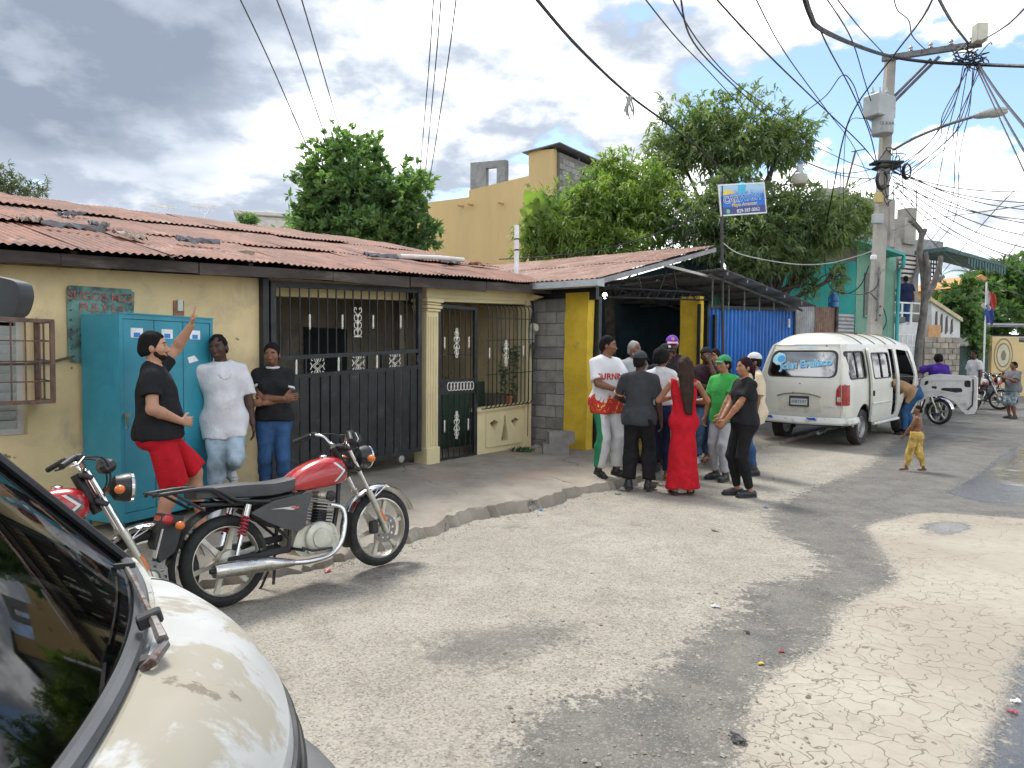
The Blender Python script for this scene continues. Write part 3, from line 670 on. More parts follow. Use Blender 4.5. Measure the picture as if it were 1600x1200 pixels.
    s, z = at(627, 714); MB().lathe([(.035, -.012), (.05, -.008), (.05, .008), (.035, .012)], 14, Matrix.Translation((s, T, C(s)-.08)) @ Matrix.Rotation(pi/2, 4, 'X')).build('wheel', pm('caster', (.45, .45, .43), .4, .6), gate, smooth=True)
    MB().box((gx1-.09, T-.04, (B1(gx1)+B2(gx1))/2), (.06, .03, .09), ch=.004).build('latch', blk, gate)
    post = thing('gate_post', 'black steel post at the left end of the sliding gate', 'post', (HP.x, HP.y, 0), HANG)
    MB().box((gx0-.06, -.02, 1.30), (.075, .12, 2.6), ch=.004).build('upright', blk, post); MB().box((gx0-.0, -.0, A(gx0)+.10), (.2, .10, .06), ch=.004).build('bracket', blk, post)
    # ---------------- entrance door of bars
    door = thing('barred_door', 'narrow black barred door with white scroll ornaments', 'door', (HP.x, HP.y, 0), HANG); T2 = .02
    d0, d1 = hs(683, 600, T2)[0], hs(744, 600, T2)[0]
    zt, zbm = line((683, 475), (744, 475))(d0), .10
    zt = hs(690, 476, T2)[1]; zm0, zm1 = hs(690, 617, T2)[1], hs(690, 592, T2)[1]; 
    fb = MB()
    for s in (d0+.025, d1-.03): fb.box((s, T2, (zt+zbm)/2), (.05 if s < .5 else .07, .05, zt-zbm), ch=.004)
    for z in (zt-.02, zbm+.03): fb.box(((d0+d1)/2, T2, z), (d1-d0, .045, .05))
    fb.box(((d0+d1)/2, T2, (zm0+zm1)/2), (d1-d0, .03, zm1-zm0)); fb.build('frame', blk, door)
    for k in range(6):
        s = d0+.06+(d1-d0-.13)*(k+.5)/6
        for z0, z1 in ((zbm, zm0), (zm1, zt)): MB().box((s, T2, (z0+z1)/2), (.012, .012, z1-z0)).build('bar', blk, door)
    for z in (zbm+.45, zm0-.3, zm1+.35): MB().box(((d0+d1)/2, T2+.012, z), (d1-d0, .01, .012)).build('cross_bar', blk, door)
    put('tall', *at(712, 536, T2), door, T2-.02, 1.05); put('tall', *at(712, 664, T2), door, T2-.02, 1.0)
    for px, py in ((693, 536), (731, 535), (693, 666), (730, 663)): put('spindle', *at(px, py, T2), door, T2-.02)
    lat = MB(); sa, sb = at(698, 604, T2)[0], at(738, 603, T2)[0]
    for k in range(8):
        s = sa+(sb-sa)*(k+.5)/8; lat.tube([(s+cos(a)*.045, T2-.02, (zm0+zm1)/2+sin(a)*.062) for a in [2*pi*i/12 for i in range(12)]], .007, 5, closed=True)
    lat.build('ring_band', wht, door); MB().box((d1-.03, T2-.04, (zm0+zm1)/2-.04), (.035, .04, .14), ch=.004).build('lock', blk, door)
    # ---------------- bowed bars over the low wall
    bay = thing('window_bars', 'bowed black window bars above the cream low wall', 'grille', (HP.x, HP.y, 0), HANG)
    b0, b1 = d1+.03, s5-.06; nb = 12
    for k in range(nb):
        s = b0+(b1-b0)*(k+.5)/nb; zt = zd+(zd2-zd)*(s-s3)/(s5-s3); zs = za+(zb-za)*(s-sl)/(sr-sl)+.02
        MB().tube([(s, .03, zt-.02), (s, -.06, zt-.03), (s, -.13, zt-.06), (s, -.15, zt-.14), (s, -.15, zs+.06), (s, -.10, zs), (s, -.0, zs)], .009, 6).build('bar', blk, bay, smooth=True)
    for f in (.28, .72, 1.0):
        z = 1.02+f*1.2; MB().tube([(b0, -.145, z), (b1, -.145, z+.04)], .007, 5).build('cross_bar', blk, bay)
    put('tall', *at(790, 552, -.16), bay, -.17, 1.0)
    for px, py in ((764, 552), (817, 548)): put('spindle', *at(px, py, -.16), bay, -.17, .95)
    # ---------------- roof
    EA = lambda s: 2.735+.047*s; RI = lambda s: 3.83+.04*s; t0, t1 = -.36, 4.0
    roof = tag(bpy.data.objects.new('roof', None), None); link(roof, root)
    rs = random.Random(11); cols = 14; cw = (2.95+7.6)/cols
    for c in range(cols):
        s = -7.6+c*cw
        for r_ in range(3):
            ln = (t1-t0)/3; ta = t0+r_*ln; k = (ta-t0)/(t1-t0)
            e0 = Vector((s-.04, ta-.06*(r_ > 0), EA(s)*(1-k)+RI(s)*k+.012*r_+rs.uniform(0, .012))); k2 = (ta+ln-t0)/(t1-t0)
            e1 = Vector((s-.04, ta+ln, EA(s)*(1-k2)+RI(s)*k2+.012*r_)); ex = Vector((cw+.09, 0, EA(s+cw)-EA(s)+rs.uniform(-.006, .014)))
            mb = corrugated(ex.length, (e1-e0).length+.02, seed=c*7+r_, bend=rs.uniform(-.012, .012)); o = mb.build('roof_sheet', roofm, roof, smooth=60, fix=False)
            x = ex.normalized(); y = (e1-e0).normalized(); zv = x.cross(y).normalized(); y = zv.cross(x)
            M = Matrix((x, y, zv)).transposed().to_4x4(); M.translation = e0+Vector((0, rs.uniform(-.05, .03) if r_ == 0 else 0, 0)); o.matrix_local = M
    MB().add([(-7.5, t0+.1, EA(-7.5)-.05), (2.9, t0+.1, EA(2.9)-.05), (2.9, t1, RI(2.9)-.05), (-7.5, t1, RI(-7.5)-.05)], [(0, 1, 2, 3)]).build('roof_gap_sheet', wood, roof)  # dark sheet added under the roof to stop light between sheet rows
    for k, (px0, px1) in enumerate(((-420, 95), (96, 310), (312, 520), (521, 640), (642, 760), (761, 862))):
        sa, sb = hs(px0, 420, -.30)[0], hs(px1, 420, -.30)[0]; d = .10+.03*rs.random()
        MB().prism([(sa, EA(sa)-.03-d), (sb, EA(sb)-.03-d-rs.uniform(-.02, .04)), (sb, EA(sb)-.035), (sa, EA(sa)-.035)], wallfn, -.30, -.27).build('fascia_board', wood, roof)
    for k in range(12): s = -7.2+.85*k; MB().box((s, 1.8, (EA(s)+RI(s))/2-.085), (.05, 4.2, .1), Matrix.Rotation(atan2(RI(s)-EA(s), t1-t0), 3, 'X')).build('rafter', wood, roof)
    MB().prism([(-.3, EA(0)-.1), (t1, RI(0)-.08), (t1, 1), (-.0, 1), (-.0, ztop(0)-.05)], lambda u, v, w: (s5+.02+w, u+.02, v), -.1, 0).build('gable_wall', yel, root)
    MB().box((-2.5, 4.0, 1.7), (10.4, .12, 3.3)).build('back_wall', yel, root)
    # loose things on the roof
    tar = pm('grey_tarp', (.17, .18, .20), .7, var=.25, scale=5, bmp=.3, bscale=15, dirt=(.12, .10, .09), dirt_at=(.5, .65), dscale=4)
    def on_roof(s, t): k = (t-t0)/(t1-t0); return Vector((s, t, EA(s)*(1-k)+RI(s)*k+.04))
    def scrap(s, t, w, l, seed, mat, label):
        r = random.Random(seed); n = 7; hh = [[r.uniform(0, .07) for _ in range(n+1)] for _ in range(n+1)]; mb = MB(); a = r.uniform(0, 3)
        def f(u, v): x = (u-.5)*w; y = (v-.5)*l*(.6+.4*sin(3*u+seed)); X = x*cos(a)-y*sin(a); Y = x*sin(a)+y*cos(a); p = on_roof(s+X, t+Y*.6); return (p.x, p.y, p.z+hh[int(round(u*n))][int(round(v*n))])
        mb.grid(f, n, n); me = mb.mesh('roof_scrap'); me.materials.append(mat); o = bpy.data.objects.new('roof_scrap', me); link(o); o.location = (HP.x, HP.y, 0); o.rotation_euler = (0, 0, HANG)
        md = o.modifiers.new('th', 'SOLIDIFY'); md.thickness = .006; tag(o, label, 'scrap', 'scraps lying on the house roof', 'thing')
    rr = pm('rust_scrap', (.32, .14, .09), .8, var=.3, scale=6)
    wsc = pm('pale_scrap', (.34, .27, .22), .8, var=.3, scale=6)
    for i, (px, py, t, w, l, mt, lb) in enumerate(((115, 342, 1.9, .7, .25, tar, 'grey crumpled tin scrap on the roof above the wall window'), (117, 366, .7, .8, .2, tar, 'dark bent tin scrap near the eave above the teal wall plate'), (150, 358, 1.1, .5, .3, tar, 'blue-grey torn tin scrap on the roof right of the bent one'),
         (45, 360, 1.0, .4, .3, wsc, 'pale crumpled scrap nearest the left end of the roof'), (200, 375, .5, .9, .3, wsc, 'pale rusty strip on the roof above the blue locker'), (312, 385, .5, .7, .25, tar, 'dark tin scrap on the roof just left of the gate post'),
         (600, 402, .8, 1.0, .5, tar, 'grey tarpaulin scrap on the roof above the sliding gate'), (700, 412, .9, .9, .6, tar, 'heap of grey scrap on the roof above the pier'), (745, 414, 1.0, .8, .5, rr, 'rusty scrap heap at the right end of the house roof'))):
        s, z = hs(px, py, t); scrap(s, t, w*.7, l*.7, i+3, mt, lb)
    p = on_roof(.55, .6); mb = MB(); mb.tube([HF.pt(.2, .75, p.z+.07), HF.pt(.9, .6, p.z+.12), HF.pt(1.35, .5, p.z+.13)], .035, 8); tag(mb.build('roof_pipe', pm('pale_pipe', (.62, .62, .6), .5), smooth=True), 'pale plastic pipe lying on the scrap above the pier', 'pipe')
    for px, lb in ((253, 'left of the two white aerials behind the ridge'), (320, 'right of the two white aerials behind the ridge')):
        c = dpt(px, 330, 14.5); an = thing('roof_aerial', lb, 'antenna', (c.x, c.y, c.z-1.0), .5, 'aerials behind the roof'); wm = pm('aerial_white', (.7, .72, .75), .5)
        MB().tube([(0, 0, 0), (0, 0, .95)], .014, 5).build('mast', wm, an)
        MB().box((0, 0, 1.10), (.55, .02, .05)).build('boom', wm, an); MB().tube([(-.13, 0, 1.08), (0, 0, .9), (.13, 0, 1.08)], .012, 5).build('brace', wm, an)
    # meter and service cables on the end pier
    mt = thing('electric_meter', 'round electric meter with cables on the cream end pier', 'meter', (HP.x, HP.y, 0), HANG)
    s, z = hs(831, 512, -.06); gm = pm('meter_grey', (.42, .43, .40), .5, .2)
    MB().box((s-.02, -.055, z-.12), (.13, .07, .26), ch=.01).build('box', gm, mt)
    MB().lathe([(.075, 0), (.075, .05), (.06, .09), (.0, .10)], 14, Matrix.Translation((s-.02, -.085, z)) @ Matrix.Rotation(pi/2, 4, 'X')).build('dial', pm('meter_glass', (.52, .55, .42), .2, coat=.5), mt, smooth=True)
    for k in range(3): MB().tube(spline([(s-.05+.03*k, -.06, z+.05), (s-.03+.02*k, -.09, z+.25), (s+.03-.02*k, -.06, z+.40), (s-.06, -.03, 2.75)], 5), .008, 5).build('cable', blk, mt)
    for k in range(2): MB().tube(spline([(s, -.06, z-.22), (s+.03, -.1, z-.42-.1*k), (s-.06, -.06, z-.36), (s-.07, -.04, .3)], 5), .008, 5).build('cable', blk, mt)
    # potted plant on the sill
    ps, pz = hs(796, 622, .02); pp = thing('potted_plant', 'leafy plant in a small orange pot on the sill behind the bars', 'plant', HF.pt(ps, .03, zb+.03), HANG)
    MB().lathe([(.045, 0), (.06, .10), (.068, .10), (.068, .125), (.055, .125)], 12).build('pot', pm('terracotta', (.42, .15, .07), .8), pp, smooth=True)
    lf = MB(); r = random.Random(4)
    for k in range(190):
        a = r.uniform(0, 2*pi); h = r.uniform(.1, .95); q = Vector((cos(a)*r.uniform(0, .19)+.10*h, sin(a)*r.uniform(0, .12)+.05, h)); d = Vector((cos(a), sin(a), r.uniform(-.6, .5))).normalized(); l = r.uniform(.05, .1); u = d.orthogonal().normalized()*l*.28
        lf.add([q, q+d*l*.5+u, q+d*l, q+d*l*.5-u], [(0, 1, 2, 3)])
    lf.build('foliage', pm('plant_leaf', (.035, .085, .025), .55, var=.4, scale=9), pp, fix=False)
    MB().tube([(0, 0, .1), (.05, .03, .5), (.1, .05, .9)], .008, 5).build('stem', wood, pp)
    return root
make_house()

# ------------------------------------------------------------------ things against the yellow wall
def make_locker():
    a = gpt(190, 840, .05); b = dpt(333, 640, 7.02); ang = atan2(b.y-a.y, b.x-a.x); w = (Vector((b.x, b.y, 0))-Vector((a.x, a.y, 0))).length
    F = Frame(a, ang); H = F.px(187, 488)[1]-.05; D = .50
    tl = pm('locker_teal', (.035, .27, .36), .42, var=.10, scale=2.5, bmp=.06, bscale=9, dirt=(.03, .19, .27), dirt_at=(.5, .8), dscale=2, dirt2=(.16, .12, .08), dirt2_at=(.72, .76), d2scale=14, spec=.45)
    rt = thing('steel_locker', 'tall teal steel locker standing against the yellow wall', 'locker', (a.x, a.y, .05), ang)
    MB().box((w/2, D/2, H/2+.05), (w, D-.03, H-.12), ch=.004).build('body', tl, rt)
    fr = MB(); fr.sheet([(0, .12), (w, .12), (w, H), (0, H)], [[(.035, .20), (w-.035, .20), (w-.035, H-.05), (.035, H-.05)]], lambda u, v, x: (u, x-.006, v), .02); fr.build('front_frame', tl, rt)
    MB().box((w/2, .0, H-.004), (w+.01, .03, .012)).build('top_lip', tl, rt)
    for k in range(3):
        x0 = .037+(w-.074)*k/3; x1 = .037+(w-.074)*(k+1)/3
        d = MB().box(((x0+x1)/2, .008, (.2+H-.05)/2), (x1-x0-.006, .016, H-.256), ch=.003).build('door', tl, rt)
        z = H-.17; st = MB().box(((x0+x1)/2-.02, -.0015, z), (.12, .002, .085)).build('sticker', pm('sticker_white', (.78, .8, .82), .5, bmp=0), d)
        MB().box(((x0+x1)/2-.02, -.003, z-.018), (.065, .001, .04)).build('sticker_print', pm('sticker_blue', (.03, .22, .6), .5, bmp=0), d)
    for x in (.03, w-.03):
        for y in (.03, D-.05): MB().box((x, y, .06), (.03, .03, .16)).build('leg', tl, rt)
    h = MB().box((.05, -.02, 1.06), (.05, .025, .02)); h.tube([(.045, -.03, 1.06), (.045, -.035, .98)], .008, 6); h.tube([(.045, -.035, .99), (.03, -.035, .95), (.06, -.035, .95)], .006, 5, closed=True); h.build('latch', pm('latch_brass', (.3, .24, .14), .5, .8), rt)
    MB().prism([(0, 0), (.08, .02), (.13, -.03), (.02, -.055)], lambda u, v, q: (w*.70+u, -.004+q, 1.56+v), 0, .002).build('torn_paper', pm('sticker_white', (.78, .8, .82)), rt)
make_locker()
def make_plate():
    s0, z0 = HF.px(106, 557, -.02); s1, z1 = HF.px(208, 453, -.02)
    tm = pm('plate_teal', (.13, .27, .24), .7, var=.25, scale=6, bmp=.3, bscale=14, dirt=(.06, .09, .085), dirt_at=(.5, .62), dscale=6, dirt2=(.25, .33, .28), d2scale=4)
    rt = thing('wall_plate', 'dented teal metal plate with faded red lettering nailed behind the locker', 'sign', HF.pt(0, 0), HANG)
    r = random.Random(2); q = [(a+r.uniform(-.008, .008), b+r.uniform(-.008, .008)) for a, b in rrect(s0, z0-.05, s1, z1, .03, 2)]
    MB().sheet(q, [], lambda u, v, w: (u, -.03+w+.012*sin(9*u)*sin(7*v), v), .012, .06).build('panel', tm, rt)
    for k in range(9):
        for s in (s0+.025, s1-.03): MB().ell((s, -.035, z1-.05-.085*k), (.008, .006, .008), nu=6, nv=4).build('rivet', pm('rivet_dark', (.04, .06, .06), .7), rt)
    red = pm('faded_red_paint', (.36, .14, .10), .9, var=.5, scale=30)
    for i, (t, z) in enumerate((('SUGOS MZK', z1-.09), ('PULY LA', z1-.19))):
        text_on(t, .105, 'lettering', red, rt, Matrix.Translation(((s0+s1)/2+.0, -.046, z)) @ Matrix.Rotation(pi/2, 4, 'X'), bold=.001)
    c = MB(); c.tube([HF.pt(*p)for p in ((s0+.05, -.03, 1.62), (s0-.15, -.02, 1.56), (s0-.35, -.05, 1.55), (s0-.6, -.2, 1.55))], .012, 6); tag(c.build('rusty_cable', pm('rusty_iron', (.13, .085, .07))), 'rusty cable looped from the window grille to the teal plate', 'cable')
    s, z = HF.px(281, 480, -.03); mw = thing('wall_socket', 'broken white socket on a patch of bare brick above the locker', 'socket', HF.pt(0, 0), HANG)
    MB().box((s, -.006, z-.02), (.11, .016, .17), ch=.004).build('bare_patch', pm('bare_brick', (.26, .13, .08), .9, var=.4, scale=25), mw)
    MB().box((s+.01, -.02, z+.02), (.055, .02, .12), ch=.006).build('cover', pm('socket_white', (.62, .64, .55), .5), mw)
make_plate()
# ================================================================== the car wash shed
TC = -1.02
def make_carwash():
    hs = HF.px; s0 = 2.70
    blkm = []
    for i, c in enumerate(((.26, .255, .235), (.21, .205, .19), (.30, .29, .265))): blkm.append(pm('concrete_block_%d' % i, c, .95, var=.18, scale=6, bmp=.6, bscale=45, bdist=.008, dirt=(.36, .33, .27), dirt_at=(.56, .75), dscale=3, world=True))
    yelp = pm('pillar_yellow', (.66, .45, .035), .8, var=.12, scale=3, bmp=.6, bscale=14, bdist=.015, dirt=(.34, .27, .10), dirt_at=(.58, .75), dscale=3, dirt2=(.12, .10, .07), dirt2_at=(.68, .73), d2scale=5, world=True)
    blk = MATS['gate_black_paint']; steel = pm('grey_steel', (.16, .165, .17), .55, .3, var=.3, scale=5, dirt=(.12, .08, .06), dirt_at=(.55, .7), dscale=5)
    galv = sheet_mat('galvanised_sheet', (.30, .31, .32), (.38, .385, .39), (.22, .15, .11), (.58, .70), .5, .4)
    rustr = sheet_mat('rust_pink_sheet', (.26, .13, .09), (.34, .20, .15), (.33, .28, .23), (.52, .66))
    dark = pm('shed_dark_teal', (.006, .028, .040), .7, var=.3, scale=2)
    root = thing('car_wash_shed', 'open dark car wash shed with gabled tin roof and yellow gate pillars', 'shed', HF.pt(0, 0), HANG)
    # side wall of blocks
    bw = tag(bpy.data.objects.new('side_wall', None)); link(bw, root)
    ch = .198; r = random.Random(1); top = hs(850, 463, -.3)[1]; n = int(top/ch)
    mo = pm('mortar', (.17, .165, .15), .95, bmp=.4)
    MB().box((s0+.06, 2.2, top/2), (.13, 5.7, top-.06)).build('mortar_bed', mo, bw)
    for k in range(n):
        t = -.60; first = k % 2
        while t < .4:
            L = .195 if (first and t < -.55) else .395; first = 0
            MB().box((s0+.055+r.uniform(-.005, .005), t+L/2, .02+k*ch+ch/2), (.15, L-.012, ch-.012), ch=.006).build('block', r.choice(blkm), bw); t += L
    # gate pillars
    def pillar(s, w, t0, t1, h, nm):
        mb = MB(); rr = random.Random(int(s*10)); N = 10
        rows = []
        for i in range(N+1):
            z = h*i/N; o = [rr.uniform(-.012, .012) for _ in range(4)]
            rows.append([(s+o[0], t0+o[1], z), (s+w+o[2], t0+o[1], z), (s+w+o[2], t1+o[3], z), (s+o[0], t1+o[3], z)])
        mb.add([v for q in rows for v in q], [(i*4+j, i*4+(j+1) % 4, (i+1)*4+(j+1) % 4, (i+1)*4+j) for i in range(N) for j in range(4)]+[(N*4, N*4+1, N*4+2, N*4+3)])
        return mb.build(nm, yelp, root)
    pillar(s0-.03, .20, TC, -.585, hs(900, 457, -.8)[1], 'gate_pillar'); pillar(7.45, .20, TC, -.56, hs(1090, 465, -.8)[1], 'gate_pillar')
    MB().box((s0+.26, TC-.02, 1.32), (.10, .10, 2.64), ch=.004).build('gate_post', blk, root)
    MB().box((7.36, TC-.01, 1.4), (.05, .07, 2.8), ch=.004).build('gate_post', blk, root)
    lf = MB().box((s0+.345, TC+.9, 1.25), (.04, 1.8, 2.3)).build('open_gate_leaf', blk, root)
    MB().box((s0+.05, -.15, 2.72), (.1, 2.0, .3)).build('gap_filler', blk, root)  # added dark filler closing the bright gap between block wall and roof
    # inside
    zb = hs(1000, 484, 4.6)[1]
    MB().box((6.5, 4.6, zb/2), (9, .12, zb)).build('back_wall', dark, root); FW = Frame(HF.pt(11, 0), HANG+pi/2); q = [FW.px(x, y) for x, y in ((1155, 438), (1135, 428), (1114, 395), (940, 446), (880, 462))]; MB().prism([(q[0][0], 0)]+q+[(q[-1][0], 0)], lambda u, v, w: (11+w, u, v), 0, .1).build('far_wall', dark, root)  # far wall's sloped top is shaped to block bright sky below the roof
    # roof left slope
    sA, zA = hs(935, 437, -1.45); sB, zB = hs(1115, 387, -1.45); tb = 5.2
    rf = tag(bpy.data.objects.new('roof', None)); link(rf, root)
    dirv = Vector((sB-sA, 0, zB-zA)); ln = dirv.length; x = Vector((0, 1, 0)); y = dirv.normalized(); zv = x.cross(y)
    if zv.z < 0: zv = -zv
    cols = 8; cw = (tb+1.45)/cols; rr = random.Random(3)
    for c in range(cols):
        mb = corrugated(cw+.06, ln/2+.08, .09, .011, 5, 2, rr.uniform(-.01, .01), c)
        for h in (0, 1):
            o = mb.build('roof_sheet', rustr, rf, smooth=60, fix=False)
            M = Matrix((x, y, zv)).transposed().to_4x4(); M.translation = Vector((sA, -1.45+c*cw, zA))+y*(h*(ln/2-.04))+zv*(.012*h+.006*(c % 2)+.03); o.matrix_local = M
    MB().prism([(sA-.12, zA-.10), (sA+.10, zA-.10), (sA+.10, zA+.02), (sA-.12, zA+.0)], lambda u, v, w: (u, w, v), -1.50, .4).build('gutter', pm('gutter_grey', (.42, .45, .46), .5, .2), rf)
    MB().prism([(sA, zA-.07), (sB+.1, zB-.07), (sB+.1, zB+.01), (sA, zA+.01)], lambda u, v, w: (u, w, v), -1.47, -1.42).build('verge', galv, rf)
    for k in range(6):
        t = -1.2+k*1.15; MB().tube([(sA, t, zA-.05), (sB, t, zB-.05)], .03, 4).build('rafter', steel, rf)
    for k in range(5): f = (k+.5)/5; MB().box((sA+(sB-sA)*f, 1.8, zA+(zB-zA)*f-.02), (.04, 6.4, .04)).build('purlin', steel, rf)
    # lattice beam across the opening
    a0, az = hs(940, 449, -1.0); a1, az1 = hs(1112, 462, -1.0)
    lb = MB(); N = 26
    for t in (-1.02, -.98): lb.tube([(a0, t, az), (a1, t, az1+.05)], .018, 5); lb.tube([(a0, t, az-.16), (a1, t, az1-.10)], .018, 5)
    for k in range(N):
        f0, f1 = k/N, (k+1)/N; P = lambda f, up: (a0+(a1-a0)*f, -1.0, (az+(az1+.05-az)*f) if up else (az-.16+(az1-.10-az+.16)*f))
        lb.tube([P(f0, k % 2 == 0), P(f1, k % 2 == 1)], .011, 4)
    lb.build('lattice_beam', blk, rf)
    for k in range(5):
        f = (k+1)/6; s = sA+(sB-sA)*f; MB().tube([(s, -1.0, az+(az1-az)*f), (s+(.4 if k % 2 else -.3), -1.0, zA+(zB-zA)*f-.06)], .016, 5).build('web_strut', blk, rf)
    MB().box(((a0+a1)/2+1.5, -1.05, hs(1080, 425, -1.05)[1]), (4.6, .05, .05)).build('tie_bar', pm('pale_pipe', (.62, .62, .6)), rf)
    MB().prism([(sA, zb+.12), (13, zb+.12), (13, 2.95), (sB+.3, 3.5), (sB, zB-.03), (sA, zA-.03)], lambda u, v, w: (u, w, v), 5.1, 5.15).build('sky_block_panel', dark, root)  # dark panel added to shut out sky and keep the roof space dark
    # right roof, lower, falling away to the right
    B = HF.pt(7.72, TC+.1); ang = HANG-radians(17); BF = Frame(B, ang)
    sE, zE = BF.px(1262, 478, -.45); sS, zS = BF.px(1118, 421, -.45)
    r2 = thing('shed_roof_wing', 'grey tin roof wing sloping down over the blue gate', 'roof', BF.pt(0, 0), ang)
    d2 = Vector((sE-sS, 0, zE-zS)); y2 = d2.normalized(); z2 = Vector((0, 1, 0)).cross(y2); z2 = z2 if z2.z > 0 else -z2
    mb = corrugated(.92, d2.length+.15, .09, .011, 5, 2, 0, 5)
    for c in range(6):
        o = mb.build('roof_sheet', galv, r2, smooth=60, fix=False); M = Matrix((Vector((0, 1, 0)), y2, z2)).transposed().to_4x4(); M.translation = Vector((sS, -.62+c*.86, zS+.012+.008*(c % 2))); o.matrix_local = M
    for k in range(5): f = (k+.3)/5; MB().box((sS+(sE-sS)*f, 1.7, zS+(zE-zS)*f-.05), (.05, 4.6, .07)).build('purlin', steel, r2)
    for t in (-.3, 1.2, 2.8): MB().tube([(sS, t, zS-.1), (sE, t, zE-.1)], .035, 4).build('rafter', steel, r2)
    for k in range(6): f = (k+.4)/6.2; s = sS+(sE-sS)*f; MB().tube([(s, -.2, hs(1170, 480, TC)[1]-.2), (s, -.2, zS+(zE-zS)*f-.1)], .018, 5).build('strut', steel, r2)
    # blue gate
    b1, bz = BF.px(1240, 484); b0, bz0 = BF.px(1103, 479); blue = pm('blue_sheet', (.012, .155, .52), .45, var=.12, scale=2, bmp=.1, dirt=(.02, .11, .38), dirt_at=(.5, .75), dscale=1.6, dirt2=(.45, .5, .55), dirt2_at=(.74, .78), d2scale=6, world=True)
    bg = thing('blue_gate', 'bright blue corrugated metal gate beside the parked van', 'gate', BF.pt(0, 0), ang)
    np_ = 5; pw = (b1-b0)/np_
    for k in range(np_):
        def f(u, v, k=k):
            s = b0+(k+u)*pw; ph = (u*pw/.14) % 1.0; w = .022*max(-1, min(1, 2.2*sin(2*pi*ph))); zt = bz0+(bz-bz0)*(k+u)/np_
            return (s, w+.006*(k % 2), .12+v*(zt-.16))
        MB().grid(f, 48, 1).build('panel', blue, bg, fix=False)
    fr = MB()
    fr.prism([(b0, bz0-.04), (b1, bz-.04), (b1, bz+.03), (b0, bz0+.03)], lambda u, v, w: (u, w, v), -.06, .05); fr.box((b0+.02, -.01, bz0/2), (.07, .1, bz0)); fr.box((b1, -.01, bz/2), (.07, .1, bz)); fr.build('frame', blk, bg)
    s, z = BF.px(1232, 505, -.05); MB().box((s, -.06, z), (.05, .04, .22), ch=.006).build('handle', pm('sticker_white', (.78, .8, .82)), bg)
    MB().box((BF.px(1117, 560, -.12)[0], -.10, 1.3), (.07, .07, 2.6)).build('mid_post', blk, bg)
    gm = pm('mint_paint', (.20, .50, .36), .8, var=.1, scale=3)
    q0, qz = hs(1122, 466, -.5); q1 = hs(1155, 466, -.5)[0]
    MB().box(((q0+q1)/2, -.35, hs(1138, 470, -.5)[1]), (q1-q0, .2, .34), ch=.01).build('green_block_pier', gm, root)
    # bulb
    p = hs(945, 462, .4); lp = thing('bulb_lamp', 'glowing white bulb hanging inside the dark shed', 'lamp', HF.pt(p[0], .4, p[1]), HANG)
    bm_ = bpy.data.materials.new('bulb_glow'); bm_.use_nodes = True; b = bm_.node_tree.nodes['Principled BSDF']; b.inputs['Emission Color'].default_value = (.95, .98, 1, 1); b.inputs['Emission Strength'].default_value = 6
    MB().ell((0, 0, 0), (.05, .05, .065)).build('bulb', bm_, lp, smooth=True); MB().tube([(0, 0, .06), (0, 0, .12)], .022, 8).build('socket', blk, lp); MB().tube([(0, 0, .12), (0, 0, .6)], .006, 5).build('cord', blk, lp)
    # loose blocks at the foot of the side wall
    def hollow(name, label, loc, rz):
        o = thing(name, label, 'concrete block', loc, rz, 'loose concrete blocks')
        MB().sheet([(-.2, -.1), (.2, -.1), (.2, .1), (-.2, .1)], [rrect(-.165, -.065, -.02, .065, .02, 2), rrect(.02, -.065, .165, .065, .02, 2)], lambda u, v, w: (u, v, w), .19).build('block_body', blkm[0], o)
        return o
    g = gpt(868, 712, .10); hollow('concrete_block', 'hollow grey block on the ground at the foot of the yellow pillar', (g.x, g.y, .10), HANG-.9)
    hollow('concrete_block', 'hollow grey block on top of the one below the pillar', (g.x+.08, g.y+.03, .29), HANG-.8)
    r = random.Random(8)
    for k, (px, py) in enumerate(((850, 706), (905, 716), (838, 700), (975, 762), (965, 768), (1210, 748))):
        q = gpt(px, py, .09 if k < 3 else 0); z = .10 if k < 3 else road_z(q.x, q.y); s = (.05, .04, .06, .06, .04, .03)[k]
        mb = MB().ell((0, 0, s*.35), (s, s*.8, s*.5), nu=8, nv=5); mb.v = [(x*(1+r.uniform(-.2, .2)), y*(1+r.uniform(-.2, .2)), z_*(1+r.uniform(-.2, .2))) for x, y, z_ in mb.v]
        tag(mb.build('stone', blkm[2], loc=(q.x, q.y, z)), ('grey rubble stone left of the loose blocks', 'grey rubble stone right of the loose blocks', 'small stone nearest the cream end pier', 'pale stone at the kerb by the black boots', 'smaller pale stone at the kerb by the black boots', 'pale stone on the road near the van')[k], 'stone', 'rubble stones')
    # sign on its pole
    base = HF.pt(8.02, -1.38); top = dpt(1127, 283, base.y); steelr = MATS['rusty_iron']
    sg = thing('car_wash_sign', 'blue car wash sign board with yellow and white lettering on a thin pole', 'sign', (base.x, base.y, .05))
    dx, dy, dz = top.x-base.x, 0, top.z
    MB().tube([(0, 0, 0), (dx*.5, 0, dz*.5), (dx, 0, dz)], .035, 8).build('pole', pm('dark_pole', (.06, .06, .062), .6, .3), sg, smooth=True)
    c0, c1 = dpt(1127, 337, base.y-.02), dpt(1197, 332, base.y+.35); zt0 = dpt(1127, 290, base.y)
    ex = Vector((c1.x-c0.x, c1.y-c0.y, c1.z-c0.z)); wb = ex.length; ez = Vector((0, 0, 1)); hb = zt0.z-c0.z; exn = ex.normalized(); en = exn.cross(ez).normalized(); ez = en.cross(exn)
    bd = tag(bpy.data.objects.new('board', None)); link(bd, sg); M = Matrix((exn, -en, ez)).transposed().to_4x4(); M.translation = c0-Vector((base.x, base.y, .05)); bd.matrix_local = M
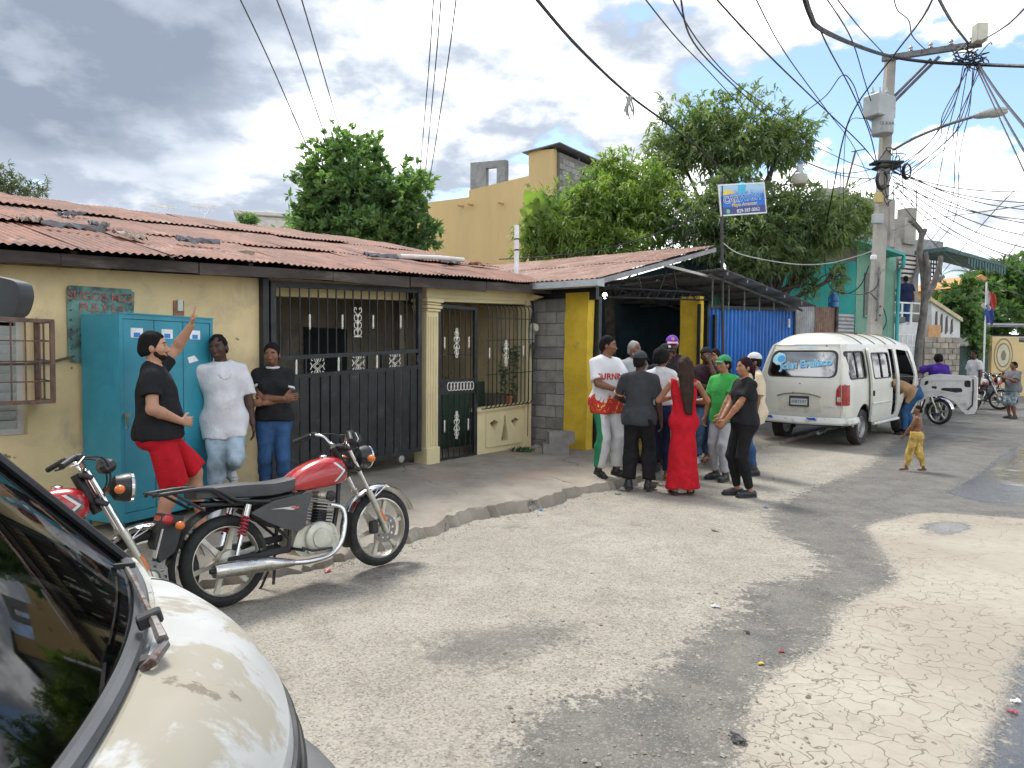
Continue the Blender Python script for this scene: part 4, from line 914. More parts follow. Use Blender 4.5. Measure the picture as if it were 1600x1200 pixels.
    m, nt, N, L, b = nodes('sign_print'); tc = N.new('ShaderNodeTexCoord'); sp = N.new('ShaderNodeSeparateXYZ'); L.new(tc.outputs['Object'], sp.inputs[0])
    nn = nz(nt, tc.outputs['Object'], 9, 5, .7, 1.0); zf = mth(nt, 'DIVIDE', sp.outputs[2], hb)
    cc = mxc(nt, rmp(nt, mth(nt, 'ADD', zf, mth(nt, 'MULTIPLY', mth(nt, 'SUBTRACT', nn, .5), .5)), .55, .85), (.02, .16, .62), (.42, .62, .80))
    cc = mxc(nt, rmp(nt, nn, .58, .66, 0, .6), cc, (.10, .55, .85)); cc = mxc(nt, rmp(nt, zf, .24, .28, 1, 0), cc, (.06, .06, .22)); L.new(cc, b.inputs['Base Color']); b.inputs['Roughness'].default_value = .4
    MB().box((wb/2, 0, hb/2), (wb, .02, hb)).build('face', m, bd)
    edge = MB().sheet([(-.015, -.015), (wb+.015, -.015), (wb+.015, hb+.015), (-.015, hb+.015)], [[(.012, .012), (wb-.012, .012), (wb-.012, hb-.012), (.012, hb-.012)]], lambda u, v, w: (u, w-.014, v), .028); edge.build('rim', pm('sticker_white', (.78, .8, .82)), bd)
    TXM = lambda x, z, dep: Matrix.Translation((x*wb, -dep, z*hb)) @ Matrix.Rotation(pi/2, 4, 'X') @ Matrix.Rotation(radians(2), 4, 'Z')
    navy, whm, ylm = pm('print_navy', (.03, .03, .13), .5, bmp=0), pm('print_white', (.8, .82, .85), .5, bmp=0), pm('print_yellow', (.85, .60, .08), .5, bmp=0)
    text_on('CAR', hb*.30, 'lettering', navy, bd, TXM(.24, .50, .0135), bold=.001*hb); text_on('CAR', hb*.30, 'lettering', whm, bd, TXM(.24, .50, .012), bold=.018*hb)
    text_on('WASH', hb*.30, 'lettering', pm('print_blue', (.03, .06, .42), .5, bmp=0), bd, TXM(.66, .54, .0135), shear=.2, bold=.001*hb); text_on('WASH', hb*.30, 'lettering', pm('print_cyan', (.35, .65, .85), .5, bmp=0), bd, TXM(.66, .54, .012), shear=.2, bold=.017*hb)
    text_on('Mayo Amancer', hb*.165, 'lettering', ylm, bd, TXM(.52, .33, .0135), shear=.2, bold=.002*hb); text_on('829-387-0062', hb*.165, 'lettering', whm, bd, TXM(.60, .12, .0135), bold=.001*hb)
    MB().lathe([(.075*hb, 0), (.075*hb, .004)], 16, Matrix.Translation((.15*wb, -.0105, .12*hb)) @ Matrix.Rotation(pi/2, 4, 'X')).build('phone_badge', pm('print_green', (.15, .6, .35), .5, bmp=0), bd)
    MB().prism([(.05, .66), (.30, .70), (.34, .74), (.24, .80), (.18, .84), (.10, .79)], lambda u, v, w: (u*wb, -.0105-w, v*hb), 0, .002).build('car_picture', ylm, bd)
    MB().prism([(.40, .70), (.56, .72), (.60, .96), (.56, 1.06), (.48, 1.08), (.42, .98)], lambda u, v, w: (u*wb, -.0105-w, v*hb), 0, .002).build('worker_picture', pm('print_sky', (.08, .5, .72), .5, bmp=0), bd)
    # yard light on its own arm
    lpz = dpt(1250, 262, 18.3); pb = dpt(1206, 300, 18.6); yl = thing('yard_light', 'hanging dusk-to-dawn lamp with frosted shade between sign and utility pole', 'lamp', (pb.x, pb.y, ground_z(pb.x, pb.y)))
    o = Vector((pb.x, pb.y, ground_z(pb.x, pb.y))); L_ = lpz-o
    MB().tube([(0, 0, 0), (0, 0, pb.z-o.z+.25)], .03, 6).build('post', steel, yl); MB().tube([(0, 0, pb.z-o.z), (L_.x*.5, L_.y*.5, pb.z-o.z+.18), (L_.x, L_.y, L_.z+.03)], .022, 6).build('arm', steel, yl)
    Mx = Matrix.Translation(L_); g1 = pm('lamp_grey', (.42, .45, .48), .45, .4); MB().lathe([(.05, .08), (.075, .06), (.08, -.12), (.12, -.16), (.19, -.19), (.19, -.21)], 16, Mx).build('housing', g1, yl, smooth=True)
    MB().lathe([(.06, .16), (.06, .08)], 12, Mx).build('photocell', pm('photocell_blue', (.08, .16, .30), .4), yl)
    MB().lathe([(.185, -.205), (.20, -.25), (.17, -.42), (.12, -.46), (0, -.46)], 16, Mx).build('shade', pm('lamp_shade', (.55, .52, .42), .35, var=.1, trans=.25), yl, smooth=True)
    return BF, b1
BF, BLUE_END = make_carwash()
# ================================================================== trees
def leaf_mat(name, cols, trl=.35, rough=.5):
    m, nt, N, L, b = nodes(name); out = N['Material Output']; g = N.new('ShaderNodeNewGeometry')
    c = mxc(nt, g.outputs['Random Per Island'], cols[0], cols[1]); c = mxc(nt, rmp(nt, nz(nt, g.outputs['Position'], .9, 3, .6), .42, .66), c, cols[2])
    L.new(c, b.inputs['Base Color']); b.inputs['Roughness'].default_value = rough; b.inputs['Specular IOR Level'].default_value = .35
    t = N.new('ShaderNodeBsdfTranslucent'); c2 = mxc(nt, 1.0, c, (1.3, 1.5, .55), 'MULTIPLY'); L.new(c2, t.inputs[0])
    mx = N.new('ShaderNodeMixShader'); mx.inputs[0].default_value = trl; L.new(b.outputs[0], mx.inputs[1]); L.new(t.outputs[0], mx.inputs[2]); L.new(mx.outputs[0], out.inputs[0]); MATS[name] = m; return m
def leaves_mesh(name, tips, dirs, per, ln, wd, droop, spread, rs, up=.25):
    """whorls of leaves at twig tips, each leaf two folded quads"""
    n = len(tips); k = n*per
    T = np.repeat(tips, per, 0)+rs.normal(0, .03, (k, 3)); D = np.repeat(dirs, per, 0)
    A = rs.normal(0, 1, (k, 3))*spread+D; A[:, 2] += up; A /= np.linalg.norm(A, axis=1, keepdims=True)+1e-9
    L = ln*(.6+.7*rs.rand(k, 1)); W = wd*(.7+.6*rs.rand(k, 1))
    U = np.cross(A, np.array([0, 0, 1.0])+rs.normal(0, .5, (k, 3))); U /= np.linalg.norm(U, axis=1, keepdims=True)+1e-9
    mid = T+A*L*.5; B = A.copy(); B[:, 2] -= droop*(.5+rs.rand(k)); B /= np.linalg.norm(B, axis=1, keepdims=True)
    tip = mid+B*L*.5; q = W*.5
    V = np.stack([T-U*q*.25, T+U*q*.25, mid+U*q, mid-U*q, tip+U*q*.12, tip-U*q*.12], 1).reshape(-1, 3)
    base = np.arange(k)[:, None]*6; F = np.concatenate([base+np.array([[0, 1, 2, 3]]), base+np.array([[3, 2, 4, 5]])], 1).reshape(-1, 4)
    me = bpy.data.meshes.new(name); me.vertices.add(len(V)); me.vertices.foreach_set('co', V.ravel().astype(np.float32))
    me.loops.add(F.size); me.loops.foreach_set('vertex_index', F.ravel().astype(np.int32)); me.polygons.add(len(F)); me.polygons.foreach_set('loop_start', np.arange(0, F.size, 4, dtype=np.int32)); me.update(calc_edges=True)
    return me
BARK = pm('bark', (.10, .08, .065), .95, var=.3, scale=6, bmp=.7, bscale=25, bdist=.02, dirt=(.17, .15, .13), dirt_at=(.5, .7), dscale=5)
def tree(name, label, base, clumps, leafm, ntips, per=8, ln=.2, wd=.05, droop=.6, spread=.7, seed=0, tr=.16, up=.25, group=None, fork=None):
    """clumps: (centre, (rx, ry, rz)) in world space; limbs run from the trunk to each clump"""
    rs = np.random.RandomState(seed); r = random.Random(seed); base = Vector(base)
    root = thing(name, label, 'tree', base, 0, group)
    C = [(Vector(c)-base, rr) for c, rr in clumps]; low = min(c.z-rr[2] for c, rr in C)
    cen = sum((c for c, _ in C), Vector())/len(C); fk = Vector((cen.x*.35, cen.y*.35, max(.8, low*.9 if fork is None else fork)))
    wood = MB(); wood.tube(spline([(0, 0, -.1), (fk.x*.3+r.uniform(-.1, .1), fk.y*.3, fk.z*.4), tuple(fk)], 4), [tr*1.25]+[tr]*7+[tr*.8], 9)
    tips = []; dirs = []; vol = [rr[0]*rr[1]*rr[2] for _, rr in C]; tot = sum(v**.75 for v in vol)
    for (c, rr), v in zip(C, vol):
        k = int(ntips*v**.75/tot); g = rs.normal(0, 1, (k, 3)); g /= np.linalg.norm(g, axis=1, keepdims=True); rad = rs.rand(k, 1)**.42*(1+.22*(rs.rand(k, 1) > .86))
        lump = 1.06+.30*np.sin(g[:, :1]*5+seed)*np.cos(g[:, 1:2]*6+2)+.18*np.sin(g[:, 2:]*8+c.x*3)
        tips.append(np.array(c)+g*rad*lump*np.array(rr)); dirs.append(g*.8)
        m1 = fk.lerp(c, .5)+Vector((r.uniform(-.2, .2), r.uniform(-.2, .2), r.uniform(-.1, .25))); pts = spline([tuple(fk), tuple(m1), tuple(c)], 4)
        wood.tube(pts, [tr*.6*(1-.75*i/(len(pts)-1)) for i in range(len(pts))], 6)
        for j in range(7):
            e = c+Vector(tuple(tips[-1][r.randrange(k)]-np.array(c)))*.9; a = m1.lerp(c, r.uniform(.2, 1)); wood.tube([a, a.lerp(e, .5)+Vector((0, 0, .1)), e], [tr*.2, tr*.13, tr*.05], 4)
    o = wood.build('trunk', BARK, root, smooth=60, fix=False)
    me = leaves_mesh('crown', np.concatenate(tips), np.concatenate(dirs), per, ln, wd, droop, spread, rs, up); me.materials.append(leafm)
    link(bpy.data.objects.new('crown', me), root); return root
def cl(px, py, d, rpx, rpy=None, rd=None):    # a clump given where it shows in the photograph and how far away it is
    p = dpt(px, py, d); k = d/FPX; rpy = rpy or rpx; return (p, (rpx*k, (rd or (rpx+rpy)/2)*k, rpy*k))
LM = leaf_mat('mango_leaf', ((.17, .22, .12), (.24, .29, .155), (.12, .175, .095)), .5)
LM2 = leaf_mat('mango_leaf_light', ((.19, .27, .075), (.27, .35, .11), (.13, .21, .065)), .5)
LA = leaf_mat('almond_leaf', ((.14, .23, .11), (.20, .30, .14), (.11, .19, .10)), .5)
LF = leaf_mat('far_leaf', ((.09, .17, .06), (.14, .22, .08), (.06, .12, .05)), .4)
def gb(px, d): p = dpt(px, 560, d); return (p.x, p.y, ground_z(p.x, min(p.y, 25)))
tree('almond_tree', 'dense green tree with pointed tops rising behind the yellow house roof', gb(548, 20), [cl(532, 246, 20, 44, 38), cl(505, 305, 20, 40, 50), cl(560, 305, 19.7, 50, 60), cl(588, 240, 20.2, 14, 24), cl(615, 320, 20, 42, 58), cl(648, 300, 20.3, 22, 36), cl(655, 370, 20, 32, 30), cl(560, 365, 20, 90, 40), cl(482, 350, 20, 26, 40)], LA, 2100, 9, .19, .10, .35, .75, 3, .17, .45)
tree('mango_tree', 'large mango tree with an open rounded top behind the car wash sign', gb(1150, 20.5), [cl(1085, 200, 20.5, 58, 42), cl(1160, 208, 20.2, 70, 52), cl(1230, 218, 20.5, 44, 40), cl(1060, 235, 20.8, 50, 42), cl(1130, 235, 20, 60, 35), cl(1215, 235, 20.3, 48, 28), cl(1030, 275, 20.5, 40, 34)], LM, 1500, 8, .26, .055, .9, .75, 5, .15, .15, fork=4.2)
tree('mango_tree', 'broad dark mango tree hanging low over the shed roof and teal wall', gb(1190, 18.6), [cl(1100, 350, 18.5, 62, 48), cl(1170, 375, 18.2, 66, 52), cl(1245, 360, 18.6, 62, 50), cl(1310, 350, 18.8, 50, 40), cl(1230, 320, 18.9, 60, 34), cl(1185, 412, 17.9, 40, 24), cl(1250, 408, 18.1, 30, 20), cl(1310, 432, 18, 10, 22), cl(1262, 445, 18, 14, 16), cl(1340, 335, 19, 26, 24), cl(1145, 300, 18.8, 46, 34)], LM, 2300, 8, .24, .05, .9, .75, 7, .16, .1)
tree('mango_tree', 'light green mango tree between the tall yellow building and the shed roof', gb(960, 19), [cl(985, 300, 19.6, 62, 46), cl(930, 330, 19, 60, 52), cl(870, 360, 18.6, 46, 44), cl(1010, 350, 19, 62, 46), cl(830, 375, 18.4, 24, 34), cl(955, 275, 19.8, 34, 26), cl(940, 385, 18.4, 80, 26)], LM2, 2300, 8, .24, .052, .95, .75, 9, .14, .1)
# banana-like leaves poking up beside the light green tree
def banana():
    p = gb(848, 18.2); rt = thing('banana_plant', 'few broad banana leaves standing left of the light green mango', 'plant', p)
    b = Vector(p)
    for k, (px, py, px2, py2) in enumerate(((838, 345, 820, 296), (842, 345, 840, 298), (850, 345, 866, 305), (836, 352, 812, 325), (846, 350, 852, 300))):
        a, e = dpt(px, py, 18.2)-b, dpt(px2, py2, 18.2+.2*(k-2))-b; m = a.lerp(e, .55)+Vector((0, 0, .12)); pts = spline([tuple(a), tuple(m), tuple(e)], 5); mb = MB(); w = [.05, .12, .17, .18, .18, .17, .15, .12, .08, .03, .005][:len(pts)]
        sd = (e-a).cross(Vector((0, 1, .3))).normalized(); vs = []; fs = []
        for i, q in enumerate(pts): vs += [q-sd*w[i], q+Vector((0, .02, -.03)), q+sd*w[i]]
        for i in range(len(pts)-1): fs += [(i*3, i*3+1, i*3+4, i*3+3), (i*3+1, i*3+2, i*3+5, i*3+4)]
        mb.add(vs, fs).build('leaf', LM2, rt, fix=False)
    MB().tube([(0, 0, 0), tuple(dpt(843, 350, 18.2)-b)], [.12, .06], 8).build('stem', pm('banana_stem', (.12, .15, .05), .7), rt)
banana()
# far trees at the end of the street and to the left
tree('far_tree', 'wispy tree tops at the far left above the roof ridge', gb(20, 34), [cl(8, 285, 34, 22, 18), cl(45, 297, 34, 30, 14), cl(-30, 280, 34, 30, 24)], leaf_mat('wispy_leaf', ((.10, .13, .07), (.14, .17, .10), (.08, .10, .06)), .3), 420, 7, .3, .05, .7, .8, 21, .12)
tree('far_tree', 'small tree top peeking over the house ridge right of the aerials', gb(388, 30), [cl(388, 347, 30, 10, 10), cl(384, 362, 30, 12, 12)], LA, 160, 7, .25, .1, .4, .8, 22, .08)
tree('far_tree', 'bushy green tree behind the flag at the end of the street', gb(1545, 40), [cl(1515, 470, 38, 40, 34), cl(1560, 455, 40, 44, 34), cl(1600, 450, 42, 40, 40), cl(1530, 510, 36, 40, 30)], LF, 1500, 8, .42, .16, .5, .8, 23, .2)
tree('far_tree', 'taller green tree at the right edge behind the dark roof', gb(1625, 46), [cl(1585, 440, 46, 40, 26), cl(1650, 430, 46, 60, 40), cl(1625, 480, 45, 60, 40), cl(1560, 435, 48, 24, 18)], LF, 1300, 8, .5, .18, .5, .8, 24, .2)
tree('hedge_bush', 'green creeper bush beside the white stair balustrade', gb(1508, 27), [cl(1508, 505, 27, 22, 36), cl(1490, 478, 27.5, 22, 16), cl(1520, 535, 27, 18, 24)], LA, 700, 8, .22, .11, .5, .8, 25, .08)
def palm(px, py, d, label, seed):
    c = dpt(px, py, d); p = Vector(gb(px, d)); rt = thing('palm_tree', label, 'palm', p, 0, 'palms at the end of the street'); h = c-p; r = random.Random(seed)
    MB().tube(spline([(0, 0, 0), (h.x*.4+.2, 0, h.z*.5), tuple(h)], 5), [.22]+[.16]*9+[.12], 8).build('trunk', BARK, rt, smooth=True)
    for k in range(13):
        a = 2*pi*k/13+r.uniform(-.2, .2); L = r.uniform(1.7, 2.3); up = r.uniform(-.1, .9); mb = MB(); pts = []
        for i in range(9): t = i/8; pts.append(h+Vector((cos(a)*L*t, sin(a)*L*t, up*L*t-1.1*L*t*t*.75)))
        mb.tube(pts, [.02*(1-i/9)+.004 for i in range(9)], 4)
        for i in range(1, 9):
            for j in range(3):
                q = pts[i-1].lerp(pts[i], j/3); d_ = (pts[i]-pts[i-1]).normalized(); sd = d_.cross(Vector((0, 0, 1))).normalized()
                for sg in (-1, 1):
                    e = q+sd*sg*.42*(1.1-i/10)+d_*.16+Vector((0, 0, -.14)); mb.add([q-d_*.025, q+d_*.025, e], [(0, 1, 2)])
        mb.build('frond', LF, rt, fix=False)
palm(1522, 430, 44, 'palm with spreading fronds above the bushy tree by the flag', 1); palm(1592, 425, 50, 'smaller palm at the right edge above the dark roof', 2)
# ================================================================== buildings behind and up the street
def make_backdrop():
    # ---- tall yellow building
    ty = pm('tall_yellow_plaster', (.62, .45, .22), .9, var=.06, scale=.6, bmp=.2, bscale=8, bdist=.02, dirt=(.48, .35, .18), dirt_at=(.5, .8), dscale=.5, dirt2=(.40, .27, .14), dirt2_at=(.60, .74), d2scale=1.6, stretch=(1, 1, .18), world=True)
    gb_ = pm('grey_blockwork', (.27, .275, .275), .95, var=.2, scale=3, bmp=.4, bscale=25, bdist=.01, dirt=(.18, .18, .18), dirt_at=(.5, .75), dscale=1.2, world=True)
    tin = pm('old_tin', (.17, .17, .18), .6, .3, var=.25, scale=3)
    c = dpt(867, 300, 25.5); F = Frame(c, HANG+pi/2); F2 = Frame(c, HANG)
    rt = thing('tall_building', 'tall windowless yellow building with unplastered grey block tower', 'building', (c.x, c.y, 0), HANG+pi/2)
    P = [F.px(*p) for p in ((867, 234), (829, 237), (829, 276), (736, 298), (736, 309), (648, 320))]
    poly = [(0, -.5)]+[(s, z) for s, z in P[:1]]+[(s, z) for s, z in P[1:]]+[(P[-1][0], -.5)]
    poly[1] = (0, P[0][1]); MB().prism(poly, lambda u, v, w: (u, w, v), -.12, .12).build('wall', ty, rt)
    W = F2.px(946, 300)[0]
    z0 = P[0][1]; bw = tag(bpy.data.objects.new('block_wall', None)); link(bw, rt)
    mo = MATS['mortar']; MB().box((.0, -W/2-.13, z0/2), (.2, W, z0-.15)).build('mortar_bed', mo, bw); r = random.Random(3)
    bms = [MATS['concrete_block_%d' % i] for i in range(3)]
    bmesh_ = MB().box((0, 0, 0), (.22, .392, .19), ch=.008).mesh('block')
    meshes = []
    for mm in bms: q = bmesh_.copy(); q.materials.append(mm); meshes.append(q)
    z = z0-2.55
    while z < z0-.3:
        k = 0; y = -.13-(.2 if int(z*5) % 2 else 0)
        while y > -W-.1: o = bpy.data.objects.new('block', r.choice(meshes)); link(o, bw); o.location = (.012+r.uniform(-.006, .006)-.02, y-.2, z); y -= .4
        z += .2
    MB().box((P[1][0]/2, -W/2, z0-.12), (P[1][0]-.1, W-.2, .1)).build('slab', gb_, rt)
    rf = MB().prism([(-.35, z0+.11), (P[1][0]+.2, z0+.03), (P[1][0]+.2, z0+.07), (-.35, z0+.15)], lambda u, v, w: (u, w, v), -W-.5, .25).build('roof', tin, rt)
    for y in (-.05, -W*.45, -W+.05): MB().box((.05, y, z0+.08), (.08, .08, .2)).build('post', gb_, rf); 
    wa, wz = F.px(790, 290, .0); wb, wz2 = F.px(737, 258, .0)
    q0, q1 = F.px(792, 275, 0)[0], F.px(737, 275, 0)[0]; zb, zt = F.px(765, 292, 0)[1], F.px(737, 255, 0)[1]; o0, o1 = F.px(778, 275, 0)[0], F.px(761, 275, 0)[0]
    MB().sheet([(q0, zb-.3), (q1, zb-.5), (q1, zt), (q0, zt-.15)], [[(o0, zb-.1), (o1, zb-.1), (o1, zt-.32), (o0, zt-.36)]], lambda u, v, w: (u, -.1+w, v), .18).build('parapet_frame', gb_, rt)
    for px, py in ((723, 322), (738, 320), (785, 318)): s, z = F.px(px, py, .12); MB().tube([(s, .1, z), (s-.05, .5, z-.03)], .05, 6).build('drain_spout', ty, rt)
    # ---- pale low building behind the almond tree
    p = dpt(450, 350, 40); o = thing('far_house', 'pale roof edge just visible left of the dense almond tree', 'building', (p.x, p.y, 0), .3)
    MB().box((0, 0, p.z/2), (5, 4, p.z), ch=.05).build('wall', pm('pale_plaster', (.55, .53, .5), .9), o); MB().box((0, 0, p.z+.1), (5.4, 4.4, .2), ch=.03).build('roof', pm('pale_plaster', (.55, .53, .5), .9), o)
    # ---- tin fence beyond the blue gate
    a = BF.pt(BLUE_END+.08, .1); fa = HANG-radians(24); FF = Frame(a, fa); L = FF.px(1333, 500)[0]; z1 = FF.px(1290, 480)[1]
    fn = thing('tin_fence', 'patched fence of grey and rusty corrugated sheets beyond the blue gate', 'fence', (a.x, a.y, 0), fa)
    gm, rm = MATS['galvanised_sheet'], sheet_mat('rusty_fence_sheet', (.24, .15, .11), (.33, .22, .17), (.16, .10, .075), (.45, .6))
    x = 0; i = 0; ws = [.62, .66, .5, .72]; tot = L
    specs = ((.0, .38, gm, 0), (.36, .62, rm, 0), (.60, .74, rm, 0), (.74, 1.0, gm, 1))
    for f0, f1, mt, hz in specs:
        w = (f1-f0)*L+.03; h = z1-.05*hz*3
        mb = corrugated(w, h, .08, .01, 5, 1, 0, i) if not hz else corrugated(h, w, .10, .014, 5, 1, 0, i)
        o = mb.build('sheet', mt, fn, smooth=60, fix=False)
        M = Matrix(((1, 0, 0), (0, 0, -1), (0, 1, 0))).to_4x4() if not hz else Matrix(((0, 1, 0), (0, 0, 1), (1, 0, 0))).to_4x4()
        M.translation = (f0*L, -.01*(i % 2), 0); o.matrix_local = M; i += 1
    MB().box((L*.5, .05, z1-.2), (L, .05, .08)).build('rail', MATS['old_timber'], fn); MB().box((L*.70, -.02, z1/2), (.08, .08, z1+.05)).build('post', MATS['old_timber'], fn)
    # water bottle standing on the fence side shelf
    q = dpt(1302, 480, a.y+2.2); wb_ = thing('water_bottle', 'big blue water bottle standing above the tin fence', 'bottle', (q.x, q.y, 0)); bl = pm('bottle_blue', (.05, .22, .60), .15, var=.1, bmp=0, trans=.5)
    MB().lathe([(.12, q.z-.02), (.14, q.z), (.14, q.z+.12), (.13, q.z+.14), (.14, q.z+.16), (.14, q.z+.27), (.10, q.z+.35), (.035, q.z+.39), (.035, q.z+.45), (0, q.z+.45)], 16).build('bottle_body', bl, wb_, smooth=True)
    MB().tube([(0, 0, .1), (0, 0, q.z-.02)], .05, 6).build('stand', MATS['old_timber'], wb_)
    # ---- teal house
    t1 = pm('teal_paint', (.035, .33, .30), .85, var=.12, scale=1.5, bmp=.3, bscale=14, bdist=.01, dirt=(.10, .16, .15), dirt_at=(.62, .78), dscale=1.2, world=True); t2 = pm('pale_green_paint', (.17, .33, .25), .85, var=.1, scale=1.5, dirt=(.11, .20, .16), dirt_at=(.55, .75), dscale=1.8, world=True)
    bare = pm('bare_render', (.23, .20, .165), .95, var=.25, scale=2.5, bmp=.3, dirt=(.09, .085, .08), dirt_at=(.5, .68), dscale=2, world=True)
    tc_ = dpt(1336, 480, 21.5); TF = Frame(tc_, radians(6)); th = thing('teal_house', 'teal and pale green house wall behind the utility pole', 'house', (tc_.x, tc_.y, 0), TF.a)
    sl = TF.px(1150, 450)[0]; zt = TF.px(1300, 385)[1]; zc = TF.px(1300, 408)[1]
    MB().prism([(sl, 0), (0, 0), (0, zc), (sl, zc)], lambda u, v, w: (u, w, v), 0, .2).build('wall', t1, th)
    MB().prism([(sl, zc), (0, zc), (0, zt), (sl, zt+.1)], lambda u, v, w: (u, w, v), .02, .2).build('bare_band', bare, th)
    GF = Frame(tc_, radians(34)); sg = GF.px(1398, 450)[0]; da = GF.a-TF.a
    def g2(u, v, w): p = Vector((u*cos(da)-w*sin(da), u*sin(da)+w*cos(da), v)); return p
    MB().prism([(0, 0), (sg, 0), (sg, zt-.1), (0, zt-.02)], g2, -.02, .2).build('green_wall', t2, th)
    s, z = GF.px(1355, 455); w = MB().prism([(s-.22, z-.75), (s+.16, z-.75), (s+.16, z+.55), (s-.22, z+.55)], g2, -.05, -.025).build('window', pm('window_dark', (.07, .09, .08), .4), th); MB().prism([(s-.24, z-.80), (s+.18, z-.80), (s+.18, z-.75), (s-.24, z-.75)], g2, -.09, -.02).build('sill', t2, w)
    e0, ez0 = GF.px(1340, 384, -.3); e1, ez1 = GF.px(1412, 400, -.5)
    MB().prism([(e0-2.2, ez0+.06), (e0, ez0+.05), (e1, ez1), (e1, ez1+.09), (e0, ez0+.13), (e0-2.2, ez0+.12)], g2, -.55, 2.5).build('roof_edge', pm('teal_trim', (.06, .36, .33), .6), th)
    MB().prism([(sl, zt+.12), (.1, zt+.0), (.1, zt+.06), (sl, zt+.20)], lambda u, v, w: (u, w, v), -.3, 2).build('roof_sheet', tin, th)
    tp = pm('teal_pipe', (.05, .42, .42), .4); MB().tube([g2(e1, ez1, -.5), g2(e1, ez1-.28, -.5), g2(sg, ez1-.36, -.12), g2(sg-.02, .1, -.10)], .06, 8).build('drain_pipe', tp, th, smooth=True)
    # ---- unfinished grey two-storey house
    uc = dpt(1400, 460, 27); U = Frame(uc, HANG-radians(25)); un = thing('unfinished_house', 'unfinished grey block house with bare columns and rebar behind the pole', 'building', (uc.x, uc.y, 0), U.a)
    fc = lambda u, v, w: (u, w, v)
    def ub(px0, py0, px1, py1, nm, t0=0, t1=.25, mt=gb_):
        a, b = U.px(px0, py1, t0), U.px(px1, py0, t0); return MB().prism([(a[0], a[1]), (b[0], a[1]), (b[0], b[1]), (a[0], b[1])], fc, t0, t1).build(nm, mt, un)
    s = pm('grey_render', (.34, .32, .29), .95, var=.2, scale=1.5, bmp=.3, dirt=(.22, .2, .18), dirt_at=(.5, .72), dscale=1.5, world=True)
    ub(1390, 312, 1399, 385, 'column', 0, .4, s); ub(1413, 342, 1432, 380, 'column', 0, .5, s); ub(1421, 326, 1433, 343, 'column', 0, .5, s); ub(1395, 376, 1437, 470, 'wall', .1, .4, s); ub(1440, 378, 1474, 400, 'parapet', .2, .5, gb_); ub(1291, 296, 1307, 312, 'column', 0, .5, s); ub(1312, 294, 1327, 318, 'column', 0, .5, s); ub(1280, 312, 1372, 400, 'upper_wall', .2, .5, gb_); ub(1395, 470, 1470, 560, 'lower_wall', .2, .5, s)
    ub(1411, 400, 1432, 433, 'stair_opening', -.02, .05, pm('dark_inside', (.03, .03, .032)))
    for k in range(5): ub(1411, 402+7*k, 1431, 404+7*k, 'stair_tread', -.2, -.03, pm('pale_plaster', (.55, .53, .5)))
    MB().prism([U.px(1420, 450, -.3), U.px(1424, 450, -.3), U.px(1446, 402, -.3), U.px(1440, 402, -.3)], fc, -.35, -.25).build('stair_stringer', tin, un)
    for px, py, l in ((1313, 270, 26), (1318, 262, 34), (1293, 280, 18), (1425, 305, 24), (1432, 296, 32), (1396, 300, 14), (1345, 296, 20), (1353, 300, 16)):
        a, b = U.px(px, py, .2), U.px(px, py+l, .2); MB().tube([(a[0], .2, a[1]), (b[0], .2, b[1]-.2)], .022, 4).build('rebar', MATS['rusty_iron'], un)
    a, b = U.px(1437, 395, -.4), U.px(1532, 418, -.4); aw = MB(); n = 14
    aw.prism([(a[0], a[1]-.05), (b[0], b[1]-.1), (b[0], b[1]), (a[0], a[1]+.1)], fc, -1.4, -.2)
    for k in range(n): u = a[0]+(b[0]-a[0])*(.35+.65*k/n); zz = b[1]-.1+(a[1]-b[1])*(.65-.65*k/n); d = .22+.18*((k*7) % 5)/5; aw.prism([(u, zz-d), (u+.09, zz-d-.05), (u+.11, zz), (u, zz)], fc, -1.39, -1.36)
    aw.build('torn_awning', pm('awning_green', (.06, .125, .125), .7, var=.2), un)
    lt = MB(); q0, q1 = U.px(1447, 398, -.15), U.px(1470, 440, -.15)
    for k in range(7): f = k/6; lt.tube([(q0[0]+(q1[0]-q0[0])*f, -.15, q0[1]), (q0[0]+(q1[0]-q0[0])*f, -.15, q1[1])], .03, 4); lt.tube([(q0[0], -.16, q0[1]+(q1[1]-q0[1])*f), (q1[0], -.16, q0[1]+(q1[1]-q0[1])*f)], .03, 4)
    lt.build('iron_screen', MATS['gate_black_paint'], un)
    # ---- raised white terrace with railing and balustrade stair
    vc = dpt(1400, 520, 24.5); V = Frame(vc, HANG-radians(30)); te = thing('terrace', 'white raised terrace with railing and broken balustrade stair', 'terrace', (vc.x, vc.y, 0), V.a); wh = pm('terrace_white', (.62, .63, .62), .85, var=.1, scale=2, dirt=(.38, .36, .33), dirt_at=(.55, .75), dscale=2, world=True)
    bg_ = pm('beige_block', (.36, .31, .24), .95, var=.2, scale=2, dirt=(.2, .18, .15), dirt_at=(.5, .7), dscale=2, world=True)
    A, B = V.px(1396, 525), V.px(1440, 504); MB().prism([(A[0]-.3, 0), (B[0], 0), (B[0], B[1]), (A[0]-.3, B[1])], fc, 0, 2.2).build('deck', wh, te)
    rl = MB(); za, zb_ = V.px(1400, 504)[1], V.px(1400, 472)[1]
    for f in (0, .5, 1): rl.box(((A[0]+B[0])/2, .06, za+(zb_-za)*f), (B[0]-A[0]+.2, .05, .05))
    for k in range(4): rl.box((A[0]+(B[0]-A[0])*k/3, .06, (za+zb_)/2), (.05, .05, zb_-za))
    rl.build('railing', pm('railing_white', (.72, .73, .74), .6), te)
    fx, fz = V.px(1388, 505, -.1); MB().box((fx+.55, -.02, za+.09), (.5, .24, .2), ch=.02).build('planter', pm('planter_grey', (.14, .15, .15), .8), te)
    q = [V.px(*p, -.1) for p in ((1456, 468), (1500, 497), (1500, 540), (1456, 540))]
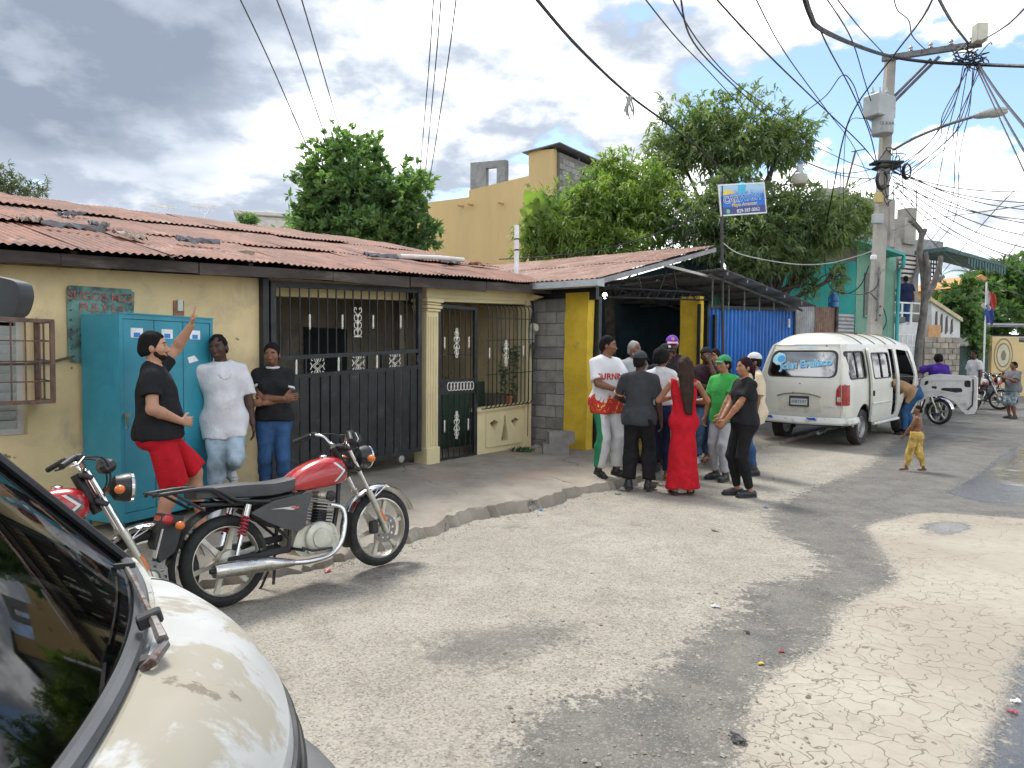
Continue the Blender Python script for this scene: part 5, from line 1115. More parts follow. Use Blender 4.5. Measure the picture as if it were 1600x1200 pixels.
    st = MB().prism(q, fc, -.1, .15).build('stair_wall', wh, te); q2 = [V.px(*p, -.14) for p in ((1452, 464), (1502, 497), (1502, 503), (1452, 470))]; MB().prism(q2, fc, -.2, .2).build('handrail', pm('rail_cream', (.52, .46, .30), .8), te)
    for px in (1464, 1472, 1480, 1488): a, b = V.px(px, 482+(px-1456)*.5, -.13), V.px(px, 522, -.13); MB().prism([(a[0]-.05, b[1]), (a[0]+.06, b[1]+.1), (a[0]+.03, a[1]), (a[0]-.03, a[1]-.05)], fc, -.135, -.105).build('baluster_gap', pm('gap_dark', (.12, .11, .1), .9), te)
    a, b = V.px(1452, 528, -.2), V.px(1472, 508, -.2); MB().prism([(a[0], a[1]), (b[0], a[1]), (b[0], b[1]), (a[0], b[1])], fc, -.16, -.13).build('peach_patch', pm('peach_paint', (.55, .32, .16), .9), te)
    # rough block wall below the stair
    bw = thing('block_garden_wall', 'rough beige block wall below the balustrade stair', 'wall', (vc.x, vc.y, 0), V.a); w0, w1 = V.px(1446, 560, -.35)[0], V.px(1501, 560, -.35)[0]; zt = V.px(1470, 528, -.35)[1]
    MB().box(((w0+w1)/2, -.2, zt/2), (w1-w0, .18, zt-.03)).build('mortar_bed', MATS['mortar'], bw); r = random.Random(12); bmm = [pm('beige_block_%d' % i, c_, .95, var=.2, scale=5, bmp=.5) for i, c_ in enumerate(((.34, .30, .24), (.27, .25, .21), (.40, .36, .29)))]
    z = .03; i = 0
    while z < zt-.05:
        x = w0-(.2 if i % 2 else 0)
        while x < w1-.1: l = min(.40, w1-x); MB().box((max(x, w0)+l/2, -.29+r.uniform(-.012, .012), z+.1), (l-.02, .06, .185), ch=.01).build('block', r.choice(bmm), bw); x += .41
        z += .2; i += 1
    # white lattice gate beside the terrace
    lg = thing('white_grid_gate', 'white metal grid gate below the terrace deck', 'gate', (vc.x, vc.y, 0), V.a); g0, g1 = V.px(1380, 540, -.4), V.px(1432, 523, -.4); m = MB()
    for k in range(8): f = k/7; m.box((g0[0]+(g1[0]-g0[0])*f, -.4, g1[1]/2), (.035, .03, g1[1]))
    for k in range(7): m.box(((g0[0]+g1[0])/2, -.4, .3+(g1[1]-.3)*k/6), (g1[0]-g0[0], .03, .035))
    m.build('grid', pm('railing_white', (.72, .73, .74)), lg)
    # ---- cream gate walls with emblem, green gate
    cc = dpt(1500, 560, 26.5); G = Frame(cc, HANG-radians(38)); cw = pm('cream_yellow', (.62, .47, .24), .9, var=.08, scale=1.5, dirt=(.42, .33, .19), dirt_at=(.58, .78), dscale=1.5, world=True)
    gw = thing('school_gate_wall', 'cream yellow gate wall with round painted emblem at the street end', 'wall', (cc.x, cc.y, 0), G.a)
    a, b = G.px(1548, 600), G.px(1612, 527); b2 = G.px(1612, 535)
    MB().prism([(a[0], 0), (b[0], 0), (b[0], b2[1]), (G.px(1591, 560)[0], b2[1]), (G.px(1591, 560)[0], b[1]), (a[0], b[1])], fc, 0, .2).build('wall', cw, gw)
    q0, q1 = G.px(1503, 540), G.px(1548, 529); MB().prism([(q0[0], q0[1]), (q1[0], q0[1]), (q1[0], q1[1]), (q0[0], q1[1]-.05)], fc, -.03, .2).build('lintel', pm('orange_lintel', (.50, .28, .10), .9), gw)
    MB().box((q0[0]+.05, -.02, (q0[1]+q1[1])/2), (.22, .3, q1[1]-q0[1]+.05), ch=.05).build('lintel_end', wh, gw)
    MB().box(((q0[0]+q1[0])/2, .1, q0[1]/2), (q1[0]-q0[0], .06, q0[1])).build('gate_leaf', pm('dark_green_gate', (.03, .06, .055), .6, var=.2, dirt=(.25, .28, .27), dirt_at=(.70, .74), dscale=4), gw)
    ex, ez = G.px(1568, 555, -.01); em = pm('emblem_ink', (.22, .20, .14), .9)
    for rr in (.62, .44): MB().lathe([(rr-.03, 0), (rr+.03, 0), (rr+.03, .006), (rr-.03, .006)], 28, Matrix.Translation((ex, -.001, ez)) @ Matrix.Diagonal((.72, 1, 1, 1)) @ Matrix.Rotation(pi/2, 4, 'X'), closed=True).build('emblem_ring', em, gw)
    MB().lathe([(.41, 0), (.41, .004), (0, .004)], 28, Matrix.Translation((ex, -.001, ez)) @ Matrix.Diagonal((.72, 1, 1, 1)) @ Matrix.Rotation(pi/2, 4, 'X')).build('emblem_disc', pm('emblem_pale', (.55, .52, .38), .9), gw)
    MB().prism([(-.1, -.2), (.12, -.18), (.16, .02), (.06, .2), (-.08, .16), (-.16, 0)], lambda u, v, w: (ex+u*.8, -.006-w, ez+v), 0, .004).build('emblem_figure', em, gw)
    # ---- dark roofed house and orange house far right
    d0 = dpt(1575, 515, 33); dh = thing('dark_roof_house', 'low house with dark tin roofs behind the cream gate wall', 'house', (d0.x, d0.y, 0), HANG-.8); st_ = pm('stone_wall', (.26, .24, .19), .95, var=.3, scale=2)
    MB().box((1.2, 0, 1.0), (7, 3, 2.0)).build('wall', st_, dh)
    for k, (z, y) in enumerate(((dpt(1575, 508, 33).z, 0), (dpt(1575, 528, 33).z, -1.2))): MB().box((1.5, y, z), (7.6, 3.0, .10), Matrix.Rotation(.08, 3, 'X') ).build('roof', tin, dh)
    o0 = dpt(1490, 455, 40); oh = thing('orange_house', 'small orange-roofed house beyond the bare tree trunk', 'house', (o0.x, o0.y, 0), .3); om = pm('orange_wall', (.60, .38, .12), .9)
    MB().box((0, 0, o0.z/2), (2.6, 3, o0.z), ch=.02).build('wall', om, oh); MB().prism([(-1.7, 0), (1.7, 0), (0, .75)], lambda u, v, w: (u, w, o0.z+v), -1.7, 1.7).build('roof', pm('orange_tiles', (.55, .26, .10), .8), oh)
    # flag on its pole
    f0 = dpt(1536, 600, 23.5); fp = thing('flag_pole', 'thin pole with drooping red white and blue flag', 'flag', (f0.x, f0.y, ground_z(f0.x, f0.y))); zb0 = ground_z(f0.x, f0.y); zt = dpt(1537, 440, 23.5).z-zb0
    MB().tube([(0, 0, 0), (0, 0, zt)], .025, 6).build('pole', pm('railing_white', (.72, .73, .74)), fp)
    k = 23.5/FPX
    for nm, col, (y0, y1), (xa, xb) in (('white_band', (.65, .66, .68), (452, 474), (0, 4)), ('red_band', (.50, .07, .06), (455, 478), (2, 14)), ('blue_band', (.06, .09, .30), (477, 502), (-2, 11)), ('white_cross', (.65, .66, .68), (473, 480), (-7, 6))):
        z0, z1 = dpt(1537, y1, 23.5).z-zb0, dpt(1537, y0, 23.5).z-zb0
        MB().grid(lambda u, v: ((xa+(xb-xa)*u)*k, .05*sin(u*9+v*4)-.04, z0+(z1-z0)*v-.12*u), 10, 4).build(nm, pm('flag_'+nm, col, .8, bmp=0), fp, fix=False)
    # bare dead trunk
    tb = dpt(1436, 600, 21); tt = thing('dead_tree', 'bare grey tree trunk with lopped branches wrapped in cables', 'tree', (tb.x, tb.y, ground_z(tb.x, tb.y))); o = Vector((tb.x, tb.y, ground_z(tb.x, tb.y))); mb = MB()
    def tk(P, R): mb.tube(spline([tuple(dpt(x, y, 21+dd)-o) for x, y, dd in P], 4), [R[0]+(R[1]-R[0])*i/((len(P)-1)*4) for i in range((len(P)-1)*4+1)], 8)
    tk([(1433, 600, 0), (1436, 540, 0), (1444, 480, 0), (1443, 430, 0), (1437, 390, 0), (1440, 365, 0), (1430, 350, 0)], (.12, .07)); tk([(1444, 470, 0), (1458, 445, .1), (1468, 415, 0), (1470, 400, 0)], (.10, .06)); tk([(1439, 372, 0), (1444, 362, 0), (1446, 358, 0)], (.08, .06)); tk([(1448, 450, -.1), (1450, 420, -.2), (1446, 395, -.1)], (.09, .06)); tk([(1430, 352, 0), (1424, 346, 0), (1419, 345, 0)], (.07, .05)); tk([(1460, 440, .1), (1474, 432, .2)], (.09, .06))
    mb.build('trunk', pm('grey_bark', (.17, .155, .145), .95, var=.35, scale=4, bmp=.8, bscale=20, bdist=.03), tt, smooth=60, fix=False)
make_backdrop()
# ================================================================== utility pole and cables
PD = 15.6
def make_pole():
    con = pm('pole_concrete', (.38, .365, .33), .9, var=.12, scale=2.5, bmp=.3, bscale=20, dirt=(.26, .25, .22), dirt_at=(.52, .72), dscale=2); gr = pm('equipment_grey', (.40, .43, .44), .5, .1, var=.1, scale=3, dirt=(.28, .28, .27), dirt_at=(.55, .75), dscale=3); blk = MATS['gate_black_paint']; st = MATS['grey_steel']
    b = dpt(1359, 585, PD); bz = ground_z(b.x, b.y); o = Vector((b.x, b.y, bz)); D = lambda px, py, d=PD: dpt(px, py, d)-o
    rt = thing('utility_pole', 'tall concrete utility pole with crossarm, transformer box and street light', 'utility pole', o)
    top = D(1391, 92); mb = MB(); n = 12; rows = []
    hol = []
    for i in range(n+1):
        t = i/n; c = Vector((0, 0, -.1)).lerp(top, t); w = .135*(1-t)+.09*t; rows.append((c, w))
    for (c, w), (c2, w2) in zip(rows, rows[1:]):
        q = lambda c, w: [(c.x-w, c.y-w*.8, c.z), (c.x+w, c.y-w*.8, c.z), (c.x+w, c.y+w*.8, c.z), (c.x-w, c.y+w*.8, c.z)]
        mb.add(q(c, w)+q(c2, w2), [(0, 1, 5, 4), (1, 2, 6, 5), (2, 3, 7, 6), (3, 0, 4, 7)])
    mb.add([(top.x+a*.1, top.y+c_*.08, top.z) for a, c_ in ((-1, -1), (1, -1), (1, 1), (-1, 1))], [(0, 1, 2, 3)])
    mb.build('shaft', con, rt)
    for k in range(9):
        t = .30+.012*k if k < 4 else .33+.06*k; c = Vector((0, 0, 0)).lerp(top, t); MB().lathe([(.022, 0), (.022, .01)], 8, Matrix.Translation((c.x+(.04 if k % 2 else -.03), c.y-.125, c.z)) @ Matrix.Rotation(pi/2, 4, 'X')).build('bolt_hole', pm('hole_dark', (.05, .05, .05), .9), rt)
    a, e = D(1378, 92), D(1535, 68, 14.6); d = (e-a); L = d.length; M3 = d.to_track_quat('X', 'Z').to_matrix()
    MB().box((a+e)/2, (L, .09, .12), M3, .006).build('crossarm', st, rt)
    for k, (p, q) in enumerate(((D(1396, 152), D(1455, 92, 15.1)), (D(1398, 158), D(1468, 88, 15)))): MB().tube([p, q], .032, 6).build('brace', st, rt, smooth=True)
    c = D(1374, 168, PD-.25); MB().box(c, (.58, .38, .46), Matrix.Rotation(.5, 3, 'Z'), .02).build('transformer_box', gr, rt)
    c2 = D(1379, 198, PD-.25); MB().lathe([(.20, -.17), (.215, -.15), (.215, .17), (.20, .19)], 18, Matrix.Translation(c2)).build('transformer_tank', gr, rt, smooth=True)
    text_on('75 KVA', .1, 'lettering', pm('stencil_black', (.05, .05, .05), .7), rt, Matrix.Translation(c2+Vector((-.02, -.218, .0))) @ Matrix.Rotation(pi/2, 4, 'X'))
    for k in range(3): q = c+Vector((-.15+.15*k, 0, .23)); MB().lathe([(.03, 0), (.045, .03), (.03, .06), (.045, .09), (.02, .14), (.012, .2)], 8, Matrix.Translation(q)).build('bushing', gr, rt, smooth=True)
    p = D(1396, 234); q = [p, D(1430, 215, 15.2), D(1480, 195, 14.7), D(1522, 182, 14.3)]; MB().tube(spline(q, 4), .03, 6).build('lamp_arm', st, rt, smooth=True)
    h0, h1 = D(1518, 183, 14.3), D(1576, 170, 13.9); dd = h1-h0; R = dd.to_track_quat('X', 'Z').to_matrix(); MB().ell((h0+h1)/2, (dd.length/2, .13, .08), R, 16, 10).build('lamp_head', gr, rt, smooth=True); MB().ell((h0+h1)/2+R @ Vector((.12, 0, -.05)), (dd.length/3.4, .10, .06), R, 14, 8).build('lamp_lens', pm('lamp_shade', (.55, .52, .42)), rt, smooth=True)
    for py, s in ((255, 1.0), (262, .8)): c = D(1385, py); MB().box(c, (.62*s, .3, .05), None, .008).build('clamp_band', blk, rt)
    for px, py, r in ((1416, 268, .15), (1377, 281, .19)):
        c = D(px, py, PD-.25); m = MB()
        for k in range(4): m.tube([c+Vector((cos(t)*(r-.012*k)*.62, -.02*k, sin(t)*(r-.01*k)*1.15)) for t in [2*pi*i/18 for i in range(18)]], .012, 5, closed=True)
        m.build('cable_coil', blk, rt)
    MB().box(D(1373, 309, PD-.2), (.16, .12, .22), None, .01).build('junction_box', pm('box_yellow', (.50, .42, .18), .6), rt); MB().box(D(1371, 342, PD-.2), (.2, .14, .2), None, .01).build('meter_box', gr, rt); MB().box(D(1365, 402, PD-.2), (.10, .12, .10), None, .015).build('camera_box', pm('sticker_white', (.78, .8, .82)), rt)
    MB().tube([D(1371, 500, PD-.16), D(1373, 440, PD-.16), D(1374, 418, PD-.16)], .025, 6).build('conduit', st, rt)
    c = D(1531, 52, 14.5); MB().box(c, (.22, .2, .36), None, .015).build('cutout_box', pm('cutout_cream', (.5, .5, .42), .6), rt)
    for k in range(4): q = a+d*(.30+.2*k); MB().lathe([(.02, 0), (.05, .02), (.03, .05), (.05, .08), (.02, .13)], 8, Matrix.Translation(q+Vector((0, 0, .06)))).build('insulator', pm('porcelain', (.45, .45, .44), .3, coat=.3), rt, smooth=True)
    r = random.Random(5)
    for k in range(16):
        c = D(1500+r.uniform(0, 34), 85+r.uniform(-8, 22), 14.6); m = [c+Vector((r.uniform(-.25, .25), r.uniform(-.15, .15), r.uniform(-.22, .15))) for _ in range(4)]; MB().tube(spline(m, 4), .012, 4).build('jumper_lead', blk, rt)
    for k in range(14):
        c = D(1388+r.uniform(-10, 16), 275+r.uniform(-30, 45), PD-.2); m = [c+Vector((r.uniform(-.2, .25), r.uniform(-.1, .1), r.uniform(-.25, .25))) for _ in range(4)]; MB().tube(spline(m, 4), .009, 4).build('tangled_lead', blk, rt)
make_pole()

def make_cables():
    cm = pm('cable_black', (.018, .018, .02), .6, bmp=0); cg = pm('cable_grey', (.06, .065, .07), .6, bmp=0); cw = pm('cable_white', (.5, .52, .5), .6, bmp=0)
    G = 'overhead cables'
    def wire(P, r, label, mat=cm, name='overhead_cable', n=7, group=G):
        mb = MB(); mb.tube(spline([tuple(dpt(*p)) for p in P], n), r, 5); return tag(mb.build(name, mat, fix=False, smooth=True), label, 'cable', group)
    wire([(830, -12, 7), (905, 75, 9), (985, 150, 11.5), (1060, 206, 14), (1125, 262, 17), (1195, 345, 21)], .020, 'thick black cable sweeping from the top centre down to the mango tree')
    wire([(1000, -12, 9), (1058, 60, 11), (1108, 112, 14), (1190, 200, 19), (1260, 262, 23)], .010, 'thin cable entering at the top just right of the thick one')
    wire([(1045, -12, 8), (1095, 70, 11), (1150, 130, 14), (1205, 170, 17), (1300, 235, 22)], .010, 'middle of three cables crossing above the mango top')
    wire([(1062, -12, 8), (1083, 65, 10), (1145, 132, 13), (1215, 195, 18)], .012, 'cable bending sharply above the mango top')
    wire([(1110, -12, 8), (1200, 85, 10), (1290, 172, 13), (1345, 225, 15), (1372, 258, PD)], .012, 'cable running diagonally down to the pole clamp from the top')
    wire([(1176, -12, 8), (1225, 80, 11), (1290, 170, 14), (1340, 240, 20), (1380, 330, 27)], .009, 'thin cable passing behind the transformer towards the grey house')
    wire([(1255, -12, 8), (1266, 22, 9), (1282, 45, 10), (1335, 70, 12.5), (1390, 88, 15), (1450, 97, 14.9), (1525, 101, 14.6), (1615, 104, 13)], .035, 'heavy twisted black bundle hung along the crossarm')
    wire([(1281, 46, 10.5), (1300, 85, 12), (1330, 140, 14), (1358, 205, PD), (1370, 255, PD)], .012, 'cable dropping from the heavy bundle to the pole clamp')
    wire([(1285, -12, 9), (1330, 60, 12), (1352, 130, 14.5), (1368, 180, PD), (1380, 215, PD)], .010, 'cable reaching the transformer tank from the top')
    wire([(1300, -12, 9), (1345, 45, 12), (1385, 88, PD)], .010, 'short cable from the top edge to the pole head')
    wire([(1462, -12, 9), (1440, 30, 11), (1400, 82, 13.5), (1340, 162, 15), (1318, 215, 16), (1303, 290, 17), (1291, 350, 18)], .016, 'black cable curving down into the mango branches left of the pole')
    wire([(1250, 180, 18), (1290, 150, 17), (1315, 118, 16), (1332, 130, 16), (1345, 165, 15.8), (1365, 215, PD)], .012, 'looped cable arching beside the transformer box')
    wire([(1395, -12, 10), (1402, 15, 11), (1420, 32, 12), (1425, 55, 13), (1440, 72, 14), (1450, 80, 14.9)], .010, 'wavy thin cable above the crossarm')
    wire([(1462, -12, 9), (1476, 15, 11), (1490, 38, 12.5), (1512, 66, 14.5)], .022, 'twisted bundle from the top edge to the crossarm end')
    wire([(1615, -2, 9), (1575, 38, 11.5), (1537, 62, 14.4)], .014, 'cable from the top right corner to the cutout box')
    for k, (P, r) in enumerate((([(1528, 100, 14.6), (1562, 150, 12), (1615, 215, 9.5)], .022), ([(1528, 104, 14.6), (1565, 175, 12), (1615, 262, 9)], .016), ([(1525, 104, 14.6), (1555, 170, 13), (1615, 300, 10)], .012))):
        wire(P, r, ('uppermost', 'middle', 'lowest')[k]+' of the cables falling from the crossarm end to the right edge')
    r = random.Random(9)
    for k in range(6):
        a = (1505+6*k, 103, 14.6); m = (1490+6*k-14*(k % 3), 165+6*k, 14.8); m2 = (1450+8*k-6*(k % 2), 225+r.uniform(-8, 8), 15.2); e = (1400+4*k, 262+3*k, PD)
        wire([a, m, m2, e], .010, ('first', 'second', 'third', 'fourth', 'fifth', 'sixth')[k]+' thin wire from the left in the fan below the crossarm', cg)
    for k, (P, lb) in enumerate((([(1512, 106, 14.6), (1500, 180, 14.6), (1492, 250, 15), (1490, 300, 16), (1476, 345, 18), (1455, 375, 20)], 'wire hanging from the crossarm to the dead trunk'), ([(1520, 106, 14.6), (1515, 170, 14.7), (1500, 240, 15), (1496, 320, 16.5), (1485, 355, 18.5), (1460, 385, 20.5)], 'outer wire hanging from the crossarm to the dead trunk'), ([(1508, 106, 14.6), (1480, 210, 15), (1462, 300, 17), (1440, 350, 20)], 'inner wire hanging from the crossarm to the dead trunk'))): wire(P, .009, lb, cg)
    ys = ((262, 330), (266, 352), (270, 300), (275, 372), (280, 392), (284, 345), (290, 412), (268, 318))
    for k, (y0, y1) in enumerate(ys):
        wire([(1395, y0, PD), (1470, y0+(y1-y0)*.42+7, PD-1.0), (1540, y0+(y1-y0)*.74+6, PD-2), (1620, y1, PD-3.2)], .010, '%s from the top of the thin wires from pole clamp to right edge' % ('third', 'fifth', 'first', 'sixth', 'seventh', 'fourth', 'lowest', 'second')[k], cg)
    for k, (P, lb) in enumerate((([(1395, 300, PD), (1430, 345, 17), (1475, 395, 19), (1540, 440, 22), (1620, 470, 25)], 'long wire from the pole running down past the awning'), ([(1398, 285, PD), (1440, 335, 16.5), (1510, 380, 18), (1620, 440, 20)], 'long wire from the pole crossing above the palms'), ([(1620, 262, 13), (1540, 345, 17), (1470, 430, 22), (1440, 470, 24)], 'wire from the right edge down to the terrace'), ([(1620, 330, 16), (1575, 400, 20), (1525, 455, 24), (1500, 480, 26)], 'wire from the right edge down to the flag'),
        ([(1620, 318, 15), (1540, 330, 16), (1440, 345, 18), (1395, 360, PD)], 'nearly level wire right of the pole'), ([(1372, 268, PD), (1330, 255, 16.5), (1280, 232, 18), (1240, 218, 19.5)], 'wire from the pole clamp into the mango top'), ([(1372, 275, PD), (1340, 290, 16.5), (1310, 305, 18), (1280, 318, 19)], 'wire from the pole to the grey columns'), ([(1372, 262, PD), (1310, 270, 17), (1240, 245, 19)], 'slack wire from the pole clamp to the mango tree'), ([(1372, 280, PD), (1300, 270, 18), (1200, 225, 21), (1150, 190, 23)], 'long wire left of the pole passing behind the mango'))): wire(P, .010, lb, cg)
    wire([(1372, 255, PD), (1395, 238, PD), (1372, 200, PD), (1348, 185, 15.8), (1322, 205, 16), (1318, 340, 17.5), (1320, 385, 18)], .008, 'thin drop wire beside the transformer down to the teal house', cg)
    wire([(1368, 390, PD), (1340, 400, 16.5), (1290, 412, 17), (1235, 412, 17.2), (1160, 398, 16.5), (1130, 380, 16)], .014, 'pale hose sagging across the teal wall to the sign pole', cw)
    wire([(1358, 415, PD), (1345, 445, 15.8), (1325, 458, 16.2), (1300, 452, 17), (1290, 425, 17.5), (1289, 395, 18)], .012, 'black cable loop hanging left of the pole')
    wire([(1376, 425, PD-.1), (1368, 450, PD-.2), (1345, 460, 15.9), (1310, 455, 16.5)], .010, 'black cable drooping across the pole foot')
    wire([(1360, 458, PD-.2), (1378, 478, PD), (1385, 500, 15.8), (1380, 515, 16)], .010, 'black cable hanging right of the pole foot')
    # the lines over the house
    for k, (P, lb) in enumerate((([(370, -12, 10), (430, 115, 13), (492, 258, 19)], 'leftmost of the lines above the house roof'), ([(428, -12, 10), (468, 95, 13), (512, 225, 19)], 'second line from the left above the house roof'), ([(468, -12, 10), (498, 90, 13), (530, 200, 19)], 'third line from the left above the house roof'),
        ([(678, -12, 11), (668, 130, 14), (654, 292, 22)], 'left of the three near-vertical lines above the yellow building'), ([(690, -12, 11), (678, 130, 14), (662, 296, 22)], 'middle of the three near-vertical lines above the yellow building'), ([(714, -12, 11), (695, 130, 14), (667, 308, 22)], 'right of the three near-vertical lines above the yellow building'))): wire(P, .011, lb, cg)
    wire([(780, 405, 14.5), (860, 400, 14.2), (960, 385, 14.5), (1050, 355, 15.2), (1126, 320, 15.9), (1195, 285, 16.6)], .012, 'black wire rising from the shed roof past the sign')
    # rag caught on the thick cable
    c = dpt(982, 148, 11.4); mb = MB()
    for k in range(5):
        x = (-.05+.025*k); mb.grid(lambda u, v: (c.x+x+.03*u+.02*sin(5*v+k), c.y+.02*sin(6*u+k), c.z-.02-v*(.25+.06*(k % 3))), 3, 6)
    tag(mb.build('plastic_rag', pm('rag_white', (.55, .56, .56), .7), fix=False), 'tattered pale rag caught on the thick cable', 'rag')
    # vent pipe on the shed roof
    b = dpt(807, 412, 13.2); t = dpt(807, 352, 13.2); vp = thing('vent_pipe', 'white vent pipe standing at the left of the shed roof', 'pipe', b); MB().tube([(0, 0, -.3), (0, 0, t.z-b.z)], .045, 8).build('tube', pm('sticker_white', (.78, .8, .82)), vp, smooth=True)
    for z in (.25, .45): MB().tube([(cos(a)*.05, sin(a)*.05, z) for a in [2*pi*i/10 for i in range(10)]], .012, 4, closed=True).build('wire_tie', cm, vp)
    b = dpt(1311, 315, 26); t = dpt(1337, 235, 26); an = thing('pole_mast', 'thin leaning rusty mast behind the mango tree', 'mast', b); MB().tube([(0, 0, -.5), tuple(t-b)], .035, 6).build('tube', MATS['rusty_iron'], an); MB().tube([tuple(t-b+Vector((-.15, 0, -.05))), tuple(t-b+Vector((.35, 0, .05)))], .02, 4).build('cross_rod', MATS['rusty_iron'], an)
make_cables()
# ================================================================== vans
def wheel_parts(parent, M, R=.33, w=.19, hub=True):
    ty = pm('tyre_rubber', (.028, .027, .026), .85, var=.3, scale=8, bmp=.3, bscale=50, dirt=(.09, .08, .065), dirt_at=(.5, .75), dscale=5); rm = pm('steel_rim', (.30, .30, .29), .5, .6, var=.2, scale=8, dirt=(.16, .13, .10), dirt_at=(.5, .7), dscale=6)
    t = MB().lathe([(R*.62, -w*.42), (R*.72, -w*.5), (R*.94, -w*.5), (R, -w*.36), (R, w*.36), (R*.94, w*.5), (R*.72, w*.5), (R*.62, w*.42)], 28, M, closed=True).build('tyre', ty, parent, smooth=True)
    MB().lathe([(R*.63, -w*.4), (R*.63, w*.40), (R*.58, w*.42), (R*.54, w*.30), (R*.42, w*.22), (R*.30, w*.34), (R*.16, w*.36), (R*.14, w*.42), (0, w*.42)], 24, M).build('rim', rm, parent, smooth=True)

def make_parked_van():
    ang = radians(45.5); w = gpt(1340, 697, .02); e = Vector((cos(ang), sin(ang), 0)); n = Vector((-sin(ang), cos(ang), 0)); o = w-e*.95+n*.72; gz = road_z(w.x, w.y)
    rt = thing('parked_van', 'dirty cream passenger van with blue stickers on its rear window', 'van', (o.x, o.y, gz), ang, rot=(radians(.0), radians(-.9), ang))
    paint = pm('van_cream', (.63, .62, .555), .38, var=.05, scale=2, bmp=.05, bscale=7, bdist=.01, dirt=(.44, .41, .32), dirt_at=(.52, .80), dscale=1.6, dirt2=(.22, .15, .09), dirt2_at=(.72, .76), d2scale=7, coat=.3)
    dark = pm('van_inside', (.035, .035, .038), .8); rub = pm('rubber_black', (.02, .02, .021), .6, bmp=.05); gls = glass('van_glass', (.25, .29, .32), .06, 2.4); gl2 = glass('van_side_glass', (.45, .5, .5), .02, 1.0)
    H = 2.08
    HW = [(.30, .76), (.45, .80), (.62, .825), (.95, .83), (1.2, .82), (1.5, .775), (1.75, .725), (1.86, .69), (1.95, .62)]
    def hw(z):
        if z <= HW[0][0]: return HW[0][1]
        for (a, b), (c, d) in zip(HW, HW[1:]):
            if z <= c: return b+(d-b)*(z-a)/(c-a)
        return HW[-1][1]
    def ur(z): return (.03 if z < .62 else 0)+.30*max(0, (z-1.15)/.75)**1.25+.02*max(0, .9-z)   # rear face rakes forward above the belt
    def side(sg):
        def f(u, z, w_):
            k = max(0, 1-(u-ur(z))/.16); y = hw(z)-.075*k*k-w_
            if u > 3.9: y -= .10*((u-3.9)/.8)**2
            return (u, sg*y, z)
        return f
    zt = 1.86
    def arch(c, r, n=9): return [(c+r*cos(a), .36+r*sin(a)*1.02) for a in [pi-pi*i/n for i in range(n+1)]]
    out = [(ur(.42)+.015, .42)]+[(.5, .40)]+arch(.95, .40)+[(1.5, .34), (3.02, .34)]+arch(3.5, .42)+[(4.35, .40), (4.66, .5), (4.66, .80), (4.5, 1.12), (4.02, 1.78), (3.85, zt), (ur(zt)+.015, zt), (ur(1.5)+.015, 1.5), (ur(1.2)+.015, 1.2), (.015, .9)]
    qw = rrect(.24, 1.24, 1.08, 1.73, .07, 3); sd = rrect(1.30, .44, 2.86, 1.77, .08, 3); fd = roundpoly([(3.02, .80), (3.30, .86), (3.95, .92), (4.12, 1.18), (3.86, 1.72), (3.02, 1.77)], .08, 3)
    MB().sheet(out, [qw, sd, fd], side(-1), .03, .16).build('side_panel', paint, rt, smooth=35)
    MB().sheet(out, [qw, rrect(1.35, 1.24, 2.85, 1.75, .07, 3), rrect(3.05, 1.2, 3.85, 1.72, .08, 3)], side(1), .03, .16).build('side_panel', paint, rt, smooth=35)
    f = side(1)
    for q in (qw, rrect(1.35, 1.24, 2.85, 1.75, .07, 3), rrect(3.05, 1.2, 3.85, 1.72, .08, 3)): MB().sheet(q, [], lambda u, z, w_: f(u, z, w_+.012), .005, .2).build('side_window', gl2, rt, smooth=True)
    f1 = side(-1)
    g = MB().sheet(qw, [], lambda u, z, w_: f1(u, z, w_+.012), .005, .2).build('quarter_window', gl2, rt, smooth=True)
    ring = lambda q, k: [(sum(p[0] for p in q)/len(q)+(x-sum(p[0] for p in q)/len(q))*k, sum(p[1] for p in q)/len(q)+(y-sum(p[1] for p in q)/len(q))*k) for x, y in q]
    MB().sheet(ring(qw, 1.05), [ring(qw, .95)], lambda u, z, w_: f1(u, z, w_-.006), .02, .2).build('seal', rub, g, smooth=True)
    MB().sheet([(.62, 1.25), (.67, 1.25), (.67, 1.72), (.62, 1.72)], [], lambda u, z, w_: f1(u, z, w_-.004), .014).build('divider', rub, g)
    # sliding door standing half open, proud of the side
    D = rrect(1.17, .40, 2.32, 1.80, .09, 4); dw = rrect(1.27, 1.22, 2.24, 1.70, .06, 3); fo = lambda u, z, w_: f1(u, z, w_-.07)
    dr = MB().sheet(D, [dw], fo, .04, .18).build('sliding_door', paint, rt, smooth=35); MB().sheet(dw, [], lambda u, z, w_: fo(u, z, w_+.015), .005, .2).build('door_glass', gl2, dr, smooth=True)
    MB().sheet(ring(dw, 1.04), [ring(dw, .95)], lambda u, z, w_: fo(u, z, w_-.005), .018, .2).build('seal', rub, dr, smooth=True); MB().sheet([(1.74, 1.23), (1.78, 1.23), (1.78, 1.69), (1.74, 1.69)], [], lambda u, z, w_: fo(u, z, w_-.004), .014).build('divider', rub, dr)
    MB().box((2.22, -.92, 1.08), (.035, .03, .12), None, .008).build('handle', rub, dr); MB().box((1.7, -.915, .76), (1.1, .014, .03), None, .005).build('trim_line', paint, dr); MB().box((1.2, -.885, .95), (.05, .08, .10), None, .01).build('roller', rub, rt)
    # roof
    def roof(a, b):
        u = ur(zt)-.012+.085*abs(2*b-1)**5*max(0, 1-a/.1)+(3.9-ur(zt))*a; q = 2*b-1; k = max(0, 1-a/.09); k2 = max(0, (a-.86)/.14); z = zt+(H-zt)*(1-abs(q)**2.8)*(1-k**2.2)*(1-.6*k2*k2)
        return (u, q*hw(zt), z)
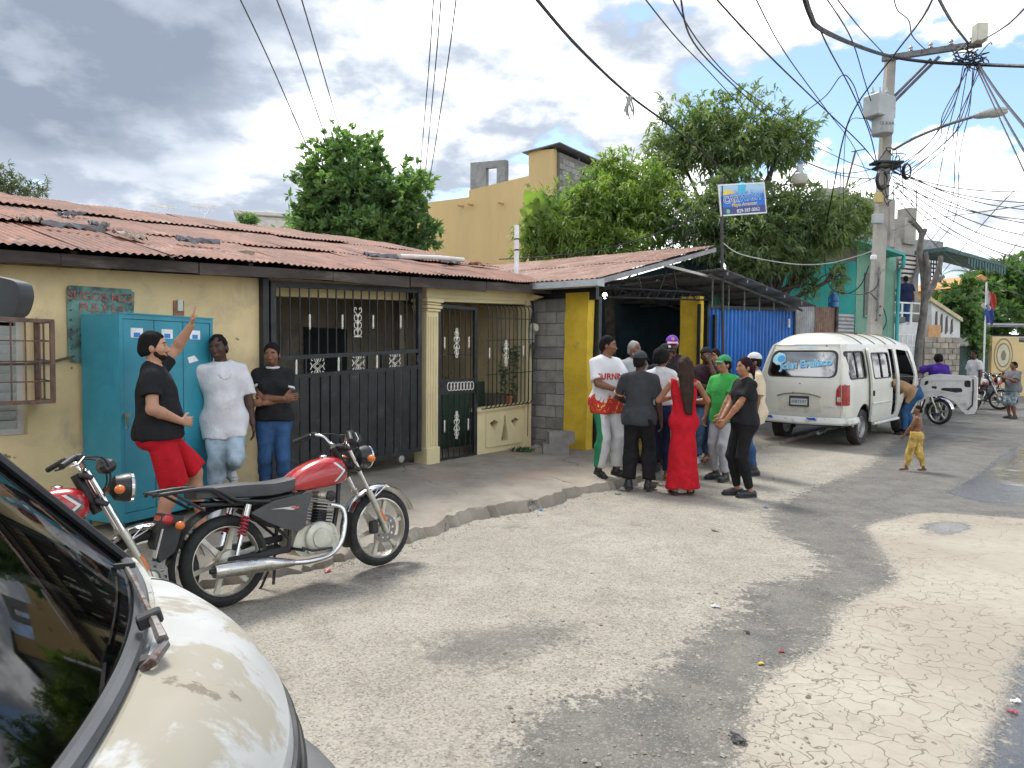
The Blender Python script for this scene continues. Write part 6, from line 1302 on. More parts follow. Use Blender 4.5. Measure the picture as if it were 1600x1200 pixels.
    rf = MB().grid(roof, 30, 20).build('roof', paint, rt, smooth=60)
    for k in (.24, .44, .62, .80): MB().tube([Vector(roof(k, j/20))+Vector((0, 0, .006)) for j in range(0, 21)], .012, 4).build('roof_rib', MATS.get('van_rust') or pm('van_rust', (.20, .16, .11), .8), rf)
    MB().box((2.5, .1, H+.012), (.55, .5, .03), None, .01).build('roof_vent', dark, rf)
    # tail
    def rear(y, z, w_):
        k = abs(y)/max(.01, hw(z)); return (ur(z)+.085*k**5-.02*sin(pi*min(1, max(0, (z-.6)/.6)))*(1-k*k)+w_, y, z)
    zs = [(.44, .79), (.62, .80), (.95, .805), (1.2, .795), (1.5, .75), (1.75, .70), (1.86, .665)]
    outer = [(-y, z) for z, y in zs]+[(y, z) for z, y in zs[::-1]]
    win = roundpoly([(-.63, 1.27), (.63, 1.27), (.585, 1.75), (-.585, 1.75)], .13, 5)
    tg = MB().sheet(outer, [win], rear, .03, .12).build('tailgate', paint, rt, smooth=35)
    MB().sheet(win, [], lambda y, z, w_: rear(y, z, w_+.014), .006, .12).build('rear_window', gls, tg, smooth=True)
    MB().sheet(ring(win, 1.03), [ring(win, .965)], lambda y, z, w_: rear(y, z, w_-.006), .018, .15).build('seal', rub, tg, smooth=True)
    MB().sheet(roundpoly([(-.42, .62), (.42, .62), (.36, .93), (-.36, .93)], .06, 3), [], lambda y, z, w_: rear(y, z, w_-.004), .006, .12).build('plate_recess', pm('van_cream2', (.55, .54, .46), .5, dirt=(.40, .37, .28), dirt_at=(.5, .75)), tg, smooth=True)
    MB().tube([rear(-.40+.8*i/16, .94+.035*sin(pi*i/16)-.03*(i/8-1)**4, -.012) for i in range(17)], .012, 5).build('garnish_line', MATS['van_rust'], tg)
    p = rear(-.02, .83, -.02); pl = MB().box(p, (.012, .34, .17), None, .004).build('number_plate', pm('plate_white', (.5, .52, .52), .5), tg); MB().box(Vector(p)-Vector((.008, 0, -.065)), (.006, .34, .035)).build('plate_band', pm('plate_dark', (.06, .07, .09), .5), pl); MB().sheet([(-.18, -.095), (.18, -.095), (.18, .095), (-.18, .095)], [[(-.155, -.07), (.155, -.07), (.155, .07), (-.155, .07)]], lambda a, b, w_: (p[0]-.014+w_, p[1]+a, p[2]+b), .01).build('plate_frame', dark, pl)
    ink = pm('plate_ink', (.03, .04, .09), .6); TX = Matrix(((0, 0, -1), (-1, 0, 0), (0, 1, 0))).to_4x4()
    def rtxt(t, size, y, z, mat, par, nm='lettering', dep=-.012, rot=0.0, **kw):
        me = text_mesh(t, size, **kw); me.transform(Matrix.Rotation(rot, 4, 'Z'))
        for v in me.vertices: q = rear(y-v.co.x, z+v.co.y, dep); v.co = q
        me.materials.clear(); me.materials.append(mat); me.polygons.foreach_set('material_index', [0]*len(me.polygons)); return link(bpy.data.objects.new(nm, me), par)
    rtxt('I087597', .085, -.02, .82, ink, pl, 'plate_number', -.032)
    cy = pm('sticker_cyan', (.05, .32, .62), .5, bmp=0); cy2 = pm('sticker_pale', (.34, .58, .70), .5, bmp=0)
    rtxt('John Evelisco', .175, -.06, 1.50, cy2, tg, 'sticker_lettering', -.002, radians(6), bold=.010); rtxt('John Evelisco', .175, -.06, 1.50, cy, tg, 'sticker_lettering', -.004, radians(6), bold=.0)
    def blob(P, m, dep): MB().sheet(P, [], lambda y, z, w_: rear(y, z, dep+w_*.2), .004, .06).build('sticker_figure', m, tg)
    rr = random.Random(4); blob([(.45+.12*cos(a)*(1+.25*rr.random()), 1.60+.10*sin(a)*(1+.25*rr.random())) for a in [2*pi*i/14 for i in range(14)]], cy2, -.001); blob([(.41+.075*cos(a), 1.60+.065*sin(a)) for a in [2*pi*i/12 for i in range(12)]], cy, -.004); blob([(.50, 1.52), (.42, 1.48), (.36, 1.44), (.40, 1.53)], cy2, -.003)
    MB().sheet([(-.22, 1.795), (.16, 1.795), (.16, 1.84), (-.22, 1.84)], [], lambda y, z, w_: rear(y, z, -.003+w_*.3), .003, .1).build('roof_sticker', pm('sticker_ice', (.50, .62, .66), .5, bmp=0), tg)
    rtxt('TURISMO', .045, -.53, .735, pm('sticker_ice2', (.25, .50, .60), .5, bmp=0), tg, 'badge_lettering', -.004, 0)
    for y, z in ((-.38, 1.835), (-.02, 1.15), (.1, .985)): MB().lathe([(.012, 0), (.012, .006)], 8, Matrix.Translation(rear(y, z, -.006)) @ Matrix.Rotation(-pi/2, 4, 'Y')).build('screw', rub, tg)
    # lamps
    red = pm('tail_lamp_red', (.30, .012, .012), .15, var=.25, scale=12, bmp=0, coat=.5)
    for sg in (1, -1):
        P = roundpoly([(.66, .78), (.80, .78), (.815, 1.16), (.73, 1.16), (.67, 1.06)], .035, 3); L = MB().sheet(P, [], lambda y, z, w_: (rear(sg*y*.985, z, -.022+w_)), .04, .06).build('tail_lamp', red, rt, smooth=True)
        MB().sheet(rrect(.685, .84, .79, .93, .02, 2), [], lambda y, z, w_: rear(sg*y*.985, z, -.027+w_), .01, .06).build('lens', pm('lamp_clear', (.45, .40, .38), .2), L)
        def cor(a, b):
            z = .78+.36*b; q0 = Vector(rear(sg*.77, z, -.024)); qm = Vector(side(sg)(ur(z)+.012, z, -.014))-Vector((.022, 0, 0))
            return q0.lerp(qm, a*2) if a < .5 else Vector(side(sg)(ur(z)-.01+(.17-ur(z))*(a*2-1), z, -.014))
        MB().grid(cor, 8, 4).build('lamp_side', red, L, fix=False)
    # corner posts between side and tail
    for sg in (1, -1):
        def cp(a, b, z0, z1): z = z0+(z1-z0)*b; q0 = Vector(rear(sg*(.79 if z < 1.2 else hw(z)-.025), z, 0)); q1 = Vector(side(sg)(ur(z)+.03, z, 0)); return q0.lerp(q1, a)
        for z0, z1 in ((.44, .79), (1.14, 1.86)): MB().grid(lambda a, b: cp(a, b, z0, z1), 4, 8).build('corner_post', paint, rt, smooth=60)
    # bumper
    bp = pm('bumper_white', (.62, .62, .60), .5, var=.06, scale=3, dirt=(.30, .28, .24), dirt_at=(.52, .68), dscale=4, dirt2=(.10, .08, .06), dirt2_at=(.66, .70), d2scale=12); prof = [(-.02, .05), (.03, .06), (.05, .02), (.06, -.04), (.03, -.07), (-.02, -.07)]
    path = [Vector((.50, -.85, .50)), Vector((.15, -.85, .50)), Vector((.03, -.80, .50)), Vector((-.05, -.6, .50)), Vector((-.08, 0, .49)), Vector((-.05, .6, .50)), Vector((.03, .80, .50)), Vector((.15, .85, .50)), Vector((.5, .85, .5))]
    path = spline(path, 4); m = MB(); vs = []
    for i, p in enumerate(path):
        t = (path[min(i+1, len(path)-1)]-path[max(i-1, 0)]).normalized(); nn = Vector((t.y, -t.x, 0))*-1
        nn = Vector((-abs(t.y), t.x*(-1 if p.y < 0 else 1)*(1 if t.y >= 0 else 1), 0)) if False else (Vector((p.x-1.0, p.y*1.6, 0)).normalized())
        vs += [p+nn*a+Vector((0, 0, b)) for a, b in prof]
    k = len(prof); m.add(vs, [(i*k+j, i*k+(j+1) % k, (i+1)*k+(j+1) % k, (i+1)*k+j) for i in range(len(path)-1) for j in range(k)]); bm_ = m.build('rear_bumper', bp, rt, smooth=35)
    for y, w_ in ((.52, .2), (-.28, .2)): MB().sheet([(y-w_/2, .50), (y+w_/2-.05, .51), (y+w_/2, .545), (y-w_/2+.04, .55)], [], lambda a, z, q: (-.145+q+.06*abs(a)**2, a, z), .01, .1).build('blue_tape', pm('tape_blue', (.02, .10, .42), .5), bm_)
    MB().tube([(.35, -.35, .28), (.02, -.35, .26)], .03, 10).build('exhaust_tip', pm('exhaust_metal', (.35, .35, .34), .35, .9), rt, smooth=True)
    for i, y in enumerate((-.70, .70)):
        for u in (.95, 3.5):
            wl = tag(bpy.data.objects.new('wheel', None)); link(wl, rt); wheel_parts(wl, Matrix.Translation((u, y, .33)) @ Matrix.Rotation(pi/2 if y < 0 else -pi/2, 4, 'X'))
    for sg in (-1, 1): MB().box((1.33, sg*.72, .32), (.012, .22, .26)).build('mud_flap', rub, rt)
    MB().box((2.2, 0, .42), (4.3, 1.5, .06)).build('floor', dark, rt); MB().tube([(1.4, -.84, .36), (2.9, -.84, .36)], .03, 8).build('side_step', pm('pale_pipe', (.62, .62, .6)), rt, smooth=True)
    st = pm('seat_cloth', (.10, .11, .16), .9, var=.2)
    for u in (.7, 1.55, 2.35, 3.2):
        s = MB().box((u+.22, .0, .75), (.45, 1.25, .14), None, .04).build('seat', st, rt); MB().box((u, 0, 1.05), (.13, 1.25, .62), Matrix.Rotation(-.2, 3, 'Y'), .04).build('backrest', st, s)
    # front
    def ws(a, b): z = 1.15+.70*a; y = (2*b-1)*(.74-.10*a); return (4.52-.62*a-.10*abs(2*b-1)**2.5, y, z)
    MB().grid(ws, 8, 12).build('windscreen', gl2, rt, smooth=True)
    MB().grid(lambda a, b: (4.50+.22*a-.12*abs(2*b-1)**3, (2*b-1)*.78, 1.15-.30*a*a), 6, 12).build('bonnet', paint, rt, smooth=True); MB().grid(lambda a, b: (4.72-.05*a-.12*abs(2*b-1)**3, (2*b-1)*.80, .86-.50*a), 5, 12).build('nose_panel', paint, rt, smooth=True)
    MB().tube([(3.93, y, 1.82) for y in (-.62, 0, .62)], .04, 6).build('header_rail', paint, rt); MB().box((4.25, 0, .95), (.35, 1.4, .3), None, .05).build('dashboard', dark, rt)
    MB().lathe([(.17, -.012), (.19, 0), (.17, .012)], 18, Matrix.Translation((3.95, .4, 1.12)) @ Matrix.Rotation(-.7, 4, 'Y'), closed=True).build('steering_wheel', rub, rt)
    # front door swung wide open
    P = [(.02, .62), (.06, .86), (.10, 1.10), (.16, 1.17), (.30, 1.22), (.42, 1.24), (1.08, 1.21), (1.13, 1.16), (1.13, .55), (1.09, .44), (.95, .42), (.86, .50), (.72, .68), (.50, .78), (.25, .74)]
    h = [roundpoly([(.13, .97), (.24, 1.02), (.24, 1.10), (.14, 1.09)], .03, 2), roundpoly([(.45, .86), (.66, .84), (.88, .88), (.86, .96), (.50, .95)], .03, 2), roundpoly([(.90, .98), (1.04, .98), (1.04, 1.12), (.90, 1.12)], .05, 3), roundpoly([(.30, .93), (.40, .92), (.40, .98), (.30, .98)], .02, 2)]
    od = tag(bpy.data.objects.new('front_door', None)); link(od, rt); od.location = (4.02, -.86, 0); od.rotation_euler = (0, 0, radians(-92))
    white = pm('door_white', (.62, .62, .60), .4, var=.08, scale=4, dirt=(.35, .33, .29), dirt_at=(.52, .72), dscale=4, coat=.2)
    MB().sheet(P, [], lambda x, z, w_: (x, .05+w_, z), .012, .15).build('outer_skin', paint, od, smooth=35); MB().sheet(P, h, lambda x, z, w_: (x, -.012+w_, z), .014, .15).build('inner_frame', white, od)
    MB().sheet(roundpoly([(.10, .84), (.40, .88), (.9, .80), (1.06, .90), (1.06, 1.16), (.14, 1.13)], .04, 3), [roundpoly([(.14, .88), (.40, .91), (.9, .84), (1.02, .92), (1.02, 1.12), (.18, 1.09)], .04, 3)], lambda x, z, w_: (x, -.024+w_, z), .012).build('panel_ridge', white, od)
    MB().sheet(ring(P, .96), [], lambda x, z, w_: (x, .02+w_, z), .01).build('cavity', dark, od); ed = MB()
    ed.add([(x, y, z) for x, z in P for y in (-.012, .06)], [(2*i, 2*i+1, (2*i+3) % (2*len(P)), (2*i+2) % (2*len(P))) for i in range(len(P))]); ed.build('edge', white, od)
    MB().tube([(x, -.03, z) for x, z in ((.98, .52), (1.06, .62), (1.07, .9), (1.06, 1.15))], .014, 5).build('door_seal', rub, od)
    return rt
VAN = make_parked_van()

def make_near_van():
    th = radians(22); e = Vector((cos(th), sin(th), 0)); l = Vector((-sin(th), cos(th), 0)); o = e*0+l*1.65
    rt = thing('near_van', 'battered white van nose with windscreen and wiper in the near left corner', 'van', (o.x, o.y, 0), th)
    paint = pm('van_white', (.44, .445, .43), .55, var=.10, scale=3, bmp=.14, bscale=6, bdist=.02, dirt=(.33, .305, .245), dirt_at=(.50, .57), dscale=2.6, dirt2=(.20, .17, .13), dirt2_at=(.605, .65), d2scale=9, coat=.06)
    rub = MATS['rubber_black']; dark = MATS['van_inside']; gls = glass('windscreen_glass', (.10, .12, .12), .03, .0); rust = MATS['rusty_iron']
    uc = lambda v: -.185-.19*v*v                # foot of the glass
    un = lambda v: .125-.60*abs(v)**2.2         # nose
    zc = lambda v: 1.045-.02*abs(v)**3
    def hood(t, s):
        v = (2*s-1)*.80; a = uc(v)+.035; u = a+(un(v)-a)*t
        z = zc(v)-.012-.045*t-.13*t**3.2-.10*(abs(v)/.8)**6+.018*math.exp(-((v+.02)/.05)**2)*(1-t)*t*2+.006*sin(7*v+3)*sin(6*t)
        return (u, v, z)
    hd = MB().grid(hood, 26, 48).build('bonnet', paint, rt, smooth=True)
    for v in (.16, .84): MB().tube([Vector(hood(i/20, v))+Vector((0, 0, .0005)) for i in range(1, 20)], .0028, 4).build('panel_gap', MATS['rubber_black'], hd)
    # cowl strip between glass and bonnet, a little lower
    MB().grid(lambda t, s: (uc((2*s-1)*.80)-.005+.045*t, (2*s-1)*.80, zc((2*s-1)*.8)-.028+.012*t), 3, 40).build('cowl', paint, rt, smooth=True)
    def front(t, s): v = (2*s-1)*.80; p = hood(1, s); return (p[0]+.035*sin(pi*t*.9)+.0, v, p[2]-(p[2]-.42)*t)
    MB().grid(front, 16, 40).build('nose_panel', paint, rt, smooth=True)
    tr = MB(); tr.tube([Vector(front(.10, i/40))+Vector((.004, 0, 0)) for i in range(41)], .009, 6); tr.tube([Vector(front(.20, i/40))+Vector((.006, 0, 0)) for i in range(41)], .012, 6); tr.build('grille_trim', rub, rt)
    bp = MB(); bp.tube([Vector(front(.75, i/30))+Vector((.06, 0, -.05)) for i in range(31)], .10, 10); bp.build('front_bumper', pm('bumper_grey', (.12, .12, .12), .7), rt, smooth=True)
    for sg in (-1, 1): q = front(.32, .5+.36*sg); MB().ell(Vector(q), (.05, .15, .10), nu=14, nv=8).build('headlamp', pm('headlamp_glass', (.6, .62, .62), .1, coat=.6), rt, smooth=True)
    # windscreen
    def ws(t, s):
        v = (2*s-1)*(.70-.07*t); return (uc(v*1.02)-.80*t-.07*sin(pi*t)*0+.0, v, zc(v)-.012+.82*t)
    MB().grid(ws, 20, 36).build('windscreen', gls, rt, smooth=True)
    sl = MB(); sl.tube([Vector(ws(0, i/40))+Vector((.004, 0, .004)) for i in range(41)], .019, 8); sl.build('windscreen_seal', pm('seal_grey', (.07, .075, .08), .55, var=.2), rt, smooth=True)
    for s in (0, 1):
        sgn = 1 if s else -1
        MB().tube([Vector(ws(i/16, s))+Vector((-.01, sgn*.012, -.012)) for i in range(17)], [.020]*17, 8).build('front_pillar', rub, rt, smooth=True)
        MB().tube([Vector(ws(i/16, s))+Vector((.008, sgn*.004, .012)) for i in range(17)], .013, 6).build('glass_trim', rub, rt, smooth=True)
    # sides, roof
    def side(sg):
        hwf = lambda z: .80 if z < 1.0 else .80-.11*((z-1.0)/.9)**1.3
        out = [(un(.8)-.01, .42), (un(.8)-.02, .80), (uc(.8)+.03, .90), (uc(.72)-.10, 1.0), (-1.16, 1.82), (-1.24, 1.86), (-4.3, 1.88), (-4.45, 1.2), (-4.45, .42), (-4.0, .36)]+[(-3.55+.4*cos(a), .36+.4*sin(a)) for a in [pi-pi*i/8 for i in range(9)]][::-1][::-1]+[(-1.45, .34)]+[(-.95+.4*cos(a), .36+.4*sin(a)) for a in [pi-pi*i/8 for i in range(9)]]
        out = out[:10]+sorted(out[10:], key=lambda p: p[0])
        wn = [roundpoly([(-.62, 1.12), (-1.45, 1.12), (-1.45, 1.76), (-1.12, 1.76)], .06, 3), rrect(-3.0, 1.15, -1.6, 1.76, .07, 3), rrect(-4.2, 1.15, -3.12, 1.76, .07, 3)]
        f = lambda u, z, w: (u, sg*(hwf(z)-w), z)
        p = MB().sheet(out, wn, f, .03, .2).build('side_panel', paint, rt, smooth=35)
        for q in wn: MB().sheet(q, [], lambda u, z, w: f(u, z, w+.012), .005, .25).build('side_window', gls, rt, smooth=True)
    side(1); side(-1)
    MB().grid(lambda a, b: (-.98-3.4*a-.08*abs(2*b-1)**2, (2*b-1)*.70, 1.87+.10*(1-abs(2*b-1)**2.6)-.03*max(0, 1-a/.1)**2), 24, 16).build('roof', paint, rt, smooth=True)
    MB().grid(lambda a, b: (-4.45+.08*max(0, b-.55), (2*a-1)*(.79-.1*max(0, b-.5)*2), .42+1.48*b), 10, 10).build('tailgate', paint, rt, smooth=True)
    MB().box((-2.2, 0, .42), (4.2, 1.5, .06)).build('floor', dark, rt)
    MB().grid(lambda a, b: (-.30-.28*a-.15*(2*b-1)**2, (2*b-1)*.70, .98+.06*sin(pi*a)), 6, 14).build('dashboard', pm('dash_grey', (.10, .095, .085), .8), rt, smooth=True)
    MB().lathe([(.19, -.014), (.205, 0), (.19, .014)], 22, Matrix.Translation((-.75, .36, 1.12)) @ Matrix.Rotation(-.6, 4, 'Y'), closed=True).build('steering_wheel', rub, rt)
    for y in (.36, -.36): s = MB().box((-1.25, y, .72), (.5, .5, .16), None, .05).build('seat', MATS['seat_cloth'], rt); MB().box((-1.5, y, 1.12), (.14, .48, .75), Matrix.Rotation(-.15, 3, 'Y'), .05).build('backrest', MATS['seat_cloth'], s)
    for u in (-.95, -3.55):
        for y in (-.70, .70): wl = tag(bpy.data.objects.new('wheel', None)); link(wl, rt); wheel_parts(wl, Matrix.Translation((u, y, .33)) @ Matrix.Rotation(pi/2 if y < 0 else -pi/2, 4, 'X'))
    # wiper parked along the glass
    inv = rt.matrix_basis.inverted(); D = lambda px, py, z: inv @ gpt(px, py, z)
    wm = pm('wiper_metal', (.16, .15, .145), .5, .4, var=.3, scale=20, dirt=(.12, .06, .04), dirt_at=(.5, .65), dscale=20)
    wp = tag(bpy.data.objects.new('wiper', None)); link(wp, rt)
    P = [D(222, 1046, 1.035), D(238, 1034, 1.05), D(257, 1008, 1.065), D(250, 990, 1.075)]; MB().tube(P, [.008, .011, .011, .009], 8).build('wiper_knuckle', wm, wp, smooth=True)
    P = spline([D(254, 1000, 1.075), D(240, 968, 1.085), D(228, 945, 1.085), D(212, 912, 1.08), D(197, 886, 1.075)], 4); MB().tube(P, [.012, .012, .011, .010, .010]+[.007]*(len(P)-5), 6).build('wiper_arm', wm, wp, smooth=True)
    a, b = D(214, 975, 1.075), D(253, 958, 1.09); d = b-a; MB().box((a+b)/2, (d.length, .035, .028), d.to_track_quat('X', 'Z').to_matrix(), .004).build('blade_holder', rub, wp)
    MB().lathe([(.028, -.02), (.03, 0), (.018, .016), (0, .016)], 14, Matrix.Translation(D(219, 1040, 1.022))).build('wiper_pivot', rub, wp, smooth=True)
    MB().box(D(195, 884, 1.082), (.05, .012, .014)).build('blade_tip', rub, wp)
    # wing mirror on a long arm
    mc = inv @ dpt(12, 464, 2.25); an = inv @ dpt(-130, 610, 2.05); mr = tag(bpy.data.objects.new('wing_mirror', None)); link(mr, rt)
    shell = pm('mirror_plastic', (.035, .038, .042), .5, var=.2, bmp=.1); Mr = Matrix.Translation(mc) @ Matrix.Rotation(radians(-28), 4, 'Z')
    v = MB().sheet(roundpoly([(-.13, -.055), (.045, -.065), (.068, .0), (.06, .045), (-.04, .068), (-.13, .07)], .03, 4), [], lambda x, z, w: tuple(Mr @ Vector((x, w-.03, z))), .06, .04); v.build('mirror_shell', shell, mr, smooth=35)
    MB().tube([mc+Vector((-.10, 0, -.05)), mc.lerp(an, .5)+Vector((0, .03, -.02)), an], .014, 6).build('mirror_arm', rub, mr, smooth=True)
make_near_van()
# ================================================================== motorcycles
def bike_mats():
    B = {}
    m, nt, N, L, b = nodes('tank_red'); tc = N.new('ShaderNodeTexCoord'); sp = N.new('ShaderNodeSeparateXYZ'); L.new(tc.outputs['Object'], sp.inputs[0]); X, Y, Z = sp.outputs
    ax = mth(nt, 'ADD', mth(nt, 'MULTIPLY', X, 1.0), 0)
    d1 = mth(nt, 'ABSOLUTE', mth(nt, 'SUBTRACT', mth(nt, 'SUBTRACT', Z, .800), 0))   # chevron arms
    ch = mth(nt, 'ADD', ax, mth(nt, 'MULTIPLY', d1, 1.15))
    c = (.34, .012, .016); c = mxc(nt, rmp(nt, nz(nt, tc.outputs['Object'], 3, 2), .3, .7), c, (.42, .02, .022))
    pale = mxc(nt, rmp(nt, ch, .885, .888), c, (.58, .58, .55)); s1 = mxc(nt, rmp(nt, ch, .908, .911), pale, (.05, .05, .05)); s2 = mxc(nt, rmp(nt, ch, .930, .933), s1, (.36, .012, .016))
    lim = mth(nt, 'MULTIPLY', rmp(nt, Z, .865, .868, 1, 0), rmp(nt, Z, .725, .728, 0, 1)); c2 = mxc(nt, lim, c, s2); L.new(c2, b.inputs['Base Color'])
    b.inputs['Roughness'].default_value = .22; b.inputs['Coat Weight'].default_value = .7; b.inputs['Coat Roughness'].default_value = .06; B['tank'] = m
    B['blk'] = pm('bike_black', (.016, .016, .017), .45, var=.3, scale=9, bmp=.08); B['seat'] = pm('seat_vinyl', (.035, .036, .038), .55, var=.2, scale=6, bmp=.15, bscale=120, dirt=(.08, .078, .07), dirt_at=(.5, .8), dscale=3); B['side'] = pm('side_cover_grey', (.055, .057, .06), .42, var=.15, scale=5)
    B['chr'] = pm('chrome', (.62, .62, .61), .14, 1.0, var=.05, bmp=0); B['alu'] = pm('cast_alloy', (.50, .49, .43), .38, .65, var=.12, scale=9, bmp=.1, dirt=(.25, .22, .16), dirt_at=(.55, .75), dscale=9); B['eng'] = pm('engine_case', (.52, .51, .43), .42, .35, var=.15, scale=10, bmp=.1, dirt=(.18, .15, .10), dirt_at=(.55, .72), dscale=10)
    B['exh'] = pm('exhaust_steel', (.50, .49, .46), .26, .95, var=.15, scale=6, bmp=.03, dirt=(.26, .20, .13), dirt_at=(.50, .72), dscale=5); B['tyre'] = pm('bike_tyre', (.022, .022, .022), .82, var=.3, scale=10, bmp=.4, bscale=70, dirt=(.10, .095, .08), dirt_at=(.55, .8), dscale=4); B['spr'] = pm('spring_red', (.30, .015, .03), .4); B['org'] = pm('indicator_orange', (.60, .15, .015), .25, coat=.4, bmp=0); B['red'] = pm('tail_red', (.42, .015, .02), .2, coat=.5, bmp=0); B['gls'] = pm('lamp_glass', (.62, .64, .64), .08, .3, coat=.8, bmp=0); B['wht'] = pm('plate_white2', (.55, .53, .5), .6)
    B['disc'] = pm('brake_disc', (.22, .22, .22), .35, .9)
    return B
BM = bike_mats()
def make_bike(label, group='motorcycles'):
    B = BM; rt = thing('motorcycle', label, 'motorcycle', (0, 0, 0), 0, group); WB, R = 1.27, .30
    def wheel(x, nm, disc):
        w = tag(bpy.data.objects.new(nm, None)); link(w, rt); tw = .046 if disc else .055
        Mx = Matrix.Translation((x, 0, R)) @ Matrix.Rotation(pi/2, 4, 'X')
        MB().lathe([(R-.072, -tw*.62), (R-.045, -tw*.95), (R-.018, -tw*.75), (R-.003, -tw*.3), (R, 0), (R-.003, tw*.3), (R-.018, tw*.75), (R-.045, tw*.95), (R-.072, tw*.62)], 40, Mx, closed=True).build('tyre', B['tyre'], w, smooth=True)
        rim = MB(); rim.lathe([(R-.062, -.032), (R-.075, -.036), (R-.082, -.022), (R-.082, .022), (R-.075, .036), (R-.062, .032)], 40, Mx, closed=True); rim.build('rim', B['alu'], w, smooth=True)
        for k in range(6):
            a = 2*pi*k/6+.2; u = Vector((cos(a), 0, sin(a))); v = Vector((-sin(a), 0, cos(a))); c = Vector((x, 0, R)); p0, p1 = c+u*.045, c+u*(R-.078)
            m = MB(); q = lambda p, s, t: [p+v*s+Vector((0, t, 0)), p+v*s-Vector((0, t, 0)), p-v*s-Vector((0, t, 0)), p-v*s+Vector((0, t, 0))]
            m.add(q(p0, .024, .02)+q(p0.lerp(p1, .5), .013, .013)+q(p1, .017, .016), [(i*4+j, i*4+(j+1) % 4, (i+1)*4+(j+1) % 4, (i+1)*4+j) for i in (0, 1) for j in range(4)]); m.build('spoke', B['alu'], w)
        MB().lathe([(.03, -.07), (.055, -.06), (.055, .06), (.03, .07)], 18, Mx).build('hub', B['alu'], w, smooth=True)
        if disc:
            m = MB(); hs_ = []
            for k in range(10): a = 2*pi*k/10; hs_.append([(.078*cos(a)+.012*cos(t), .078*sin(a)+.012*sin(t)) for t in [2*pi*i/7 for i in range(7)]])
            m.sheet([(.108*cos(t), .108*sin(t)) for t in [2*pi*i/30 for i in range(30)]], hs_+[[(.055*cos(t), .055*sin(t)) for t in [2*pi*i/16 for i in range(16)]]], lambda a, b, q: (x+a, -.078+q, R+b), .004); m.build('brake_disc', B['disc'], w)
        else: MB().lathe([(.02, -.085), (.075, -.08), (.08, -.03)], 20, Mx @ Matrix.Rotation(pi, 4, 'X')).build('drum', B['alu'], w, smooth=True)
        return w
    wheel(0, 'rear_wheel', False); wheel(WB, 'front_wheel', True)
    # fork
    hx, hz = WB-.315, .98; fx = lambda z: WB+.0+(hx-WB)*(z-R)/(hz-R)
    for sg in (-1, 1):
        y = sg*.095; MB().tube([(fx(.60), y, .60), (fx(.995), y, .995)], .017, 10).build('fork_tube', B['chr'], rt, smooth=True); s = MB().tube([(fx(R)-.0, y, R-.03), (fx(.36), y, .36), (fx(.62), y, .62)], [.020, .023, .025], 12).build('fork_slider', B['alu'], rt, smooth=True)
        MB().box((fx(.41)+.012, y+sg*.024, .41), (.02, .006, .10), Matrix.Rotation(-.44, 3, 'Y'), .002).build('reflector', B['org'], s)
    for z in (.80, .965): MB().box((fx(z)-.02, 0, z), (.07, .25, .03), Matrix.Rotation(.44, 3, 'Y'), .008).build('fork_clamp', B['blk'], rt)
    MB().tube([(fx(.74)-.06, 0, .74), (fx(.98)-.06, 0, .98)], .03, 10).build('steering_head', B['blk'], rt, smooth=True)
    MB().box((WB-.115, -.085, .33), (.07, .05, .10), None, .012).build('brake_caliper', B['blk'], rt)
    # front mudguard
    def guard(a, b, r, a0, a1, cx, cz, w): t = radians(a0+(a1-a0)*a); q = 2*b-1; rr = r-.022*q*q; return (cx+cos(t)*rr, q*w, cz+sin(t)*rr)
    MB().grid(lambda a, b: guard(a, b, R+.048, 15, 150, WB, R, .065), 22, 8).build('front_mudguard', B['chr'], rt, smooth=True, fix=False); MB().grid(lambda a, b: guard(a, b, R+.044, 148, 196, WB, R, .068), 8, 6).build('mud_flap', B['blk'], rt, fix=False)
    MB().tube([(fx(.55), -.1, .55), (WB-.03, -.072, R+.33), (WB+.05, -.072, R+.335), (fx(.55), -.1, .55)], .005, 5).build('mudguard_stay', B['chr'], rt)
    # headlamp and clocks
    hl = Vector((WB-.10, 0, .875)); Mh = Matrix.Translation(hl) @ Matrix.Rotation(pi/2+.05, 4, 'Y'); L_ = MB().lathe([(.03, -.10), (.075, -.07), (.088, -.01), (.088, .015)], 22, Mh).build('headlamp', B['blk'], rt, smooth=True)
    MB().lathe([(.084, .012), (.094, .014), (.092, .03), (.08, .034)], 22, Mh).build('lamp_rim', B['chr'], L_, smooth=True); MB().lathe([(.084, .022), (.06, .04), (0, .048)], 22, Mh).build('lens', B['gls'], L_, smooth=True)
    c = MB().box((WB-.21, 0, 1.015), (.09, .21, .085), Matrix.Rotation(-.55, 3, 'Y'), .025).build('instrument_cluster', B['blk'], rt); MB().box((WB-.235, 0, 1.04), (.012, .19, .06), Matrix.Rotation(-.55, 3, 'Y'), .004).build('dial_face', B['side'], c)
    for sg in (-1, 1): q = Vector((WB-.17, sg*.19, .87)); MB().tube([(WB-.17, sg*.09, .87), q], .009, 6).build('indicator_stalk', B['blk'], rt); MB().ell(q, (.03, .035, .028), nu=12, nv=8).build('indicator', B['org'], rt, smooth=True)
    # handlebar
    hb = [(WB-.46, -.36, 1.035), (WB-.41, -.27, 1.075), (WB-.36, -.16, 1.06), (WB-.335, -.08, .995), (WB-.335, .08, .995), (WB-.36, .16, 1.06), (WB-.41, .27, 1.075), (WB-.46, .36, 1.035)]
    MB().tube(spline(hb, 5), .011, 10).build('handlebar', B['chr'], rt, smooth=True)
